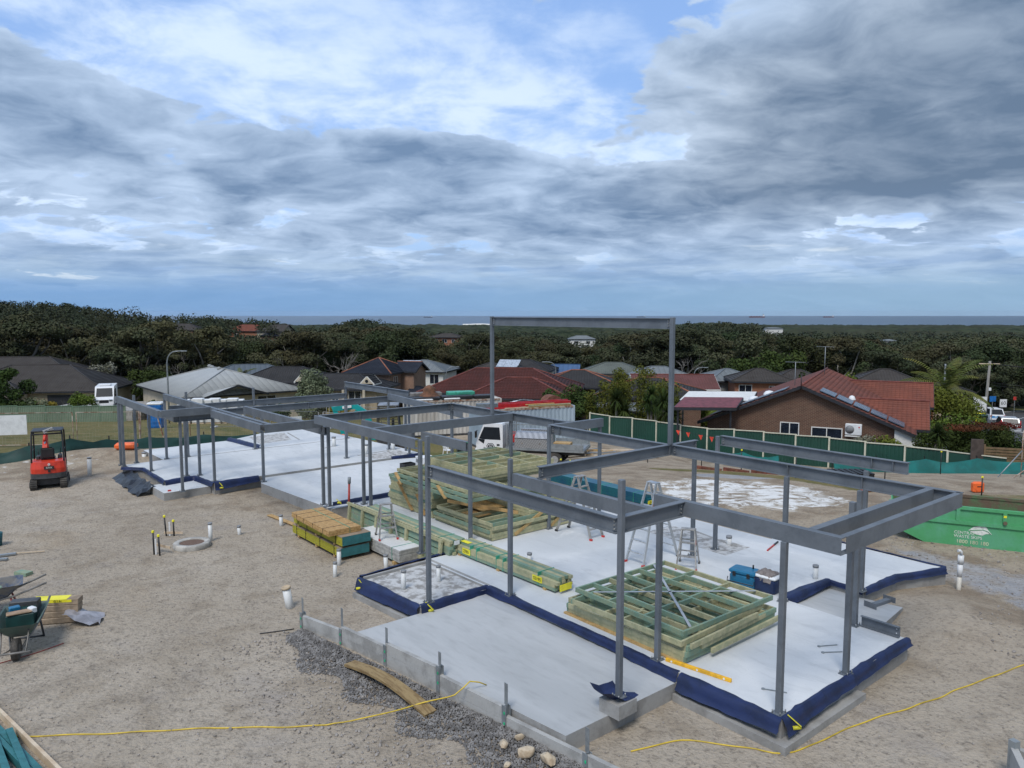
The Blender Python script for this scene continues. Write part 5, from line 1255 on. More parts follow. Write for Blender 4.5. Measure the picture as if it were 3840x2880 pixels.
b1_ = barrow((-11.05, 15.75, -.43), R(-58), 'cement-crusted blue wheelbarrow on red legs behind the green one', btray, gal2, mat('faded red legs', (.28, .06, .06), .7))
for k, (w_, x, y, z, d_, m_, lb_, nm, rr_) in enumerate(((bw, 0, -.05, .60, (.46, .5, .26), mat('dark green tub', (.01, .05, .045), .5), 'dark green tub sitting in the green wheelbarrow', 'tub', 5), (bw, .0, -.22, .76, (.42, .18, .03), mat('cardboard', (.32, .22, .14), .8), 'brown card flap on the green wheelbarrow load', 'card', 12), (bw, .2, -.15, .76, (.10, .16, .10), whitep, 'white bottle on the green wheelbarrow load', 'bottle', 40), (bw, -.12, 0, .76, (.18, .14, .10), bluep, 'blue tool in the green wheelbarrow', 'tool', 20), (bw, .0, .30, .72, (.50, .22, .20), dgrey, 'dark tool rack behind the green wheelbarrow load', 'tool rack', -6),
        (b1_, -.05, -.2, .66, (.10, .62, .02), osb, 'strip of board lying in the crusted wheelbarrow', 'board', 56), (b1_, .36, -.10, .69, (.14, .5, .03), teal, 'green painted board across the crusted wheelbarrow rim', 'board', 4))):
    p = w_.matrix_basis @ Vector((x, y, z)); o = MB().cbox((0, 0, 0), d_, .01).build(nm.replace(' ', '_'), m_, None, p, w_.rotation_euler.z + R(rr_)); tag(o, lb_, nm)
cbm = mat('carton brown', (.33, .255, .18), .85, scale=4)
for k in range(4):
    o = MB().cbox((0, 0, 0), (.95, .26, .115), .008).build('flat_carton', cbm, None, (-9.55, 15.35 + .03 * k, -.36 + .12 * k), R(14 - 2 * k)); tag(o, ('lowest', 'second', 'third', 'topmost, yellow-taped')[k] + ' flat carton in the stack right of the wheelbarrows', 'carton', 'flat cartons')
    if k == 3:
        MB().b2(-.45, -.135, .059, .25, .135, .061).build('tape', yel, o); MB().b2(-.2, -.134, .0, .35, -.132, .055).build('tape', yel, o); text('G 1.6c', .06, blk, o, (.08, -.136, .028), (R(90), 0, 0), 'marker')
pls = MB(); pls.sm = True; r_ = np.random.RandomState(2); pls.grid([[(-.1 + .13 * j + r_.normal() * .02, -.3 + .12 * i, .02 + .28 * max(0, 1 - j * .22) + r_.normal() * .03) for j in range(6)] for i in range(6)])
tag(pls.build('clear_plastic', mat('milky plastic', (.34, .33, .35), .25), None, (-9.15, 15.3, -.42), R(14)), 'crumpled milky plastic wrap at right end of the cartons', 'plastic wrap')
for k, (u, v, u2, v2, m_, w, h, nm, lb_, cat) in enumerate(((168, 2066, 60, 2074, palep, .03, .03, 'broom_handle', 'pale wooden pole lying on gravel at far left', 'pole'), (60, 2076, -60, 2090, galv, .10, .05, 'shovel', 'grey shovel head end lying at left edge', 'shovel'), (28, 2096, -80, 2100, galv, .10, .05, 'shovel', 'second grey shovel lying nearer at left edge', 'shovel'), (66, 2146, 110, 2152, teal, .2, .08, 'painted_board', 'short green board on gravel behind the crusted wheelbarrow', 'board'))):
    p, q_ = onz(u, v, -.38), onz(u2, v2, -.38); o = MB().bar((0, 0, 0), tuple(q_ - p), w, h).build(nm, m_, None, p); tag(o, lb_, cat)
bk = thing('bucket', 'blue-green bucket cut off by the left frame edge', 'bucket', onz(-14, 2046, -.42)); MB().lathe([(.0, 0), (.14, 0), (.17, .36), (.155, .36), (.13, .03)], n=16).build('body', mat('sea bucket', (.01, .09, .11), .5), bk)
# ------------------------------------------------------------------ fences and silt barriers
def silt(pts, h, m_, label, seed, name='silt_fence', posts=True, droop=.12):
    root = thing(name, label, 'silt fence', (pts[0][0], pts[0][1], hz(*pts[0]))); r_ = np.random.RandomState(seed); rows = []; o = np.array(root.location); ps = []
    for i in range(len(pts) - 1):
        p0, p1 = np.array(pts[i]), np.array(pts[i + 1]); k = max(2, int(np.linalg.norm(p1 - p0) / .35))
        for j in range(k + (i == len(pts) - 2)):
            f = j / k; x, y = p0 + (p1 - p0) * f; zb = hz(x, y); wv = math.sin(i * 2.1 + f * 6.3); sag = droop * math.sin(math.pi * f)
            rows.append([(x - o[0] + r_.normal() * .03, y - o[1] - .25 * (1 - g) - r_.random() * .06 + .05 * wv * g, zb - o[2] - .05 + (h - sag) * g + r_.normal() * .012) for g in (0, .25, .5, .75, 1)])
        ps.append(p0)
    mb = MB(); mb.sm = True; mb.grid(rows); mb.build('fabric', m_, root)
    if posts:
        for p in ps: MB().b2(p[0] - o[0] - .02, p[1] - o[1] + .03, hz(*p) - o[2] - .1, p[0] - o[0] + .02, p[1] - o[1] + .07, hz(*p) - o[2] + h + .08).build('stake', blk, root)
    return root
dkgreen = mat('dark green silt cloth', (.008, .050, .042), .5, scale=1.5, col2=(.006, .036, .030)); tealm = mat('teal silt cloth', (.008, .165, .150), .5, scale=1.2, col2=(.010, .12, .105))
silt([(-30, 29.3), (-26, 30.4), (-22.6, 31.5), (-21.0, 32.6), (-19.8, 33.6), (-18.9, 35.2), (-17.6, 36.4), (-15.6, 38.0), (-13.5, 39.6), (-11.5, 40.8)], .62, dkgreen, 'dark green silt fence between lawn and site at left', 3)
A0, A1 = at(2213, 1548, 59), at(3555, 1692, 41)
dr = (Vector((A1.x, A1.y)) - Vector((A0.x, A0.y))); Lf = dr.length; dr.normalize(); nf_ = Vector((-dr.y, dr.x))   # nf_ points away from camera side
def fl(s, off): p = Vector((A0.x, A0.y)) + dr * s + nf_ * off; return (p.x, p.y)
silt([fl(3.2, -1.0), fl(6, -1.1), fl(8, -1.2), fl(11, -1.4), fl(14, -1.7), fl(16.5, -2.0)], .75, tealm, 'teal silt fence on far slope before the green fence', 5, droop=.2)
silt([fl(19.5, -1.2), fl(22, -1.3), fl(24.5, -1.3), fl(27, -1.35), fl(30, -1.6), fl(34, -2.6), fl(37, -4)], .85, tealm, 'teal silt fence below the right end of the green fence', 6, droop=.2)
# green steel panel fence on the right boundary
fg = mat('deep green fence panel', (.018, .070, .050), .45, scale=.4, var=.1); fc = mat('cream fence rail', (.62, .59, .46), .5, var=.08)
fn = thing('panel_fence', 'deep green metal panel fence with cream rails before the brick house', 'fence', (A0.x, A0.y, 0), math.atan2(dr.y, dr.x))
US = [2213, 2287, 2372, 2462, 2553, 2653, 2754, 2865, 2985, 3111, 3246, 3395, 3555]; VS = [1548, 1561, 1568, 1580, 1594, 1607, 1611, 1620, 1631, 1641, 1658, 1672, 1692]
SS = []
for u, v in zip(US, VS):
    r_ = ray(u, v); s_ = (r_[0] / r_[1])              # x = s*y on the fence line
    t_ = (A0.x - s_ * A0.y) / (s_ * dr.y - dr.x); y = A0.y + dr.y * t_; SS.append((t_, CAMH + r_[2] * y / r_[1]))
def panel(x0, z0, x1, z1, hb, parent):
    n_ = max(4, int((x1 - x0) / .2)); P_ = []
    for k in range(n_):
        w = (x1 - x0 - .1) / n_; a = x0 + .05 + k * w; P_ += [(a, 0), (a + w * .45, 0), (a + w * .55, .03), (a + w * .95, .03)]
    P_.append((x1 - .05, 0)); zt = lambda x: z0 + (z1 - z0) * (x - x0) / (x1 - x0) - .04
    mb = MB(); mb.grid([[(x, d_, zt(x) - hb) for x, d_ in P_], [(x, d_, zt(x)) for x, d_ in P_]]); return mb.build('panel', fg, parent)
for i in range(len(SS) - 1):
    (x0, z0), (x1, z1) = SS[i], SS[i + 1]; st_ = .10
    zz = (z0 + z1) / 2 if i not in (11,) else None
    pz0, pz1 = (z0, z1 + .05)
    if i == 4: pass
    panel(x0, pz0, x1, pz1, 1.85, fn)
    MB().bar((x0, -.005, pz0 - .02), (x1, -.005, pz1 - .02), .07, .06).build('rail', fc, fn)
    MB().b2(x0 - .045, -.055, pz0 - 1.9, x0 + .045, .055, pz0 + .05).build('fence_post', fc, fn)
x0, z0 = SS[-1]; MB().b2(x0 - .05, -.06, z0 - 1.25, x0 + .05, .06, z0 + .03).build('fence_post', fc, fn)
e_ = at(3718, 1748, 37); xe = (Vector((e_.x, e_.y)) - Vector((A0.x, A0.y))).dot(dr)
mb = MB(); mb.extr([(x0, z0 - .03), (xe, e_.z), (xe, e_.z - .35), (x0, z0 - .95)], (0, 0, 0), (1, 0, 0), (0, 0, 1), (0, 1, 0), .03); mb.build('panel', fg, fn); MB().bar((x0, -.005, z0), (xe, -.005, e_.z), .07, .05).build('rail', fc, fn); MB().bar((x0, -.04, z0 - .95), (xe + 1.2, -.04, e_.z - .45), .04, .15).build('plinth_board', palep, fn)
# orange flags on a line
fl_pts = [at(2543, 1622, 39), at(2580, 1630, 38.6), at(2627, 1640, 37.8), at(2668, 1647, 37), at(2750, 1652, 35), at(2784, 1656, 34.4)]
fln = thing('flag_line', 'string of orange warning flags below the green fence', 'flag line', fl_pts[0])
o0 = fl_pts[0]
flag = mat('warning flag', (.80, .07, .035), .6)
MB().tube([tuple(p - o0 + Vector((0, 0, .12))) for p in fl_pts], .008, 5).build('string', blk, fln)
for p in fl_pts:
    q_ = p - o0; MB().add([(q_.x - .11, q_.y, q_.z + .12), (q_.x + .11, q_.y, q_.z + .12), (q_.x + .02, q_.y - .02, q_.z - .14), (q_.x - .11, q_.y + .004, q_.z + .12), (q_.x + .11, q_.y + .004, q_.z + .12), (q_.x + .02, q_.y - .016, q_.z - .14)], [(0, 2, 1), (3, 4, 5), (0, 1, 4, 3), (1, 2, 5, 4), (2, 0, 3, 5)]).build('flag', flag, fln)
for u, v, d_, h, lb_ in ((2430, 1655, 38.8, 1.0, 'left end of the orange flag line'), (2632, 1681, 35.4, .9, 'middle of the orange flag line'), (2781, 1707, 33.5, 1.0, 'before the green fence, left of the far channel beam'), (2985, 1742, 31, .9, 'behind the far beams near the black crates'), (3526, 1780, 36, 1.1, 'tall, below the cream fence post on the teal cloth'), (3680, 1865, 25.5, .9, 'on dirt behind the skip bin'), (3318, 1792, 29.5, .8, 'with orange ribbon beyond the eave beam'), (2103, 1730, 31, .8, 'left of pair behind the top wall frames'), (2138, 1735, 31, .75, 'right of pair behind the top wall frames')):
    p = at(u, v, d_); z = hz(p.x, p.y); stake((p.x, p.y, z), h, 'yellow-capped stake ' + lb_)
o = MB(); 
for i in range(3):
    for j in range(2):
        for k in range(2): pass
bc = thing('black_crates', 'stack of black plastic pallets beyond the eave beams', 'pallets', at(3190, 1790, 30.0)); bc.location.z = hz(bc.location.x, bc.location.y)
for k in range(3):
    for i in range(7): MB().b2(-.75 + i * .22, -.5, .05 + k * .17, -.75 + i * .22 + .15, .5, .09 + k * .17).build('slat', blk, bc)
    for y in (-.48, 0, .42): MB().b2(-.75, y, -.06 + k * .17 + .005, .72, y + .08, .049 + k * .17).build('bearer', blk, bc)
for k, (x, y, lb_) in enumerate(((17.2, 27.6, 'orange jerry can on dirt behind the skip bin'), (13.2, 27.8, 'orange bag lying on grass under the far eave'))):
    o = MB().cbox((0, 0, .2), (.42, .22, .40), .05).build('orange_can', orangep, None, (x, y, hz(x, y))); tag(o, lb_, 'can'); MB().box((0, -.115, .24), (.16, .01, .03)).build('handle_slot', blk, o)
# pale green panel fence on the left lawn
B0, B1 = at(-150, 1545, 79), at(473, 1518, 83)
d2 = (Vector((B1.x, B1.y)) - Vector((B0.x, B0.y))); L2 = d2.length; d2.normalize()
fp = mat('sage green fence panel', (.20, .265, .19), .5, scale=.4, var=.08); fp2 = mat('sage green rail', (.16, .25, .17), .5, var=.06)
f2 = thing('panel_fence', 'sage green metal panel fence across the lawn at left', 'fence', (B0.x, B0.y, 0), math.atan2(d2.y, d2.x))
n_ = 6
for k in range(n_):
    x0, x1 = L2 * k / n_, L2 * (k + 1) / n_
    zb = lambda x: hz(B0.x + d2.x * x, B0.y + d2.y * x); z1 = max(zb(x0), zb(x1)) + 1.75
    P_ = []; m_ = 15
    for j in range(m_):
        w = (x1 - x0 - .1) / m_; a = x0 + .05 + j * w; P_ += [(a, 0), (a + w * .5, 0), (a + w * .58, .04), (a + w * .92, .04)]
    mb = MB(); mb.grid([[(x, d_, zb(x) - .15) for x, d_ in P_], [(x, d_, z1 - .05) for x, d_ in P_]]); mb.build('panel', fp, f2)
    MB().bar((x0, 0, z1 - .04), (x1, 0, z1 - .04), .07, .07).build('rail', fp2, f2); MB().b2(x0 - .04, -.05, zb(x0) - .2, x0 + .04, .05, z1 + .02).build('fence_post', fp2, f2)
# temporary mesh fence around the lawn side
tf_m = mat('temporary fence wire', (.28, .28, .27), .5, metal=.4, scale=4)
def mesh_panel(p0, p1, h, label, group='temporary fence panels', board=None, rust=False):
    p0, p1 = Vector(p0), Vector(p1); L = (p1 - p0).length; rz = math.atan2(p1.y - p0.y, p1.x - p0.x); z0 = hz(p0.x, p0.y); dz_ = hz(p1.x, p1.y) - z0
    t_ = thing('mesh_fence_panel', label, 'mesh fence', (p0.x, p0.y, z0), rz, group); sh = lambda x, z: (x, 0, z + dz_ * x / L)
    m_ = rustm if rust else tf_m
    for x in (.02, L - .02): MB().tube([sh(x, 0), sh(x, h)], .02, 6).build('upright', m_, t_)
    for z in (.12, h): MB().tube([sh(0, z), sh(L, z)], .02, 6).build('rail', m_, t_)
    mb = MB(); n_ = int(L / .14)
    for k in range(1, n_): mb.bar(sh(L * k / n_, .12), sh(L * k / n_, h), .0035, .0035)
    for k in range(1, 9): mb.bar(sh(0, .12 + (h - .12) * k / 9), sh(L, .12 + (h - .12) * k / 9), .0035, .0035)
    kind(mb.build('wire_mesh', m_, t_), 'stuff')
    for x in (0, L): MB().cbox(sh(x, .06), (.32, .62, .12), .03).build('foot_block', whitep, t_)
    if board: MB().b2(board[0], -.03, board[2], board[1], -.015, board[3]).build('notice_board', whitep, t_)
    return t_
mesh_panel((-27.5, 37.5), (-22.5, 38.6), 1.75, 'mesh fence panel with white board, left of the orange digger', board=(1.0, 3.0, .62, 1.62), rust=True)
mesh_panel((-22.4, 38.7), (-17.6, 41.2), 1.75, 'mesh fence panel behind the orange digger', rust=True)
gt = [(-19.8, 47.5), (-18.2, 50), (-15.8, 52.2), (-13.6, 53.8), (-11.4, 55), (-9.3, 56.2)]
mesh_panel((-17.4, 41.6), (-14.6, 44.6), 1.8, 'mesh fence panel behind the leftmost steel posts')
mesh_panel((-14.4, 44.8), (-11.9, 46.4), 1.8, 'mesh fence panel with white notice beside the far slab', board=(.7, 1.9, .5, 1.35))
mesh_panel((-11.7, 46.6), (-9.2, 48.4), 1.8, 'mesh fence panel left of the teal excavator')
mesh_panel((-24.5, 62), (-19.5, 60), 1.8, 'mesh fence panel near the blue toilet, left'); mesh_panel((-19.3, 59.9), (-14.3, 58.2), 1.8, 'mesh fence panel on the lawn, middle of far run'); mesh_panel((-14.1, 58.1), (-9.2, 56.6), 1.8, 'mesh fence panel at right of far run')
for k, (x, y, h, lx) in enumerate(((-18.9, 38.2, 2.2, 0), (-19.4, 39.2, 1.8, .05), (-17.9, 38.9, 1.9, -.28))):
    o = MB().bar((0, 0, -.1), (lx * h, 0, h), .05, .05).build('rusty_star_post', rustm, None, (x, y, hz(x, y))); tag(o, ('tallest upright', 'shorter upright', 'leaning')[k] + ' rusty steel picket near the leftmost posts', 'picket')
# blue portable toilet and stacked white packs
pb = at(583, 1500, 64); pb.z = hz(pb.x, pb.y)
ptl = thing('portable_toilet', 'blue portable toilet with white roof beyond the leftmost beams', 'portable toilet', pb, R(10))
blu = mat('toilet blue', (.008, .135, .42), .45)
MB().cbox((0, 0, 1.05), (1.15, 1.15, 2.0), .06).build('cabin', blu, ptl); MB().cbox((0, 0, 2.12), (1.2, 1.2, .22), .08).build('roof', whitep, ptl)
for x in (-.3, 0, .3): MB().cbox((x, -.3, 2.24), (.2, .5, .05), .02).build('roof_rib', whitep, ptl)
MB().b2(-.40, -.60, .2, .40, -.578, 1.85).build('door', blu, ptl); sg_ = MB().b2(-.28, -.62, 1.35, .30, -.601, 1.70).build('sign', blk, ptl); text('sanitidy', .13, whitep, ptl, (.01, -.624, 1.50), (R(90), 0, 0), 'sign_lettering'); MB().cyl((-.33, -.60, 1.0), .03, .03, 8, axis=(0, -1, 0)).build('latch', dgrey, ptl)
for k, u in enumerate((690, 742, 775, 805, 830, 872, 895)):
    p = at(u, 1497 - 4 * (k % 2), 74 + k * .5); top = p.z; p.z = hz(p.x, p.y); h = top - p.z; t_ = thing('brick_pack', f'white wrapped pack before the grey roof, {("first", "second", "third", "fourth", "fifth", "sixth", "seventh")[k]} from left', 'pack', p, R(10), 'white wrapped packs')
    MB().b2(-.55, -.5, -.3, .55, .5, .14).build('pallet', palep, t_)
    for j in range(3): MB().cbox((0, 0, .15 + (h - .15) * (j + .5) / 3), (1.05, 1.0, (h - .15) / 3 - .03), .04).build('wrapped_load', whitep, t_)
# items by the containers: bins, chairs
wb_ = thing('wheelie_bin', 'dark green wheelie bin with bright green lid beside the container', 'bin', at(1732, 1645, 44.5), R(10)); wb_.location.z = hz(wb_.location.x, wb_.location.y)
MB().box((0, 0, .52), (.55, .6, .95), None, 1.12).build('body', mat('bin dark green', (.010, .028, .018), .5), wb_); MB().cbox((0, -.02, 1.03), (.66, .72, .07), .02).build('lid', mat('bin lid green', (.03, .42, .17), .45), wb_); MB().tube([(-.25, .36, 1.0), (.25, .36, 1.0)], .02, 6).build('handle', blk, wb_)
for s_ in (-1, 1): MB().tube([(s_ * .27, .28, .1), (s_ * .31, .28, .1)], .1, 12).build('wheel', rubber, wb_)
ch = thing('garden_chair', 'white plastic chair left of the wheelie bin', 'chair', at(1680, 1650, 46), R(40)); ch.location.z = hz(ch.location.x, ch.location.y)
MB().cbox((0, 0, .43), (.46, .46, .03), .01).build('seat', whitep, ch)
for sx in (-1, 1):
    for sy in (-1, 1): MB().bar((sx * .24, sy * .24, 0), (sx * .2, sy * .2, .42), .04, .04).build('leg', whitep, ch)
    MB().tube([(sx * .23, -.2, .44), (sx * .25, -.18, .65), (sx * .25, .2, .66)], .02, 6).build('armrest', whitep, ch)
for k in range(5): MB().bar((-.18 + .09 * k, .22, .44), (-.18 + .09 * k, .30, .84), .05, .02).build('back_slat', whitep, ch)
MB().bar((-.23, .30, .85), (.23, .30, .85), .03, .07).build('back_rail', whitep, ch)
# timber and rubble heaps by the truck
rs = np.random.RandomState(8)
for k in range(14):
    x, y = 5.2 + rs.uniform(-1.6, 2.2), 41.5 + rs.uniform(-1.5, 1.5); L = rs.uniform(1.2, 2.6); th = rs.uniform(-.5, .5)
    o = MB().bar((-L / 2 * math.cos(th), -L / 2 * math.sin(th), 0), (L / 2 * math.cos(th), L / 2 * math.sin(th), rs.uniform(0, .25)), .09, .05).build('scrap_timber', [palep, bark_s, raw][k % 3] if 'bark_s' in globals() else [palep, raw, galv][k % 3], None, (x, y, hz(x, y) + .12 + .03 * k)); tag(o, 'scrap timber length in the heap right of the truck', 'timber', 'scrap timber heap')
for k in range(12):
    x, y = 6.3 + rs.uniform(-1.5, 2.5), 43.6 + rs.uniform(-1.2, 1.2); r_ = rs.uniform(.18, .42); rock('rubble_lump', 'tan rubble lump in the heap beyond the truck', (x, y, hz(x, y) + r_ * .3), r_, 900 + k, sandst, (1, .9, .7), 'rubble heap beyond the truck', 2)
# rusty brick offcuts pallet row along the grass strip
for k in range(5):
    p = Vector((8.6 + k * 1.0, 34.9 - k * .85)); t_ = thing('brick_row', f'low row of old red bricks on the grass strip, {("first", "second", "third", "fourth", "fifth")[k]} from left', 'bricks', (p.x, p.y, hz(p.x, p.y)), R(-42), 'old brick rows')
    for i in range(5):
        for j in range(2):
            o = MB().b2(i * .245, 0, j * .085, i * .245 + .23, .11, j * .085 + .076).build('brick', mat('old red brick', (.20, .075, .045), .9, scale=6, obj_var=.2), t_)
# ================================================================== road and houses
def tilemat(name, c1, c2, col_w=.30, rough=.75):
    m = bpy.data.materials.new(name); m.use_nodes = True
    q = NT(m.node_tree); b = m.node_tree.nodes['Principled BSDF']; b.inputs['Roughness'].default_value = rough; b.inputs['Specular IOR Level'].default_value = .3
    uv = q.n('ShaderNodeAttribute', attribute_name='along').outputs['Fac']
    wv = q.math('ABSOLUTE', q.math('SUBTRACT', q.math('FRACT', q.math('DIVIDE', uv, col_w)), .5))
    pos = q.n('ShaderNodeTexCoord').outputs['Object']
    c = q.mix(q.ss(q.noise(pos, .6, 5, .6), .36, .66), c1, c2)
    c = q.mix(q.math('MULTIPLY', q.ss(q.noise(pos, 6, 3, .6), .45, .7), .3), c, tuple(k * .6 for k in c1))
    c = q.mix(q.math('MULTIPLY', q.ss(wv, .36, .5), .45), c, tuple(k * .45 for k in c1))
    q.l(c, b.inputs['Base Color'])
    bn = q.n('ShaderNodeBump'); bn.inputs['Strength'].default_value = .6; bn.inputs['Distance'].default_value = .04; q.l(q.ss(wv, .5, .1), bn.inputs['Height']); q.l(bn.outputs[0], b.inputs['Normal'])
    return m
def brickmat(name, c1, c2, mortar, rough=.85, axis='x'):
    m = bpy.data.materials.new(name); m.use_nodes = True
    q = NT(m.node_tree); b = m.node_tree.nodes['Principled BSDF']; b.inputs['Roughness'].default_value = rough
    tcn = q.n('ShaderNodeTexCoord').outputs['Object']; sp2 = q.n('ShaderNodeSeparateXYZ'); q.l(tcn, sp2.inputs[0])
    cb = q.n('ShaderNodeCombineXYZ'); q.l(q.math('ADD', sp2.outputs[0], sp2.outputs[1]), cb.inputs[0]); q.l(sp2.outputs[2], cb.inputs[1])
    br = q.n('ShaderNodeTexBrick'); q.l(cb.outputs[0], br.inputs['Vector'])
    br.inputs['Color1'].default_value = c1 + (1,); br.inputs['Color2'].default_value = c2 + (1,); br.inputs['Mortar'].default_value = mortar + (1,)
    br.inputs['Scale'].default_value = 1.0; br.inputs['Brick Width'].default_value = .24; br.inputs['Row Height'].default_value = .086; br.inputs['Mortar Size'].default_value = .009; br.inputs['Bias'].default_value = -.1
    c = q.mix(q.math('MULTIPLY', q.ss(q.noise(tcn, 1.2, 5, .6), .4, .7), .35), br.outputs['Color'], tuple(k * .6 for k in c1))
    q.l(c, b.inputs['Base Color'])
    bn = q.n('ShaderNodeBump'); bn.inputs['Strength'].default_value = .7; bn.inputs['Distance'].default_value = .012; q.l(br.outputs['Fac'], bn.inputs['Height']); bn.invert = True; q.l(bn.outputs[0], b.inputs['Normal'])
    return m
RT = dict(brown=tilemat('charcoal brown tiles', (.052, .046, .043), (.066, .060, .056)), dark=tilemat('dark tiles', (.032, .032, .035), (.045, .045, .047)), navy=tilemat('blue-black tiles', (.012, .017, .030), (.020, .026, .040)),
          red=tilemat('red-brown tiles', (.085, .024, .020), (.060, .019, .016)), maroon=tilemat('maroon tiles', (.150, .060, .058), (.115, .050, .046)), terra=tilemat('terracotta tiles', (.205, .064, .040), (.145, .050, .034)), grn=tilemat('grey-green tiles', (.15, .17, .155), (.115, .13, .12)),
          metal=tilemat('pale grey steel roof', (.375, .385, .375), (.34, .35, .345), .76, .5), slate=tilemat('slate-blue steel roof', (.115, .145, .175), (.10, .125, .155), .76, .5), blue=tilemat('blue steel roof', (.055, .125, .26), (.05, .11, .23), .76, .5), grey=tilemat('grey steel roof', (.19, .215, .23), (.17, .19, .205), .76, .5))
WL = dict(cream=mat('cream render', (.50, .44, .335), .85, scale=1, var=.08), creamb=brickmat('cream brick', (.40, .32, .21), (.34, .27, .18), (.42, .38, .30)), brown=brickmat('brown brick', (.125, .060, .038), (.088, .045, .030), (.27, .20, .14)), mott=brickmat('mottled brick', (.30, .165, .11), (.20, .125, .09), (.36, .29, .22)), orange=brickmat('orange brick', (.34, .115, .055), (.28, .095, .05), (.36, .26, .18)), white=mat('white render', (.68, .67, .63), .8, scale=1, var=.05), grey=mat('grey render', (.30, .31, .31), .8))
trimm = mat('white trim', (.66, .66, .63), .55, var=.05); fasc = mat('dark fascia', (.022, .024, .030), .5); capor = mat('orange ridge cap', (.27, .10, .055), .8); caprd = mat('red ridge cap', (.17, .048, .036), .8)
def tiled(mb_v, mb_f, along, poly, T, course=.33, lift=.035):
    """poly: 3D points; first two are the eave edge; builds overlapping courses up the slope"""
    P_ = [np.array(T @ Vector(p)) for p in poly]
    e = P_[1] - P_[0]; eL = np.linalg.norm(e); e = e / eL
    nrm = np.cross(e, P_[-1] - P_[0]); nrm /= np.linalg.norm(nrm)
    up = np.cross(nrm, e)
    uv = [((p - P_[0]) @ e, (p - P_[0]) @ up) for p in P_]
    hmax = max(v for _, v in uv); n_ = max(1, int(round(hmax / course)))
    def span(v):
        xs = []
        for i in range(len(uv)):
            (u0, v0), (u1, v1) = uv[i], uv[(i + 1) % len(uv)]
            if abs(v1 - v0) < 1e-9:
                if abs(v - v0) < 1e-6: xs += [u0, u1]
            elif min(v0, v1) - 1e-9 <= v <= max(v0, v1) + 1e-9: xs.append(u0 + (u1 - u0) * (v - v0) / (v1 - v0))
        return (min(xs), max(xs)) if xs else None
    for k in range(n_):
        v0, v1 = hmax * k / n_, hmax * (k + 1) / n_
        s0, s1 = span(v0), span(v1 - 1e-6)
        if not s0 or not s1: continue
        o = len(mb_v)
        for (u, v, l) in ((s0[0], v0, lift), (s0[1], v0, lift), (s1[1], v1, .002), (s1[0], v1, .002), (s0[0], v0, -.005), (s0[1], v0, -.005)):
            mb_v.append(tuple(P_[0] + e * u + up * v + nrm * l)); along.append(u)
        mb_f.append((o, o + 1, o + 2, o + 3)); mb_f.append((o + 4, o + 5, o + 1, o))
def roof(parent, T, L, W, ez, pitch, m_, cap=None, oh=.45, hips=(True, True), name='roof', course=.33, gut=None, soffit=True):
    """hip or gable roof over an L x W rectangle (ridge along x) in frame T"""
    hl, hw = L / 2 + oh, W / 2 + oh; rise = math.tan(R(pitch)) * hw; zr = ez + rise
    xa = -hl + (hw if hips[0] else 0); xb = hl - (hw if hips[1] else 0)
    if xa > xb: xa = xb = (xa + xb) / 2
    A, B_, C_, D_ = (-hl, -hw, ez), (hl, -hw, ez), (hl, hw, ez), (-hl, hw, ez); Ra, Rb = (xa, 0, zr), (xb, 0, zr)
    v, f, al = [], [], []
    for poly in ([A, B_, Rb, Ra], [C_, D_, Ra, Rb]) + (([B_, C_, Rb],) if hips[1] else ()) + (([D_, A, Ra],) if hips[0] else ()):
        tiled(v, f, al, poly, T, course)
    o = obj(name, raw_mesh(name, v, f, m_, 4, False, dict(along=al)), parent)
    cm = cap or m_
    edges = [(Ra, Rb)] + ([(A, Ra), (D_, Ra)] if hips[0] else []) + ([(B_, Rb), (C_, Rb)] if hips[1] else [])
    for p, q_ in edges:
        if (Vector(p) - Vector(q_)).length > .3:
            up_ = Vector((0, 0, .035)); MB().tube([tuple(T @ (Vector(p) + up_)), tuple(T @ (Vector(q_) + up_))], .085, 6).build('ridge_cap', cm, o)
    gm_ = gut or fasc
    ring = [A, B_, C_, D_]
    for i in range(4):
        p, q_ = Vector(ring[i]), Vector(ring[(i + 1) % 4])
        if not hips[1] and i == 1 or not hips[0] and i == 3:
            r_ = Vector(Rb if i == 1 else Ra)
            for a_, b_ in ((p, r_), (q_, r_)): MB().bar(tuple(T @ (a_ - Vector((0, 0, .10)))), tuple(T @ (b_ - Vector((0, 0, .10)))), .05, .20).build('barge_board', gm_, o)
        else: MB().bar(tuple(T @ (p - Vector((0, 0, .09)))), tuple(T @ (q_ - Vector((0, 0, .09)))), .06, .18).build('gutter', gm_, o)
    if soffit and hips[0] and hips[1]:
        s_ = MB(); s_.add([tuple(T @ (Vector(p) - Vector((0, 0, .16)))) for p in (D_, C_, B_, A)], [(0, 1, 2, 3)]); s_.build('soffit', trimm, o)
    return o, zr
def TM(x=0, y=0, z=0, rz=0): return Matrix.Translation((x, y, z)) @ Matrix.Rotation(rz, 4, 'Z')
def walls(parent, T, L, W, z0, z1, m_, gables=(False, False), pitch=22, name='wall'):
    mb = MB(); x, y = L / 2, W / 2
    P_ = [(-x, -y, z0), (x, -y, z0), (x, y, z0), (-x, y, z0), (-x, -y, z1), (x, -y, z1), (x, y, z1), (-x, y, z1)]
    F_ = [(0, 1, 5, 4), (1, 2, 6, 5), (2, 3, 7, 6), (3, 0, 4, 7)]
    for k, g in enumerate(gables):
        if g:
            P_.append(((-x, x)[k], 0, z1 + math.tan(R(pitch)) * y)); i = len(P_) - 1; F_.append((7, 4, i) if k == 0 else (5, 6, i))
    mb.add([tuple(T @ Vector(p)) for p in P_], F_); return mb.build(name, m_, parent)
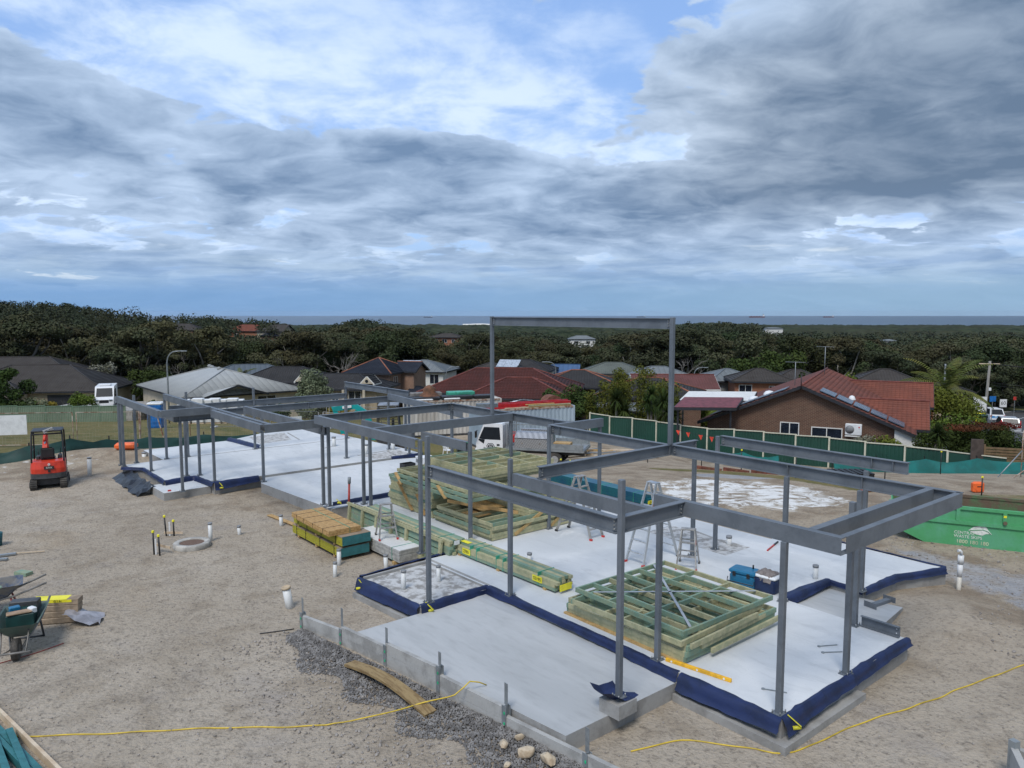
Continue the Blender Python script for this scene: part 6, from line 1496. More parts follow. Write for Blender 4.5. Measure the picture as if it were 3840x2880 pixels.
def window(parent, T, side, L, W, c, z0, w, h, m_frame=None, panes=2, name='window', pane=None):
    """side: f(-y) b(+y) l(-x) r(+x)"""
    ax = {'f': (Vector((1, 0, 0)), Vector((0, -1, 0)), Vector((0, -W / 2, 0))), 'b': (Vector((-1, 0, 0)), Vector((0, 1, 0)), Vector((0, W / 2, 0))), 'l': (Vector((0, -1, 0)), Vector((-1, 0, 0)), Vector((-L / 2, 0, 0))), 'r': (Vector((0, 1, 0)), Vector((1, 0, 0)), Vector((L / 2, 0, 0)))}[side]
    R3 = T.to_3x3(); d, n_, o0 = R3 @ ax[0], R3 @ ax[1], T @ ax[2]; c0 = o0 + d * c + Vector((0, 0, z0)); mf = m_frame or trimm; t_ = .06
    fr = MB(); basis = np.array((d, n_, Vector((0, 0, 1)))).T
    for (cx_, cz_, ww, hh) in [(0, t_ / 2, w, t_), (0, h - t_ / 2, w, t_)] + [(-w / 2 + t_ / 2 + (w - t_) * k / panes, h / 2, t_, h - 2 * t_) for k in range(panes + 1)]:
        fr.box(tuple(c0 + d * cx_ + Vector((0, 0, cz_)) + n_ * .03), (ww, .07, hh), basis)
    o = fr.build(name, mf, parent)
    for k in range(panes):
        x0 = -w / 2 + t_ + (w - t_) * k / panes; pw = (w - t_) / panes - t_
        MB().box(tuple(c0 + d * (x0 + pw / 2) + Vector((0, 0, h / 2)) + n_ * .012), (pw, .02, h - 2 * t_), basis).build('pane', pane or bluglass, o)
    return o
def house(label, x, y, rz, name='house', cat='house', z=None, group=None):
    return thing(name, label, cat, (x, y, hz(x, y) if z is None else z), rz, group)
I4 = Matrix.Identity(4)
def solar(parent, T, x, y, z, pitch, nx_, ny_, w=1.0, h=1.6, m_=None, tilt_axis=1):
    """panel array lying on a slope that rises towards +y from (x, y, z) in frame T"""
    R_ = T @ Matrix.Translation((x, y, z)) @ Matrix.Rotation(R(pitch), 4, 'X')
    for i in range(nx_):
        for j in range(ny_):
            mb = MB(); c = [(i * w, j * h, .10), (i * w + w - .03, j * h, .10), (i * w + w - .03, j * h + h - .03, .10), (i * w, j * h + h - .03, .10)]
            mb.add([tuple(R_ @ Vector(p)) for p in c] + [tuple(R_ @ (Vector(p) - Vector((0, 0, .04)))) for p in c], [(0, 1, 2, 3), (0, 4, 5, 1), (1, 5, 6, 2), (2, 6, 7, 3), (3, 7, 4, 0)]); o = mb.build('solar_panel', m_ or solm, parent)
            g = MB()
            for k in range(1, 6): g.add([tuple(R_ @ Vector((i * w + .02, j * h + h * k / 6, .104))), tuple(R_ @ Vector((i * w + w - .05, j * h + h * k / 6, .104))), tuple(R_ @ Vector((i * w + w - .05, j * h + h * k / 6 + .02, .104))), tuple(R_ @ Vector((i * w + .02, j * h + h * k / 6 + .02, .104)))], [(0, 1, 2, 3)])
            kind(g.build('cell_lines', alu, o), 'stuff')
solm = mat('solar cell blue', (.085, .115, .16), .25, var=.1, spec=.8); solw = mat('solar glass with painted sky sheen', (.42, .46, .50), .2, spec=.9)  # solw has the sky's pale reflection put into its base colour
# ---- H16: brown brick gable house with terracotta roof -------------------------------
HB = house('brown brick gable house with terracotta tiled roof behind the green fence', 19.62, 51.15, R(-27.5), 'brick_house', z=-4.25)
T = TM(0, 8.8, 0, R(90))                                  # ridge runs back along local y
E = 4.25 - 1.72
walls(HB, T, 17.2, 12.7, -.6, E, WL['brown'], (True, True), 22.5)
roof(HB, T, 17.0, 12.8, E - .02, 22.5, RT['terra'], caprd, .55, (False, False), gut=fasc)
Tw = TM(4.2, 5.9, 0, 0); walls(HB, Tw, 5.6, 6.2, -.6, E, WL['brown'], (False, True), 22.5); roof(HB, Tw, 6.4, 6.6, E + .02, 22.5, RT['terra'], caprd, .35, (False, False), gut=fasc)
Tb = TM(3.4, 15.5, 0, 0); roof(HB, Tb, 9, 6.8, E + .5, 22.5, RT['terra'], caprd, .3, (False, False), gut=fasc)
window(HB, T, 'l', 17.2, 12.7, -.74, 1.75, 1.25, 1.05); window(HB, T, 'l', 17.2, 12.7, 1.63, 1.55, 1.95, 1.05)
ac = MB(); acu = MB().cbox((3.28, -.02, 2.62), (1.0, .36, .72), .03).build('air_conditioner', whitep, HB)
MB().lathe([(0, 0), (.27, 0), (.27, .02), (.05, .03), (0, .03)], n=20).build('fan_grille', pvcg, acu); g_ = acu.children[0]; g_.rotation_euler = (R(90), 0, 0); g_.location = (3.06, -.205, 2.62)
MB().cyl((3.62, -.2, 2.78), .05, .008, 12, axis=(0, -1, 0)).build('red_badge', redp, acu); text('LG', .06, pvcg, acu, (3.62, -.206, 2.66), (R(90), 0, 0), 'badge_lettering')
MB().b2(2.78, -.22, 2.14, 3.75, .02, 2.22).build('ac_bracket', trimm, HB)
MB().extr([(5.7, E - .95), (6.9, E - .95), (6.9, E - .05), (5.7, E + .35)], (0, -.02, 0), (1, 0, 0), (0, 0, 1), (0, 1, 0), .05).build('porch_gable_infill', trimm, HB)
MB().b2(6.55, -.1, -.6, 6.85, .2, E - .95).build('porch_post', trimm, HB); MB().b2(5.6, -.06, 1.0, 5.9, .02, E - .95).build('quoin', WL['cream'], HB)
solar(HB, T @ Matrix.Rotation(0, 4, 'Z'), -7.55, -3.95, E + .02 + math.tan(R(22.5)) * (6.95 - 3.95) + .06, 22.5, 1, 1) if False else None
# solar panels: right slope (falls towards local +x) and left slope
for sx, nm in ((1, 'right'), (-1, 'left')):
    for k in range(5):
        for j in range(1):
            R_ = Matrix.Translation((sx * (1.1 + k * 1.05), .30, E + math.tan(R(22.5)) * (6.95 - (1.1 + k * 1.05)) + .13)) @ Matrix.Rotation(R(22.5) * sx, 4, 'Y')
            mb = MB(); c = [(-.0, 0, 0), (sx * 1.03, 0, 0), (sx * 1.03, 2.1, 0), (0, 2.1, 0)]; c = c if sx > 0 else c[::-1]
            mb.add([tuple(R_ @ Vector(p)) for p in c] + [tuple(R_ @ (Vector(p) - Vector((0, 0, .05)))) for p in c], [(0, 1, 2, 3), (0, 4, 5, 1), (1, 5, 6, 2), (2, 6, 7, 3), (3, 7, 4, 0)]); o = mb.build('solar_panel', solm, HB)
            g = MB()
            for i in range(1, 4): g.box(tuple(R_ @ Vector((sx * .51, 2.1 * i / 4, .003))), (1.0, .014, .003), np.array(R_.to_3x3()))
            kind(g.build('cell_lines', alu, o), 'stuff')
for (x, y, r_) in ((-2.6, 3.2, .42), (-3.6, 2.9, .42), (2.9, 3.6, .24)):
    MB().lathe([(r_, 0), (r_ * .95, .1), (r_ * .6, .26), (0, .32)], (x, y, E + math.tan(R(22.5)) * (6.95 - abs(x)) - .02), 16).build('skylight_dome', whitep, HB)
def antenna(parent, x, y, z, h=1.6):
    a_ = MB().tube([(x, y, z), (x, y, z + h)], .025, 6).build('tv_antenna', galv, parent)
    MB().tube([(x - .7, y, z + h), (x + .7, y, z + h)], .015, 5).build('antenna_boom', galv, a_)
    for k in range(8): MB().tube([(x - .65 + k * .18, y - .3, z + h), (x - .65 + k * .18, y + .3, z + h)], .008, 4).build('antenna_rod', galv, a_)
antenna(HB, -.9, 3.5, E + 2.3, 1.9); antenna(HB, .3, 12, E + 2.6, 2.4)
MB().tube([(-.0, -.6, E + 2.6), (-.0, -.6, E + 3.6)], .03, 6).build('finial', blk, HB)
# pergola roofs left of the brick house
for k, (u0, v0, u1, v1, dpt, m_, lb_) in enumerate(((2528, 1526, 2755, 1502, 54.0, RT['maroon'], 'maroon flat pergola roof left of the brown brick house'), (2548, 1500, 2810, 1484, 58.5, trimm, 'white flat pergola roof behind the maroon one'))):
    p0 = at(u0, v0, dpt - 2); p1 = at(u1, v0, dpt - 2); zt = p0.z
    t_ = thing('pergola', lb_, 'pergola', (p0.x, p0.y, hz(p0.x, p0.y)), R(-6)); L = (p1 - p0).length; zz = zt - t_.location.z
    mb = MB(); mb.add([(0, 0, zz), (L, 0, zz + .02), (L + 1.1, 3.4, zz + .35), (1.1, 3.4, zz + .33), (0, 0, zz - .08), (L, 0, zz - .06), (L + 1.1, 3.4, zz + .27), (1.1, 3.4, zz + .25)], [(0, 1, 2, 3), (7, 6, 5, 4), (0, 4, 5, 1), (1, 5, 6, 2), (2, 6, 7, 3), (3, 7, 4, 0)]); mb.build('roof_sheet', m_ if k else mat('maroon awning', (.16, .035, .04), .6), t_)
    for a_, b_ in (((0, 0, zz - .12), (L, 0, zz - .10)), ((L, 0, zz - .1), (L + 1.1, 3.4, zz + .23)), ((0, 0, zz - .1), (1.1, 3.4, zz + .2))): MB().bar(a_, b_, .08, .2).build('edge_beam', fasc, t_)
    for x in (.3, L - .3): MB().b2(x - .06, .3, -.3, x + .06, .42, zz - .1).build('post', fasc, t_)
# ---- generic houses ------------------------------------------------------------------
def simple(label, u, d, L, W, rz, v_e, roofk, wallk, cap=None, pitch=22, hips=(True, True), x=None, zb=None, win=(), extra=(), gut=None, name='house', course=.33, group=None):
    """one main block; u/d fix its centre, v_e the sighted eave level at that distance"""
    cx_ = (u - 1920) / 2850 * d * 1.0 if x is None else x
    ez = CAMH - (v_e - 1174) / 2850 * d; g = hz(cx_, d) if zb is None else zb
    h = house(label, cx_, d, rz, name, z=g, group=group); e = ez - g
    walls(h, I4, L, W, -1.5, e, WL[wallk], (not hips[0], not hips[1]), pitch)
    roof(h, I4, L, W, e, pitch, RT[roofk], cap, .5, hips, gut=gut, course=course)
    for (sd_n, c, z0, w, hh) in win: window(h, I4, sd_n, L, W, c, e - z0, w, hh)
    return h, e
h1, e = simple('dark tiled cream brick house with garage behind the sage fence', 150, 99, 19, 12, R(8), 1452, 'brown', 'creamb', pitch=24, win=(('f', -2, 2.2, 2.0, 1.3),))
Tq = TM(-8, 9.5, 0, 0); walls(h1, Tq, 22, 12, -2, e + .55, WL['creamb']); roof(h1, Tq, 22, 12, e + .55, 24, RT['brown'], None, .5, (True, True))
Tq = TM(-1.5, -6.3, 0, R(90)); roof(h1, Tq, 2.2, 4.2, e - .05, 24, RT['brown'], None, .4, (True, False)); walls(h1, TM(-3.2, -6.4, 0, 0), 1.0, 1.0, -2, e, WL['creamb']); walls(h1, TM(.4, -6.4, 0, 0), 1.2, 1.0, -2, e, WL['creamb'])
MB().b2(3.2, -6.06, -1.5, 7.4, -6.02, e - .45).build('garage_door', fasc, h1); MB().b2(-2.6, -6.05, -1.5, -.3, -6.02, e - .5).build('porch_shade_sheet', blk, h1); antenna(h1, -6.5, 2, e + 2.8, 2.2); MB().cyl((-3.5, 2.0, e + 2.2), .18, .5, 10).build('roof_vent', blk, h1); MB().tube([(9.3, 4.2, e + .3), (9.3, 4.2, e - .3), (9.9, 4.0, e - .6)], .05, 6).build('downpipe', trimm, h1)  # flat black sheet on the wall stands in for the porch's shade
hx = house('pale grey steel hip-roofed house beyond the blue toilet', -36.3, 93.6, TH, z=hz(-36.3, 93.6)); e = -3.15 - hx.location.z
T = TM(0, 0, 0, R(90)); walls(hx, T, 18, 13, -2, e, WL['cream']); roof(hx, T, 18, 13, e, 18.5, RT['metal'], None, .6, (True, True), course=9); roof(hx, TM(-1.5, -9.2, 0, R(90)), 2.5, 6.5, e + .02, 18.5, RT['metal'], None, .3, (False, True), course=9)
for x, y in ((0, 2.2), (.4, 4.4), (-.2, -1.0)): MB().lathe([(.16, 0), (.16, .25), (.26, .3), (.26, .5), (.1, .6), (0, .62)], (x, y, e + 2.0), 10).build('roof_vent', RT['metal'], hx)
window(hx, T, 'l', 18, 13, -3, e - 1.9, 2.2, 1.5); window(hx, T, 'l', 18, 13, 2.5, e - 1.9, 2.2, 1.5); window(hx, T, 'f', 18, 13, -4, e - 1.9, 2.0, 1.3)
simple('slate-blue roofed house with solar behind the pale grey roof', 935, 117, 14, 9, R(18), 1416, 'slate', 'grey', pitch=22)
simple('dark tiled house left of the round olive tree', 1075, 104, 12, 8, R(5), 1425, 'dark', 'cream', pitch=22)
h4, e = simple('dark tiled cream house with small white dormers beside brick two-storey', 1282, 95, 11.5, 7.0, R(-10), 1448, 'dark', 'creamb', pitch=21, win=(('f', -3.6, 2.0, 1.2, 1.5), ('f', .5, 2.0, .9, 1.5), ('f', 3, 2.0, 1.6, 1.8)))
for k, (x, w) in enumerate(((-4.0, 2.0), (-2.0, 1.7), (4.4, 1.6))):
    zz = e + (.75, .25, .65)[k]; y0 = (-2.9, -4.2, -3.2)[k]; MB().extr([(-w / 2, 0), (w / 2, 0), (0, w * .52)], (x, y0, zz), (1, 0, 0), (0, 0, 1), (0, 1, 0), .08).build('dormer_front', WL['cream'], h4); MB().cyl((x, y0 - .01, zz + .32), .2, .03, 14, axis=(0, -1, 0)).build('dormer_window', glassm, h4)
    roof(h4, TM(x, y0 + 1.3, 0, R(90)), 2.2, w, zz - .02, 46, RT['dark'], None, .12, (False, False), 'dormer_roof', gut=trimm, soffit=False)
for x in (-1.6, 1.9, 4.5): MB().b2(x - .14, -4.55, -1.5, x + .14, -4.3, e).build('porch_column', WL['cream'], h4)
h5, e = simple('two-storey mottled brick house with blue-black roof and orange ridges', 1420, 103, 6.2, 6.6, R(-16), 1392, 'navy', 'mott', capor, 26, win=(('r', -1.5, 1.8, 1.2, 1.3), ('r', 1.5, 1.8, 1.0, 1.3), ('r', 0, 4.4, 1.6, 1.4)))
Tq = TM(3.5, 2.5, 0, 0); walls(h5, Tq, 2.8, 4.2, -2, e, WL['mott'], (False, True), 26); roof(h5, Tq, 3.0, 4.2, e + .02, 26, RT['navy'], capor, .35, (False, False)); Tq = TM(6.0, 1.0, 0, 0); walls(h5, Tq, 2.4, 3.5, -2, e - 3, WL['mott']); roof(h5, Tq, 2.8, 3.5, e - 3, 24, RT['navy'], None, .4, (False, True)); MB().b2(3.15, -2.6, e - 3.6, 4.6, .3, e - 2.6).build('balcony', fasc, h5)
h6, e = simple('two-storey cream house with grey hip roof behind brick two-storey', 1592, 122, 8.4, 7.5, R(-12), 1386, 'grey', 'white', pitch=20, win=(('f', 2.8, 1.9, 1.5, 1.5), ('f', .4, 1.9, 1.3, 1.5), ('f', 2.8, 4.6, 1.5, 1.4)))
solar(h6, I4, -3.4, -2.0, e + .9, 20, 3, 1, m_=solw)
h7, e = simple('large red-brown tiled house behind the containers', 1892, 80, 15.5, 9.5, R(-7), 1457, 'red', 'brown', caprd, 22)
Tq = TM(2.2, -5.2, 0, R(0)); walls(h7, Tq, 9.5, 7, -2, e, WL['brown']); roof(h7, Tq, 9.5, 7, e - .02, 22, RT['red'], caprd, .5, (True, True))
h8, e = simple('white two-storey house with dark roof and rows of solar panels', 1968, 119, 8.4, 6.8, R(-14), 1384, 'dark', 'white', pitch=21, win=(('f', 2.2, 1.7, 1.0, 1.3), ('f', -2.5, 1.6, .6, 1.2), ('r', 0, 1.7, 1.2, 1.3)))
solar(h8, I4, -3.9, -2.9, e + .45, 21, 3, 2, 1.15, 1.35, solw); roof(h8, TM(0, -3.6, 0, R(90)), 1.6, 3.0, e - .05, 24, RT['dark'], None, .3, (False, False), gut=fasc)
simple('cream house with brown roof left of the solar-panelled one', 1842, 121, 5.2, 5.5, R(-5), 1383, 'brown', 'cream', pitch=18, win=(('f', -1.6, 1.6, .7, 1.0),))
simple('blue steel roofed house right of the solar-panelled one', 2085, 124, 7.0, 6.5, R(-8), 1396, 'blue', 'cream', pitch=19, hips=(True, False))
simple('dark tiled house with orange ridges behind the red-brown roof', 2170, 89, 9.5, 8, R(-6), 1440, 'dark', 'brown', capor, 20)
h11, e = simple('grey-green tiled house in front of the wood', 2300, 119, 9.5, 7.0, R(-9), 1394, 'grn', 'cream', pitch=20)
simple('grey steel roofed house right of the grey-green one', 2468, 114, 8, 6, R(-3), 1402, 'grey', 'cream', pitch=18)
simple('maroon tiled gable house right of the bamboo', 2522, 93, 9.2, 6.8, R(-3), 1448, 'maroon', 'cream', caprd, 20, hips=(False, False), gut=trimm)
simple('dark tiled house with orange ridges right behind the bamboo', 2440, 76, 10, 8, R(-14), 1478, 'dark', 'brown', capor, 20)
simple('grey steel roofed two-storey house left of the garden palm', 2728, 98, 6.5, 6, R(8), 1420, 'grey', 'grey', pitch=20)
h15, e = simple('orange brick two-storey house with dark roof right of garden palm', 2850, 91, 6.4, 5.4, R(-8), 1423, 'brown', 'orange', pitch=22, win=(('f', -2.0, 1.5, 1.5, 1.1), ('f', 1.0, 1.5, .7, 1.0), ('f', 2.4, 1.5, 1.0, 1.0)))
Tq = TM(4.6, 1.8, 0, 0); walls(h15, Tq, 6, 5, -2, e - .3, WL['orange']); roof(h15, Tq, 6, 5, e - .1, 22, RT['brown'])
h17, e = simple('brick house with dark roof behind the brown brick house', 3322, 84, 8.5, 7.5, R(-18), 1443, 'brown', 'orange', pitch=22, win=(('f', .6, 1.7, 2.0, 1.1),)); roof(h17, TM(.6, -4.0, 0, R(90)), 1.4, 2.6, e - .04, 24, RT['brown'], None, .3, (False, False), gut=trimm)
walls(h17, TM(5.6, -1.5, 0, 0), 4, 4, -2, e - .3, WL['creamb']); roof(h17, TM(5.6, -1.5, 0, 0), 4, 4, e - .3, 20, RT['dark'])
# far houses on the wooded rise
simple('distant dark roofed house on the wooded rise, leftmost', 690, 285, 15, 10, R(5), 1236, 'brown', 'orange', pitch=22, win=(('f', -3, 2.4, 2, 1.5), ('f', 3, 2.4, 2, 1.5)), course=.7)
simple('distant red-roofed house on the wooded rise', 932, 290, 14, 9, R(-12), 1240, 'terra', 'orange', pitch=25, win=(('f', -2, 2.4, 2, 1.5),), hips=(True, False), course=.7)
simple('distant brown-roofed house with cream gable', 1035, 262, 9.5, 8, R(-10), 1241, 'brown', 'cream', pitch=26, win=(('f', 2, 2.0, 2, 1.2),), hips=(True, False), course=.7)
simple('distant navy-roofed house below the brown-roofed one', 1018, 258, 5.5, 5, R(5), 1258, 'navy', 'orange', pitch=20, course=.7)
simple('distant orange brick two-storey house alone in a clearing', 1678, 242, 9.2, 6, R(-12), 1263, 'brown', 'orange', pitch=18, win=(('f', -2.6, 1.7, 1.0, 1.1), ('f', 0, 1.7, 1.6, 1.1), ('f', 2.8, 1.7, 1.0, 1.1), ('f', 2.8, 4, 1.2, 1.2)), course=.7)
simple('distant grey house with white gables among trees under portal', 2180, 385, 13, 8, R(0), 1270, 'grey', 'white', pitch=20, win=(('f', -3, 2.4, 2, 1.4), ('f', 3, 2.4, 2, 1.4)), course=.9)
simple('small distant white building far right of the portal', 2895, 620, 14, 8, R(0), 1231, 'grey', 'white', pitch=10, course=2)
simple('small distant white shed below the portal beam', 2002, 330, 5, 4, R(0), 1297, 'grey', 'white', pitch=15, course=2)
simple('tiny distant white house right of the portal', 3330, 560, 9, 7, R(0), 1277, 'grey', 'white', pitch=15, course=2)
# sheds behind the green fence
sh1, e = simple('dark grey garden shed behind the green fence corner', 2290, 70, 3.8, 2.6, R(-12), 1524, 'grey', 'grey', pitch=9, hips=(False, False), course=.8, name='garden_shed')
sh2, e = simple('green garden shed with grey roof among the yuccas', 2425, 67, 3.0, 2.2, R(-10), 1536, 'grey', 'grey', pitch=8, hips=(False, False), course=.8, name='garden_shed')
for o in sh2.children:
    if o.name.startswith('wall'): o.data.materials[0] = fg
# ---- road on the right -----------------------------------------------------------------
asph = mat('asphalt', (.060, .060, .061), .9, scale=1.5, col2=(.048, .048, .049), bump=.3, bscale=60); kerbm = mat('kerb concrete', (.30, .295, .28), .85); paintm = mat('road paint', (.68, .68, .66), .6)
RC = [(38.5, 44), (43.0, 58), (48.5, 70), (54.5, 81.5), (61.5, 93), (69.5, 104), (81, 115), (98, 123), (120, 128)]
def smooth(pts, n_=8):
    P_ = []
    for i in range(len(pts) - 1):
        p0, p1 = np.array(pts[i], float), np.array(pts[i + 1], float); p_1, p2 = np.array(pts[max(i - 1, 0)], float), np.array(pts[min(i + 2, len(pts) - 1)], float)
        for j in range(n_):
            s_ = j / n_; P_.append(.5 * ((2 * p0) + (-p_1 + p1) * s_ + (2 * p_1 - 5 * p0 + 4 * p1 - p2) * s_ ** 2 + (-p_1 + 3 * p0 - 3 * p1 + p2) * s_ ** 3))
    P_.append(np.array(pts[-1], float)); return P_
RP = smooth(RC); RZ = [hz(p[0], p[1]) + .10 for p in RP]
def ribbon(name, P_, Z_, o0, o1, dz_, m_, thick=0, k='structure'):
    rows = []
    for i, p in enumerate(P_):
        d = P_[min(i + 1, len(P_) - 1)] - P_[max(i - 1, 0)]; d = d / np.linalg.norm(d); n_ = np.array([d[1], -d[0]])
        a, b_ = p + n_ * o0, p + n_ * o1
        r_ = [(a[0], a[1], Z_[i] + dz_), (b_[0], b_[1], Z_[i] + dz_)]
        if thick: r_ = [(a[0], a[1], Z_[i] + dz_ - thick)] + r_ + [(b_[0], b_[1], Z_[i] + dz_ - thick)]
        rows.append(r_)
    mb = MB(); mb.grid(rows); o = mb.build(name, m_)
    return kind(o, k)
ribbon('road', RP, RZ, -4.6, 4.6, 0, asph, .4)
for s_ in (-1, 1): ribbon('kerb', RP, RZ, s_ * 4.6, s_ * 4.85, .12, kerbm, .3)
ribbon('road_marking', RP[6:], RZ[6:], -.06, .06, .006, paintm)
verge = mat('road verge grass', (.105, .125, .035), .95, scale=1.2, col2=(.15, .14, .055), bump=.6, bscale=12)
ribbon('verge', RP, RZ, -9.5, -4.85, .10, verge, .5); ribbon('verge', RP, RZ, 4.85, 10, .10, verge, .5)
R2 = smooth([(52, 122), (66, 119), (84, 121), (120, 126)], 6); ribbon('road', R2, [hz(p[0], p[1]) + .12 for p in R2], -4, 4, 0.004, asph, .4)
# ---- cars ---------------------------------------------------------------------------------
def car(loc, rz, L, W, Hc, label, bm, name='car', rear=True, decal=None, cat='car'):
    c = thing(name, label, cat, loc, rz)                          # nose towards +y
    l = L / 2
    MB().extr([(-l, .32), (-l + .05, .22), (l - .15, .22), (l, .42), (l - .05, .72), (l - .95, .92), (-l + .1, .98), (-l, .85)], (-W / 2, 0, 0), (0, 1, 0), (0, 0, 1), (1, 0, 0), W).build('body', bm, c)
    k = W / 2; t_ = k * .80
    gb = [(-k * .96, -l + .12, .96), (k * .96, -l + .12, .96), (k * .96, l - 1.05, .90), (-k * .96, l - 1.05, .90), (-t_, -l + .55, Hc), (t_, -l + .55, Hc), (t_, l - 2.0, Hc), (-t_, l - 2.0, Hc)]
    MB().add(gb, [(4, 5, 6, 7), (0, 1, 5, 4), (1, 2, 6, 5), (2, 3, 7, 6), (3, 0, 4, 7)]).build('cabin', bm, c)
    def pane(a, b_, c_, d_, nm, off):
        P_ = [Vector(x) for x in (a, b_, c_, d_)]; n_ = (P_[1] - P_[0]).cross(P_[3] - P_[0]).normalized(); ctr = sum(P_, Vector()) / 4
        mb = MB(); mb.add([tuple(ctr + (p - ctr) * .86 + n_ * off) for p in P_], [(0, 1, 2, 3)]); mb.build(nm, glassm, c)
    g = [Vector(p) for p in gb]
    pane(g[0], g[1], g[5], g[4], 'rear_window', .006); pane(g[2], g[3], g[7], g[6], 'windscreen', .006); pane(g[1], g[2], g[6], g[5], 'side_window', .006); pane(g[3], g[0], g[4], g[7], 'side_window', .006)
    for yy in (-l + .85, l - .85):
        for s_ in (-1, 1):
            w_ = MB().tube([(s_ * (k - .2), yy, .33), (s_ * (k + .01), yy, .33)], .33, 18).build('wheel', rubber, c); MB().cyl((s_ * (k + .012), yy, .33), .2, .01, 14, axis=(s_, 0, 0)).build('rim', alu, w_)
    for s_ in (-1, 1):
        MB().cbox((s_ * (k - .13), -l - .005, .86), (.22, .06, .20), .02).build('tail_lamp', tlred, c); MB().cbox((s_ * (k - .22), l - .12, .66), (.34, .14, .14), .03).build('headlamp', chrome, c); MB().cbox((s_ * (k + .09), l - 1.25, .98), (.18, .10, .12), .03).build('mirror', blk, c)
    MB().cbox((0, -l - .03, .42), (W * .94, .12, .24), .04).build('rear_bumper', bm if decal is None else whitec, c); MB().b2(-.25, -l - .095, .42, .25, -l - .092, .53).build('number_plate', whitep, c); MB().cbox((0, l - .02, .42), (W * .94, .12, .24), .04).build('front_bumper', bm, c)
    return c
p = at(3773, 1629, 76.5); silv = mat('silver car paint', (.45, .46, .47), .3, metal=.3, var=.04)
c1_ = car((p.x, p.y, hz(p.x, p.y) + .10), R(-24), 4.4, 1.80, 1.62, 'silver hatchback with black rear badge parked nearest on the road', silv)
for s_ in (-1, 1): MB().box((s_ * .80, -2.12, 1.22), (.12, .06, .5), rotm(R(-14), 0, 0)).build('pillar_lamp', tlred, c1_)
MB().box((.35, -2.235, .80), (.28, .05, .3)).build('wheel_cover', blk, c1_)
p = at(3714, 1581, 104); bluw = mat('blue wrap', (.03, .25, .55), .35, scale=3, col2=(.5, .62, .7))
c2_ = car((p.x, p.y, hz(p.x, p.y) + .10), R(-12), 4.7, 1.86, 1.75, 'white car with blue tail graphics parked beyond the silver hatchback', whitec); MB().box((0, -2.357, .70), (1.7, .012, .36)).build('tail_graphic', bluw, c2_)
p = at(3482, 1607, 56.5); car((p.x, p.y, hz(p.x, p.y) - .9), R(62), 4.6, 1.85, 1.65, 'white wagon in the driveway behind the brown brick house', whitec)
# van by the left house
p = at(400, 1516, 90); vn = thing('van', 'white high-roof van parked outside the dark tiled house', 'van', (p.x, p.y, -5.05), R(203)); kind(MB().b2(p.x - 6, p.y - 4, -8, p.x + 5, p.y + 5, -5.06).build('driveway', mat('driveway concrete', (.33, .32, .30), .85)), 'structure')
W_v = 1.98; mb = MB(); mb.extr([(-2.9, .35), (2.75, .35), (2.9, .55), (2.85, 1.05), (2.2, 1.35), (1.55, 2.35), (1.3, 2.48), (-2.85, 2.5), (-2.95, 2.3)], (-W_v / 2, 0, 0), (0, 1, 0), (0, 0, 1), (1, 0, 0), W_v); mb.build('body', whitec, vn)
mb = MB(); mb.quad((.86, 2.24, 1.38), (-.86, 2.24, 1.38), (-.80, 1.63, 2.30), (.80, 1.63, 2.30)); mb.build('windscreen', glassm, vn)
for s_ in (-1, 1):
    MB().extr([(1.0, 1.32), (1.95, 1.32), (1.45, 2.1), (1.0, 2.1)], (s_ * (W_v / 2) - .003, 0, 0), (0, 1, 0), (0, 0, 1), (s_, 0, 0), .012).build('cab_window', glassm, vn); MB().extr([(-.6, 1.32), (.75, 1.32), (.75, 2.1), (-.6, 2.1)], (s_ * (W_v / 2) - .003, 0, 0), (0, 1, 0), (0, 0, 1), (s_, 0, 0), .012).build('side_window', glassm, vn)
    MB().cbox((s_ * .72, 2.84, .95), (.36, .12, .26), .04).build('headlamp', chrome, vn); MB().cbox((s_ * 1.12, 1.75, 1.5), (.16, .14, .34), .03).build('mirror', blk, vn); MB().cyl((s_ * .6, 2.9, .55), .07, .03, 10, axis=(0, 1, 0)).build('fog_lamp', whitep, vn)
    for yy in (-1.9, 1.9):
        w_ = MB().tube([(s_ * .78, yy, .36), (s_ * 1.0, yy, .36)], .36, 18).build('wheel', rubber, vn); MB().cyl((s_ * 1.003, yy, .36), .2, .01, 12, axis=(s_, 0, 0)).build('rim', alu, vn)
MB().cbox((0, 2.88, .85), (1.0, .08, .34), .03).build('grille', blk, vn); MB().cbox((0, .2, 2.58), (1.2, 1.4, .18), .06).build('roof_pod', whitec, vn); MB().cbox((0, 2.88, .45), (1.9, .14, .3), .05).build('bumper', whitec, vn)
# ---- poles, lamps, signs, bins ------------------------------------------------------------
def lamp(u, vb, vt, d, label, side=1):
    p = at(u, vb, d); z = hz(p.x, p.y); zt = at(u, vt, d).z; h = zt - z
    t_ = thing('street_lamp', label, 'street lamp', (p.x, p.y, z), 0, 'street lamps'); P_ = [(0, 0, -.2), (0, 0, h * .55), (0, 0, h - 1.2)] + [(side * .9 * (1 - math.cos(k * .3)), 0, h - 1.2 + 1.15 * math.sin(k * .3)) for k in range(1, 6)] + [(side * 1.5, 0, h)]
    MB().tube(P_, [.10, .085, .07] + [.055] * 6, 8).build('pole', galv, t_); MB().cbox((side * 1.75, 0, h - .02), (.6, .22, .10), .04).build('lamp_head', galv, t_)
lamp(632, 1500, 1316, 76, 'tall grey street lamp before the pale grey roof'); lamp(1673, 1420, 1375, 116, 'small street lamp right of the two-storey cream house'); lamp(2084, 1400, 1357, 112, 'street lamp rising beside the white solar house', -1); lamp(2602, 1420, 1378, 110, 'short street lamp right of the maroon roof')
p = at(3693, 1540, 97); z = hz(p.x, p.y); pz = at(3702, 1354, 97).z - z
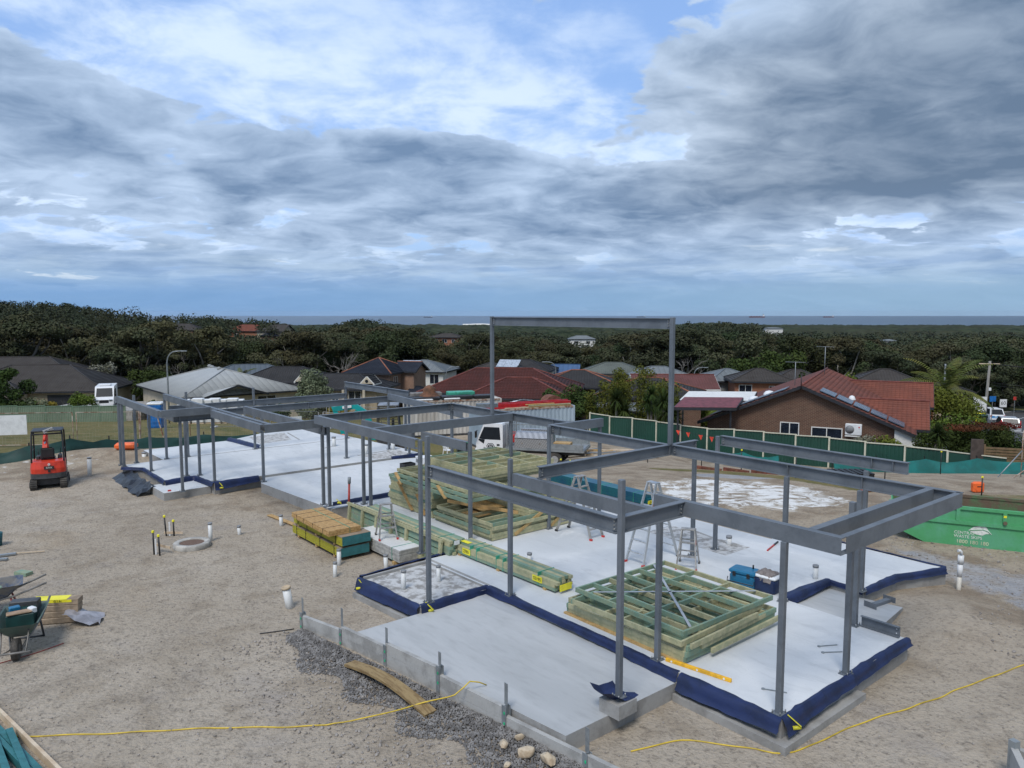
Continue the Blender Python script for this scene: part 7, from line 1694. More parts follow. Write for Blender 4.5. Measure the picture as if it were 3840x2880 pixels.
pp = thing('power_pole', 'timber power pole with wires by the road at right', 'power pole', (p.x, p.y, z)); MB().tube([(0, 0, -.3), (.3, 0, pz)], [.2, .14], 10).build('pole', mat('weathered pole', (.26, .245, .22), .9, scale=1, stretch=(4, 4, .4)), pp); MB().bar((-.9, .3, pz - .35), (1.4, -.3, pz - .35), .10, .12).build('crossarm', bark if 'bark' in globals() else palep, pp); MB().cbox((.35, -.2, pz * .55), (.3, .2, .4), .03).build('meter_box', whitep, pp)
for k, (z0, dy_) in enumerate(((pz - .3, 0), (pz - .3, .5), (pz - .35, -.5), (pz * .66, 0), (pz * .62, .2))):
    MB().tube([(.3 + 26 * f, dy_ - 14 * f, z0 - 5.5 * f * (1 - f) + 2.0 * f) for f in np.linspace(0, 1, 12)], .022, 5).build('wire', blk, pp)
p = at(3540, 1470, 92); z = hz(p.x, p.y); tag(MB().tube([(0, 0, -.2), (0, 0, at(3540, 1365, 92).z - z)], [.13, .10], 8).build('bare_pole', galv, None, (p.x, p.y, z)), 'slim grey pole right of the dying palm', 'pole')
for (u, v, w, h, d, txt, lb_, ph) in ((3674, 1516, .85, .95, 95, 'FOR SALE', 'white real estate board beside the power pole', 2.4), (3762, 1512, .55, .62, 118, '60', 'square white speed sign reading 60', 2.2)):
    p = at(u, v, d); z = hz(p.x, p.y); t_ = thing('road_sign', lb_, 'sign', (p.x, p.y, z)); zc_ = p.z - z
    MB().b2(-w * 1.0, -.03, zc_ - h * 1.0, w * 1.0, 0, zc_ + h * 1.0).build('sign_face', whitep, t_); MB().bar((0, .03, 0), (0, .03, zc_ + h), .06, .06).build('sign_post', galv, t_)
    if txt == '60': text(txt, .8, dgrey, t_, (0, -.034, zc_), (R(90), 0, 0), 'sign_lettering')
    else:
        for k in range(3): MB().b2(-.1 + .2 * (k % 2), -.035, zc_ - .5 + k * .45, .55, -.031, zc_ - .42 + k * .45).build('print_line', galv, t_)
p = at(3702, 1505, 97); z = hz(p.x, p.y); t_ = thing('blue_sign', 'small blue sign on the power pole side', 'sign', (p.x + .5, p.y - .3, z)); MB().b2(-.4, -.03, p.z - z, .4, 0, p.z - z + .7).build('sign_face', blu, t_); MB().b2(-.03, .0, 0, .03, .05, p.z - z).build('sign_post', galv, t_)
for k, (u, v, d) in enumerate(((3805, 1500, 112), (3753, 1490, 125))):
    p = at(u, v, d); z = hz(p.x, p.y); t_ = thing('red_sign', ('right' if k == 0 else 'left') + ' small red-topped sign post by the far road', 'sign', (p.x, p.y, z)); MB().b2(-.03, -.02, 0, .03, .02, p.z - z + .3).build('sign_post', galv, t_); MB().b2(-.22, -.04, p.z - z, .22, -.022, p.z - z + .5).build('sign_face', redp, t_)
for k, (u, v, d, lm_, lb_) in enumerate(((3673, 1560, 94, yel, 'dark wheelie bin with yellow lid by the road verge'), (3680, 1588, 88, fg, 'dark green wheelie bin nearer on the road verge'))):
    p = at(u, v, d); t_ = thing('wheelie_bin', lb_, 'bin', (p.x, p.y, hz(p.x, p.y)), R(20)); MB().box((0, 0, .7), (.75, .8, 1.3), None, 1.12).build('body', mat('road bin', (.015, .03, .022), .5), t_); MB().cbox((0, 0, 1.4), (.9, .95, .1), .03).build('lid', lm_, t_)
    if k: MB().b2(-.62, -.4, .1, -.50, .3, 1.2).build('yellow_side', yel, t_)
# timber gate at far right end of the fence
p = at(3765, 1790, 39.5); gtz = hz(p.x, p.y); tg = thing('slat_gate', 'brown horizontal slat gate at right end of the green fence', 'gate', (p.x, p.y, gtz), R(-20)); brn = mat('brown gate slats', (.17, .11, .055), .8, var=.15)
for k in range(9): MB().b2(-.95, -.02, .06 + k * .15, .95, .02, .06 + k * .15 + .11).build('slat', brn, tg)
for x in (-1.0, .95): MB().b2(x, -.05, -.1, x + .08, .05, 1.5).build('gate_post', brn, tg)
MB().b2(-1.6, -.06, -.2, -1.02, .06, 1.75).build('side_board', mat('dark board', (.075, .055, .045), .8), tg)
p = at(3830, 1750, 33.5); tf2 = thing('site_fence', 'leaning wire site fence cut off by the right frame edge', 'mesh fence', (p.x, p.y, hz(p.x, p.y)), R(-70))
for x in (0, .9, 2.2): MB().tube([(x, 0, 0), (x, 0, 2.1)], .025, 6).build('upright', galv if x else rustm, tf2)
for z in (.2, 2.1): MB().tube([(0, 0, z), (2.3, 0, z)], .02, 6).build('rail', rustm, tf2)
MB().tube([(0, 0, 1.2), (0, -1.5, .05)], .025, 6).build('stay', galv, tf2); MB().tube([(.9, 0, 1.0), (.6, -1.6, .05)], .025, 6).build('stay', rustm, tf2); mb = MB()
for k in range(16): mb.bar((.14 * k, 0, .2), (.14 * k, 0, 2.1), .004, .004)
for k in range(10): mb.bar((0, 0, .2 + .19 * k), (2.3, 0, .2 + .19 * k), .004, .004)
kind(mb.build('wire_mesh', galv, tf2), 'stuff')
# ---- ships ----------------------------------------------------------------------------------
for k, (u, w, d, m_, lb_) in enumerate(((1605, 34, 9800, mat('ship dark hull', (.06, .075, .10), .7), 'cargo ship with white stern left of the portal'), (2404, 34, 10200, mat('ship dark hull', (.06, .075, .10), .7), 'small ship over the portal beam'), (2839, 60, 9600, mat('ship red hull', (.12, .035, .035), .7), 'largest red-hulled ship on the horizon'), (3107, 41, 10000, mat('ship red hull', (.12, .035, .035), .7), 'red-hulled ship at far right of the horizon'))):
    p = at(u, 1186, d); L = w / 2850 * d; s_ = thing('cargo_ship', lb_, 'ship', (p.x, p.y, -52), 0, 'ships at sea'); hh = L * .085
    MB().extr([(-L / 2 + L * .03, -2), (L / 2 - L * .03, -2), (L / 2, hh), (-L / 2, hh)], (0, -8, 0), (1, 0, 0), (0, 0, 1), (0, 1, 0), 16).build('hull', m_, s_)
    sx = 1 if k != 9 else -1; MB().b2(L * .36, -7, hh, L * .45, 7, hh + L * .10).build('bridge', whitep, s_); MB().b2(L * .38, -3, hh + L * .10, L * .41, 3, hh + L * .15).build('funnel', m_, s_)
    for j in range(4): MB().b2(-L * .4 + j * L * .17, -6, hh, -L * .4 + j * L * .17 + L * .10, 6, hh + L * .018).build('hatch', m_, s_)
# ================================================================== vegetation
def leafmat(name, c1, c2, ov=.28, rough=.9):
    m = bpy.data.materials.new(name); m.use_nodes = True
    q = NT(m.node_tree); b = m.node_tree.nodes['Principled BSDF']
    b.inputs['Roughness'].default_value = rough; b.inputs['Specular IOR Level'].default_value = .06
    pos = q.n('ShaderNodeNewGeometry').outputs['Position']
    oi = q.n('ShaderNodeObjectInfo').outputs['Random']
    c = q.mix(q.ss(q.noise(pos, .55, 3, .6), .38, .62), c1, c2)
    c = q.mix(q.math('MULTIPLY', q.ss(q.noise(pos, .05, 2, .5), .45, .62), .55), c, (c2[0] * 1.18, c2[1] * .92, c2[2] * .8))
    hv = q.n('ShaderNodeHueSaturation'); q.l(c, hv.inputs['Color'])
    q.l(q.math('ADD', 1 - ov, q.math('MULTIPLY', oi, 2 * ov)), hv.inputs['Value'])
    q.l(q.math('ADD', .485, q.math('MULTIPLY', q.math('FRACT', q.math('MULTIPLY', oi, 9.7)), .03)), hv.inputs['Hue'])
    q.l(hv.outputs[0], b.inputs['Base Color'])
    return m
L_euc = leafmat('gum foliage', (.052, .064, .034), (.066, .070, .040))
L_dark = leafmat('dark foliage', (.037, .055, .026), (.050, .065, .032))
L_far = leafmat('distant foliage', (.040, .055, .033), (.053, .062, .038), 0)
def coastmat():
    m = bpy.data.materials.new('coastal canopy'); m.use_nodes = True
    q = NT(m.node_tree); b = m.node_tree.nodes['Principled BSDF']; b.inputs['Roughness'].default_value = 1; b.inputs['Specular IOR Level'].default_value = 0
    pos = q.n('ShaderNodeNewGeometry').outputs['Position']
    mp_ = q.n('ShaderNodeMapping'); q.l(pos, mp_.inputs[0]); mp_.inputs['Scale'].default_value = (1, .35, 2.0)
    c = q.mix(q.ss(q.noise(mp_.outputs[0], .05, 5, .7), .38, .62), (.016, .024, .014), (.052, .064, .036))
    c = q.mix(q.math('MULTIPLY', q.ss(q.noise(mp_.outputs[0], .007, 3, .5), .45, .65), .5), c, (.045, .043, .028))
    q.l(c, b.inputs['Base Color']); return m
L_coast = coastmat()
L_olive = leafmat('grey-green foliage', (.155, .185, .115), (.105, .130, .075), .05)
L_lime = leafmat('fresh green foliage', (.115, .150, .030), (.075, .105, .020), .08)
L_shrub = leafmat('shrub foliage', (.050, .078, .022), (.034, .055, .018), .15)
L_gold = leafmat('golden shrub foliage', (.26, .22, .03), (.14, .14, .03), .05)
L_bamboo = leafmat('bamboo foliage', (.125, .135, .028), (.075, .092, .020), .05)
L_white = leafmat('pale blossom foliage', (.30, .30, .26), (.12, .13, .09), .02)
L_red = leafmat('red-tipped foliage', (.14, .032, .024), (.06, .030, .018), .05)
L_palm = leafmat('palm frond', (.085, .115, .030), (.140, .140, .040), .10)
bark = mat('grey bark', (.17, .155, .135), .9, scale=2, col2=(.09, .08, .068), bump=.5, bscale=8)
barkw = mat('pale gum bark', (.42, .40, .36), .8, scale=1.5, col2=(.24, .21, .18))
def leaf_quads(lobes, n, size, rs, shell=.55, flat=.75, droop=0.0):
    """random leaf-clump faces through a set of lobes (cx, cy, cz, rx, ry, rz)"""
    lobes = np.asarray(lobes, float)
    vol = (lobes[:, 3] * lobes[:, 4] * lobes[:, 5]) ** (2 / 3.)
    k = rs.choice(len(lobes), n, p=vol / vol.sum())
    d = rs.normal(size=(n, 3)); d /= np.linalg.norm(d, axis=1)[:, None]
    r = shell + (1 - shell) * rs.random(n) ** .6
    r = np.where(rs.random(n) < .18, rs.random(n), r)
    c = lobes[k, :3] + d * r[:, None] * lobes[k, 3:]
    nrm = d * .8 + rs.normal(size=(n, 3)) * .55 + np.array([0, 0, .35]); nrm /= np.linalg.norm(nrm, axis=1)[:, None]
    t1 = np.cross(nrm, rs.normal(size=(n, 3))); t1 /= np.linalg.norm(t1, axis=1)[:, None]
    t2 = np.cross(nrm, t1)
    s = size * (.55 + .9 * rs.random(n))
    a, b_ = t1 * s[:, None], t2 * (s * flat)[:, None]
    bend = nrm * (s * .22)[:, None]
    V = np.stack([c - a, c - b_ + bend, c + a, c + b_ + bend * .3], 1).reshape(-1, 3)
    if droop: V[:, 2] -= droop * rs.random(len(V)) * size
    F = np.arange(4 * n).reshape(-1, 4)
    return V, F
def limb(mb, p, q_, r0, r1, rs, n=5, seg=4, wob=.08):
    p, q_ = np.array(p, float), np.array(q_, float); L = np.linalg.norm(q_ - p)
    pts = [p + (q_ - p) * i / seg + (rs.normal(size=3) * wob * L * (0 < i < seg)) for i in range(seg + 1)]
    mb.tube([tuple(x) for x in pts], [r0 + (r1 - r0) * i / seg for i in range(seg + 1)], n, cap=False)
    return pts
def tree_meshes(seed, h, R_, kind_='gum', n=1300, size=.42, lm=None, tm=None):
    rs = np.random.RandomState(seed); mb = MB(); lobes = []
    if kind_ == 'gum':
        top = .62 * h
        limb(mb, (0, 0, -.8), (rs.uniform(-.3, .3), rs.uniform(-.3, .3), .36 * h), .030 * h, .022 * h, rs, 7)
        for i in range(7):
            th = i * 2.4 + rs.uniform(-.4, .4); rr_ = R_ * rs.uniform(.35, .85); zz = h * rs.uniform(.55, .90)
            e = (rr_ * math.cos(th), rr_ * math.sin(th), zz)
            limb(mb, (0, 0, .33 * h), e, .017 * h, .004 * h, rs)
            for j in range(3):
                lobes.append((e[0] + rs.normal() * R_ * .22, e[1] + rs.normal() * R_ * .22, e[2] + rs.uniform(-.03, .07) * h, R_ * rs.uniform(.22, .36), R_ * rs.uniform(.22, .36), h * rs.uniform(.045, .085)))
        for j in range(5):
            lobes.append((rs.normal() * R_ * .2, rs.normal() * R_ * .2, h * rs.uniform(.84, .95), R_ * .32, R_ * .32, h * .06))
    elif kind_ == 'round':
        limb(mb, (0, 0, -.8), (0, 0, .42 * h), .032 * h, .02 * h, rs, 7)
        for i in range(16):
            th = rs.uniform(0, 6.28); cz = rs.uniform(.28, .88); rr_ = R_ * math.sqrt(max(.05, 1 - ((cz - .52) / .5) ** 2)) * rs.uniform(.3, .78)
            e = (rr_ * math.cos(th), rr_ * math.sin(th), cz * h); s_ = R_ * rs.uniform(.24, .40)
            if i < 6: limb(mb, (0, 0, .3 * h), e, .014 * h, .004 * h, rs)
            lobes.append(e + (s_, s_, s_ * rs.uniform(.7, 1)))
    elif kind_ == 'bush':
        limb(mb, (0, 0, -.5), (0, 0, .5 * h), .03 * h, .015 * h, rs, 7)
        for i in range(34):
            d_ = rs.normal(size=3); d_ /= np.linalg.norm(d_); q_ = rs.uniform(.45, .78)
            e = (d_[0] * R_ * q_, d_[1] * R_ * q_, h * (.48 + d_[2] * .5 * q_)); s_ = R_ * rs.uniform(.24, .38)
            if i < 6: limb(mb, (0, 0, .2 * h), e, .012 * h, .004 * h, rs)
            lobes.append(e + (s_, s_, s_ * rs.uniform(.7, 1)))
    elif kind_ == 'column':
        limb(mb, (0, 0, -.5), (0, 0, .8 * h), .02 * h, .008 * h, rs, 6)
        for i in range(14):
            th = rs.uniform(0, 6.28); cz = rs.uniform(.12, .92); rr_ = R_ * (1.05 - cz * .7) * rs.uniform(.2, .7)
            s_ = R_ * rs.uniform(.3, .5) * (1.2 - cz * .6); lobes.append((rr_ * math.cos(th), rr_ * math.sin(th), cz * h, s_, s_, s_ * 1.5))
    V, F = leaf_quads(lobes, n, size, rs)
    return mb.mesh('trunk', tm or bark), raw_mesh('crown', V, F, lm or L_euc)
def put_tree(me, name, label, cat, loc, sc=(1, 1, 1), rz=0., group=None):
    t_ = thing(name, label, cat, loc, rz, group); t_.scale = sc
    obj('trunk', me[0], t_); obj('crown', me[1], t_)
    return t_
# --- the wood behind the houses --------------------------------------------------
SK = np.array([(-600, 1090), (0, 1123), (150, 1128), (300, 1142), (400, 1152), (470, 1142), (530, 1128), (610, 1134), (650, 1162), (740, 1190), (800, 1180), (880, 1198), (960, 1182), (1020, 1196), (1100, 1217), (1160, 1222), (1230, 1224), (1300, 1205), (1345, 1187), (1420, 1200), (1500, 1216), (1570, 1222), (1625, 1208), (1700, 1232), (1800, 1240), (1900, 1232), (2100, 1262), (2300, 1252), (2450, 1225), (2560, 1210), (2650, 1204), (2740, 1206), (2850, 1215), (2960, 1225), (3060, 1252), (3200, 1244), (3300, 1272), (3500, 1264), (3700, 1246), (3840, 1252), (4600, 1250)], float)
CLEAR = [(625, 755, 1247, 280), (880, 985, 1256, 285), (985, 1095, 1262, 250), (1620, 1735, 1288, 238), (2110, 2250, 1285, 380), (2860, 2930, 1238, 610), (1975, 2030, 1305, 326), (3300, 3360, 1284, 555)]
def ztop_limit(x, y):
    u = 1920 + 2850 * x / y
    v = np.interp(u, SK[:, 0], SK[:, 1])
    for u0, u1, vb, d_ in CLEAR:                              # trees stand back from the distant houses
        v = np.where((u > u0) & (u < u1) & (y < d_), np.maximum(v, vb), v)
    far_ = sstep(y, 320, 800)
    v = v * (1 - far_) + np.minimum(v, 1217) * far_                # the plain beyond shows over the near crowns
    return 6 - (v - 1174) / 2850 * y
rs = np.random.RandomState(11)
protos = [tree_meshes(100 + i, 12.0, 4.6 + .35 * (i % 3), 'gum', 9500, .15, L_euc, barkw if i % 3 == 0 else bark) for i in range(5)] + [tree_meshes(200 + i, 12.0, 4.6, 'round', 10000, .15, L_dark if i % 2 else L_euc) for i in range(5)]
SECT = [(-9999, 'at the left frame edge'), (60, 'behind the dark tiled house'), (420, 'behind the gap left of the grey roof'), (640, 'behind the pale grey steel roof'), (860, 'behind the slate-blue roof'), (1100, 'behind the round grey-green tree'), (1320, 'behind the brick two-storey house'), (1520, 'behind the two-storey cream house'), (1720, 'behind the red-brown roof'), (1900, 'behind the white solar-panelled house'), (2120, 'behind the grey-green roof'), (2350, 'behind the bamboo'), (2560, 'behind the maroon roof'), (2750, 'behind the orange brick house'), (3000, 'behind the terracotta ridge'), (3250, 'behind the brick house right end'), (3480, 'behind the large palm'), (3680, 'behind the power pole')]
KEEP = [(-60, 84, -16, 116), (-30, 60, 60, 131)]           # yards that stay open
def start_y(x):                                              # edge of the wood
    return np.interp(x, [-120, -75, -40, -10, 20, 40, 60, 75, 120], [118, 116, 128, 138, 136, 124, 116, 118, 110])
cand = []
y_ = 106.0
while y_ < 190:
    x_ = -.74 * y_
    while x_ < .76 * y_:
        xx, yy = x_ + rs.uniform(-2.2, 2.2), y_ + rs.uniform(-2.4, 2.4)
        if yy > start_y(xx): cand.append((xx, yy))
        x_ += 5.6
    y_ += 6.2
cand.sort(key=lambda p: p[1] - start_y(p[0]))
cand = cand[:300]
for i, (xx, yy) in enumerate(cand):
    zb = hz(xx, yy); lim = float(ztop_limit(xx, yy)); nat = zb + rs.uniform(8.0, 15.5)
    top = min(nat, lim - rs.uniform(0, 1.2)); hh = max(top - zb, 5.0)
    k = rs.randint(len(protos)); w = hh / 12 * rs.uniform(.85, 1.25)
    u_ = 1920 + 2850 * xx / yy; wh = [w_ for lo, w_ in SECT if u_ >= lo][-1]
    put_tree(protos[k], 'bush_tree', ('pale-trunked gum tree' if k < 5 and k % 3 == 0 else 'spreading dark gum tree' if k < 5 else 'dense dark green tree' if k % 2 == 0 else 'rounded brown-green tree') + ' in the wood ' + wh, 'tree', (xx, yy, zb), (w, w, hh / 12), rs.uniform(0, 6.28), 'trees in the wood ' + wh)
# --- the rest of the wood, out to the plain --------------------------------------
FV, FF, nf = [], [], 0
tvs = MB()
last = cand[-1][1] - start_y(cand[-1][0])
def far_crown(xx, yy, zb, hh, rad, nq, sz):
    global nf
    r2 = rs
    m_ = 7; lb = []
    for j in range(m_):
        th = r2.uniform(0, 6.28); q_ = rad * r2.uniform(0, .7)
        lb.append((xx + q_ * math.cos(th), yy + q_ * math.sin(th), zb + hh * r2.uniform(.5, .93), rad * r2.uniform(.3, .5), rad * r2.uniform(.3, .5), hh * r2.uniform(.08, .16)))
    v_, f_ = leaf_quads(lb, nq, sz, r2)
    FV.append(v_); FF.append(f_ + nf); nf += len(v_)
y_ = 128.0
while y_ < 1250:
    st_ = 6.4 * (1 + max(0, y_ - 200) / 240); x_ = -.76 * y_
    while x_ < .78 * y_:
        xx, yy = x_ + rs.uniform(-.4, .4) * st_, y_ + rs.uniform(-.4, .4) * st_
        x_ += st_
        if yy - start_y(xx) < last: continue
        u_ = 1920 + 2850 * xx / yy
        zb = hz(xx, yy); lim = float(ztop_limit(xx, yy)); top = min(zb + rs.uniform(8, 16), lim - rs.uniform(0, .6))
        if top - zb < 3: continue
        big = st_ / 6.4
        far_crown(xx, yy, zb, top - zb, 4.4 * big ** .8, 330 if yy < 330 else 120, (.25 if yy < 330 else .34) * big ** .9)
    y_ += st_ * 1.05
kind(obj('distant_wood', raw_mesh('distant_wood', np.concatenate(FV), np.concatenate(FF), L_far)), 'stuff')
# canopy of the coastal plain
cx_ = np.linspace(-2500, 2600, 620); cy_ = np.concatenate([np.linspace(860, 1800, 130), np.linspace(1815, 3320, 90)])
CX, CY = np.meshgrid(cx_, cy_)
CZ = height(CX, CY) + 9 + 6 * vnoise(CX, CY, 1 / 13., 4) + 9 * vnoise(CX, CY, 1 / 26., 1) + 7 * vnoise(CX, CY, 1 / 60., 2) + 6 * vnoise(CX, CY, 1 / 240., 3)
CZ = np.minimum(CZ, ztop_limit(CX, CY) - 6.0 + 12 * vnoise(CX, CY, 1 / 38., 9) + 9 * vnoise(CX, CY, 1 / 15., 12))
CZ[-1, :] = -53; CZ[0, :] -= 25
ncx = len(cx_); ii, jj = np.meshgrid(np.arange(len(cy_) - 1), np.arange(ncx - 1), indexing='ij')
kind(obj('coastal_wood', raw_mesh('coastal_wood', np.stack([CX, CY, CZ], -1).reshape(-1, 3), np.stack([ii * ncx + jj, ii * ncx + jj + 1, (ii + 1) * ncx + jj + 1, (ii + 1) * ncx + jj], -1).reshape(-1, 4), L_coast)), 'stuff')
# ================================================================== garden plants
def gplace(u, d): x = (u - 1920) / 2850 * d; return x, d, hz(x, d)
def garden(u, d, h, Rr, k, lm, label, n=900, size=.20, name='tree', cat='tree', seed=0, group=None, dz_=0., tm=None):
    x, y, z = gplace(u, d); me = tree_meshes(500 + seed, h, Rr, 'bush' if k == 'round' and (cat == 'shrub' or 'olive' in name or 'weeping' in name or 'lime' in label or 'bush' in label) else k, int(n * 2.0), size * .64, lm, tm)
    return put_tree(me, name, label, cat, (x, y, z + dz_), (1, 1, 1), 0, group)
S_ = 0
for (u, d, h, Rr, k, lm, lb_, n, sz, nm) in (
    (1160, 82, 6.4, 2.5, 'round', L_olive, 'round pale grey-green tree left of the dormer house', 5200, .15, 'olive_tree'),
    (1265, 80, 2.2, 1.2, 'round', L_gold, 'golden shrub right of the round grey-green tree', 900, .14, 'shrub'),
    (1045, 84, 2.0, 1.2, 'round', L_shrub, 'dark green bush left of the round grey-green tree', 900, .15, 'shrub'),
    (380, 108, 7.4, 3.2, 'round', L_white, 'pale blossoming tree behind the dark tiled house', 2200, .22, 'blossom_tree'),
    (30, 86, 6.6, 2.4, 'round', L_shrub, 'dark conifer at the left frame edge before the tiled house', 2600, .18, 'garden_tree'),
    (60, 85, 2.6, 2.2, 'round', L_shrub, 'broad green bush behind the sage fence at left', 1600, .16, 'shrub'),
    (118, 86, 3.0, 1.5, 'round', L_olive, 'grey-brown shrub behind the sage fence', 900, .14, 'shrub'),
    (172, 87, 2.4, 1.5, 'round', L_gold, 'yellow-green shrub before the house porch', 1000, .14, 'shrub'),
    (290, 86.5, 3.4, 1.9, 'round', L_lime, 'rounded weeping lime-green shrub beside the white van', 2600, .13, 'weeping_shrub'),
    (560, 104, 6.5, 3.6, 'round', L_shrub, 'glossy green tree left of the pale grey roof', 2600, .22, 'garden_tree'),
    (500, 108, 5.2, 3.2, 'round', L_lime, 'olive green tree between dark roof and grey roof', 1800, .22, 'garden_tree'),
    (590, 90, 2.4, 2.0, 'round', L_shrub, 'low hedge bush under the grey roof\'s left eave', 1200, .16, 'shrub'),
    (1625, 92, 2.0, 1.3, 'round', L_lime, 'small green shrub by the white container end', 800, .14, 'shrub'),
    (2075, 68, 4.4, 1.9, 'round', L_shrub, 'dark shrub tree before the red-brown roof', 2200, .15, 'garden_tree'),
    (2180, 64, 5.0, 2.3, 'round', L_shrub, 'dark leafy tree left of the bamboo', 3200, .15, 'garden_tree'),
    (2640, 74, 3.6, 2.0, 'round', L_lime, 'round lime-green tree left of the garden palm', 2600, .14, 'garden_tree'),
    (2560, 76, 2.4, 1.5, 'round', L_gold, 'yellowish shrub left of the lime-green tree', 900, .14, 'shrub'),
    (2690, 86, 4.2, 2.2, 'round', L_red, 'reddish shrub behind the garden palm', 1500, .16, 'shrub'),
    (3205, 72, 6.0, 1.6, 'column', L_lime, 'feathery pale green tree behind the terracotta roof', 1300, .18, 'garden_tree'),
    (3015, 86, 7.2, 1.2, 'column', L_shrub, 'slim dark tree behind the terracotta ridge', 1000, .18, 'garden_tree'),
    (3545, 63, 5.4, 3.3, 'round', L_lime, 'broad bottlebrush bush left of the parked cars', 5200, .15, 'garden_tree'),
    (3600, 55, 3.2, 2.7, 'round', L_lime, 'lower bush in front of the bottlebrush', 3000, .14, 'shrub'),
    (3260, 47.2, 2.2, 1.1, 'round', L_white, 'white-flowering shrub against the brown brick wall', 1100, .11, 'shrub'),
    (3345, 46.4, 2.0, 1.2, 'round', L_lime, 'pale green shrub by the brick house porch', 1200, .11, 'shrub'),
    (1890, 110, 3.4, 2.2, 'round', L_shrub, 'dark bush before the cream brown-roofed house', 1000, .2, 'shrub'),
    (1815, 108, 5.0, 2.6, 'round', L_dark, 'dark tree left of the cream brown-roofed house', 1300, .22, 'garden_tree'),
    (2075, 112, 3.4, 1.5, 'column', L_lime, 'pale green tree before the blue roof', 700, .2, 'garden_tree'),
    (2810, 108, 9.0, 4.0, 'round', L_shrub, 'bright green tree behind the grey-roofed house', 2600, .3, 'garden_tree'),
    (2930, 112, 10.0, 4.6, 'round', L_shrub, 'tall bright green tree behind the orange brick house', 3000, .3, 'garden_tree')):
    S_ += 1; garden(u, d, h, Rr, k, lm, lb_, n, sz, nm, 'shrub' if nm == 'shrub' else 'tree', S_)
# hedge with red tips along the road corner
for k, (u, d, w, h, lb_) in enumerate(((3560, 46.5, 2.6, 2.9, 'left half of the dark red-tipped hedge'), (3680, 47.5, 2.2, 2.9, 'middle of the dark red-tipped hedge'), (3760, 48.5, 1.8, 3.0, 'right end of the red-tipped hedge near the road'))):
    x, y, z = gplace(u, d); t_ = thing('hedge', lb_, 'hedge', (x, y, z - .3), 0, 'red-tipped hedge'); r_ = np.random.RandomState(70 + k)
    lob = [(r_.uniform(-w, w) * .8, r_.uniform(-.6, .6), r_.uniform(.4, h - .5), .75, .7, .6) for _ in range(16)]
    v_, f_ = leaf_quads(lob, 9000, .065, r_); obj('foliage', raw_mesh('foliage', v_, f_, L_shrub), t_)
    v_, f_ = leaf_quads([(a, b_, h - .15, .6, .5, .18) for a, b_, c_, *_ in lob[:7]], 1000, .055, r_); obj('red_tips', raw_mesh('red_tips', v_, f_, L_red), t_)
    mb = MB(); [limb(mb, (q_[0] * .6, 0, -.3), (q_[0], q_[1], q_[2]), .05, .02, r_) for q_ in lob[:5]]; mb.build('stems', bark, t_); kind(t_.children[-1], 'stuff')
# bamboo clump
x, y, z = gplace(2385, 62); bbm = thing('bamboo_clump', 'tall yellow-green bamboo clump behind the garden sheds', 'bamboo', (x, y, z)); r_ = np.random.RandomState(5); lob = []; mb = MB()
for k in range(34):
    bx_, by_ = r_.uniform(-3.6, 3.6), r_.uniform(-1.2, 1.2); h = (6.0 - .16 * bx_ ** 2) * r_.uniform(.72, 1.05); tx = bx_ + r_.uniform(-.5, .5)
    mb.tube([(bx_, by_, -.3), ((bx_ + tx) / 2, by_, h * .5), (tx, by_, h)], [.045, .035, .01], 5, cap=False)
    for j in range(7): f = .04 + .96 * j / 6; lob.append((bx_ + (tx - bx_) * f, by_ + r_.uniform(-.3, .3), h * f, .55, .5, .55))
kind(mb.build('canes', mat('bamboo cane', (.30, .29, .09), .6), bbm), 'stuff'); v_, f_ = leaf_quads(lob, 34000, .10, r_, shell=.3, flat=.4); obj('foliage', raw_mesh('foliage', v_, f_, L_bamboo), bbm)
# palms and yuccas: strap leaves
def fronds(n, L, w, r_, el0, el1, droop, seg=6, feather=True, z0=0.):
    V_, F_ = [], []
    for k in range(n):
        az_ = k * 2.399 + r_.uniform(-.3, .3); el = R(r_.uniform(el0, el1)); l = L * r_.uniform(.8, 1.1); p = np.array([0, 0, z0]); d = np.array([math.cos(az_) * math.cos(el), math.sin(az_) * math.cos(el), math.sin(el)]); pts = [p]
        for s_ in range(seg):
            p = p + d * l / seg; d = d + np.array([0, 0, -droop / seg]); d = d / np.linalg.norm(d); pts.append(p)
        side = np.array([-math.sin(az_), math.cos(az_), 0])
        if feather:
            for s_ in range(1, seg + 1):
                for m_ in range(4):
                    c0 = pts[s_ - 1] + (pts[s_] - pts[s_ - 1]) * m_ / 4; dd = (pts[s_] - pts[s_ - 1]); dd = dd / np.linalg.norm(dd)
                    ll = w * math.sin(math.pi * min(1, (s_ - 1 + m_ / 4) / seg * .85 + .12))
                    for sg in (-1, 1):
                        tip = c0 + side * sg * ll * .8 + dd * ll * .5 - np.array([0, 0, ll * .45]); o_ = len(V_); bw_ = .05
                        V_ += [c0, c0 + dd * bw_ * 2, tip + dd * bw_, tip]; F_.append((o_, o_ + 1, o_ + 2, o_ + 3))
        else:
            for s_ in range(seg):
                w0, w1 = w * (1 - s_ / seg) ** .6, w * (1 - (s_ + 1) / seg) ** .6; o_ = len(V_); V_ += [pts[s_] - side * w0, pts[s_] + side * w0, pts[s_ + 1] + side * w1, pts[s_ + 1] - side * w1]; F_.append((o_, o_ + 1, o_ + 2, o_ + 3))
    return V_, F_
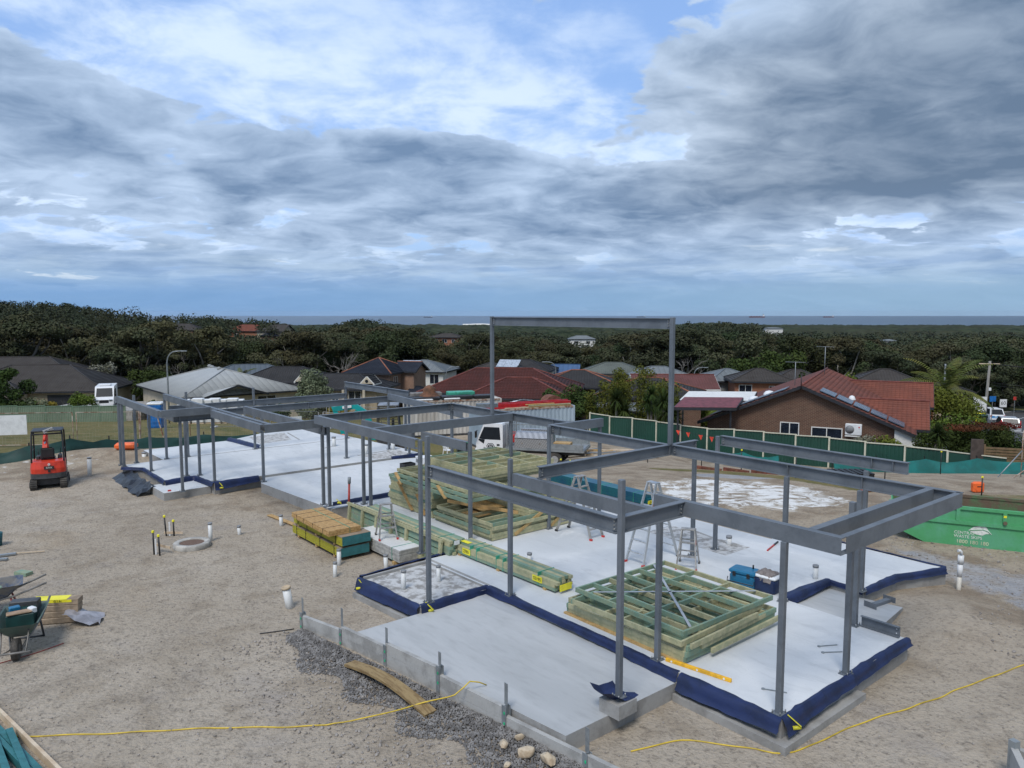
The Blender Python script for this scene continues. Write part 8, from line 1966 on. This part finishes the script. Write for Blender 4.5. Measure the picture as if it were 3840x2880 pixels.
def palm(u, d, hh, L, n, label, dead=0, lm=None, name='palm_tree', sz=.5, dz_=0., tr=.16):
    x, y, z = gplace(u, d); t_ = thing(name, label, 'palm', (x, y, z + dz_)); r_ = np.random.RandomState(int(u))
    MB().tube([(0, 0, -.5), (.1, 0, hh * .5), (0, 0, hh)], [tr * 1.4, tr, tr], 9).build('trunk', barkw if dead else bark, t_); v_, f_ = fronds(n, L, sz, r_, -15, 75, 1.6, z0=hh); obj('crown', raw_mesh('crown', v_, f_, lm or L_palm), t_)
    if dead:
        v_, f_ = fronds(dead, L * .8, sz * .6, r_, 5, 25, 2.6, z0=hh - .3); obj('dry_fronds', raw_mesh('dry_fronds', v_, f_, mat('dry frond', (.23, .17, .09), .9)), t_)
        for k in range(2): MB().lathe([(.0, -.5), (.14, -.35), (.16, 0), (.05, .35), (0, .4)], (.3 - .5 * k, -.3, hh - .5), 10).build('seed_pod', mat('pale pod', (.42, .41, .38), .7), t_)
palm(3555, 66, 4.3, 4.6, 26, 'large palm with arching fronds and dead brown ones at right', 7, sz=.75, dz_=.2)
palm(2735, 72, 2.6, 2.6, 20, 'garden palm before the orange brick house', 0, L_lime, sz=.6)
palm(900, 112, 5.0, 3.0, 14, 'palm behind the grey roof, right one', 0, sz=.5); palm(770, 114, 5.4, 2.8, 14, 'palm behind the grey roof, middle one', 0, L_lime, sz=.5); palm(655, 110, 3.2, 2.8, 14, 'low yellowish palm behind the grey roof, left one', 0, L_gold, sz=.5)
def yucca(u, d, heads, label):
    x, y, z = gplace(u, d); t_ = thing('yucca', label, 'yucca', (x, y, z)); r_ = np.random.RandomState(int(u) + 1)
    for (uu, vv, L) in heads:
        p = at(uu, vv, d) - t_.location
        MB().tube([(p.x * .3, 0, -.3), (p.x, 0, p.z)], [.12, .09], 7).build('stem', bark, t_); v_, f_ = fronds(150, L, .05, r_, -70, 85, .45, 3, False); v_ = [(q_[0] + p.x, q_[1], q_[2] + p.z) for q_ in v_]; obj('leaf_head', raw_mesh('leaf_head', v_, f_, L_shrub), t_)
yucca(2325, 60, ((2310, 1498, 1.15), (2342, 1540, 1.15)), 'spiky yucca pair behind the green fence, left'); yucca(2448, 59, ((2443, 1478, .95), (2428, 1512, 1.0), (2462, 1520, 1.1)), 'taller spiky yucca beside the green shed'); yucca(2500, 55, ((2488, 1505, 1.2), (2500, 1545, 1.35), (2535, 1560, 1.0)), 'big drooping yucca behind the portal column'); yucca(3520, 45.5, ((3515, 1625, .8), (3530, 1650, .9)), 'spiky plant at left of the red-tipped hedge')
# bare pale gum skeletons in front of the wood
def bare(u, d, h, label, seed, m_=None):
    x, y, z = gplace(u, d); t_ = thing('bare_tree', label, 'tree', (x, y, z)); rs_ = np.random.RandomState(seed); mb = MB()
    def grow(p, d_, l, r_, lev):
        q_ = np.array(p) + np.array(d_) * l; limb(mb, p, q_, r_, r_ * .55, rs_, 5, 3, .07)
        if lev:
            for _ in range(3 if lev > 1 else 4):
                e = np.array(d_) + rs_.normal(size=3) * .55 + np.array([0, 0, .15]); grow(q_, e / np.linalg.norm(e), l * rs_.uniform(.55, .8), r_ * .55, lev - 1)
    grow((0, 0, -.5), (rs_.normal() * .1, 0, 1), h * .38, h * .014, 3); mb.build('branches', m_ or mat('dull dead wood', (.20, .185, .165), .9), t_)
    return t_
bare(1245, 126, 12, 'bare pale gum behind the dormer house, right', 1); bare(1108, 126, 10, 'bare pale gum behind the round grey-green tree', 2); bare(2560, 116, 11, 'spreading bare gum behind the maroon roof', 4); bare(225, 87, 3.6, 'small bare tree before the house porch', 5, bark); bare(705, 122, 10, 'bare gum behind the grey roof', 6); bare(1330, 130, 10, 'bare gum left of the brick two-storey roof', 8)
# ------------------------------------------------------------------ sea air
hm = bpy.data.materials.new('sea air'); hm.use_nodes = True
hm.node_tree.nodes.clear()
ho = hm.node_tree.nodes.new('ShaderNodeOutputMaterial'); hv_ = hm.node_tree.nodes.new('ShaderNodeVolumePrincipled')
hv_.inputs['Color'].default_value = (.80, .88, 1.0, 1); hv_.inputs['Density'].default_value = 2.0e-5; hv_.inputs['Anisotropy'].default_value = .2
hm.node_tree.links.new(hv_.outputs[0], ho.inputs['Volume'])
kind(MB().b2(-17000, -60, -66, 17000, 16000, 34).build('haze', hm), 'stuff')
print('objects', len(bpy.data.objects))
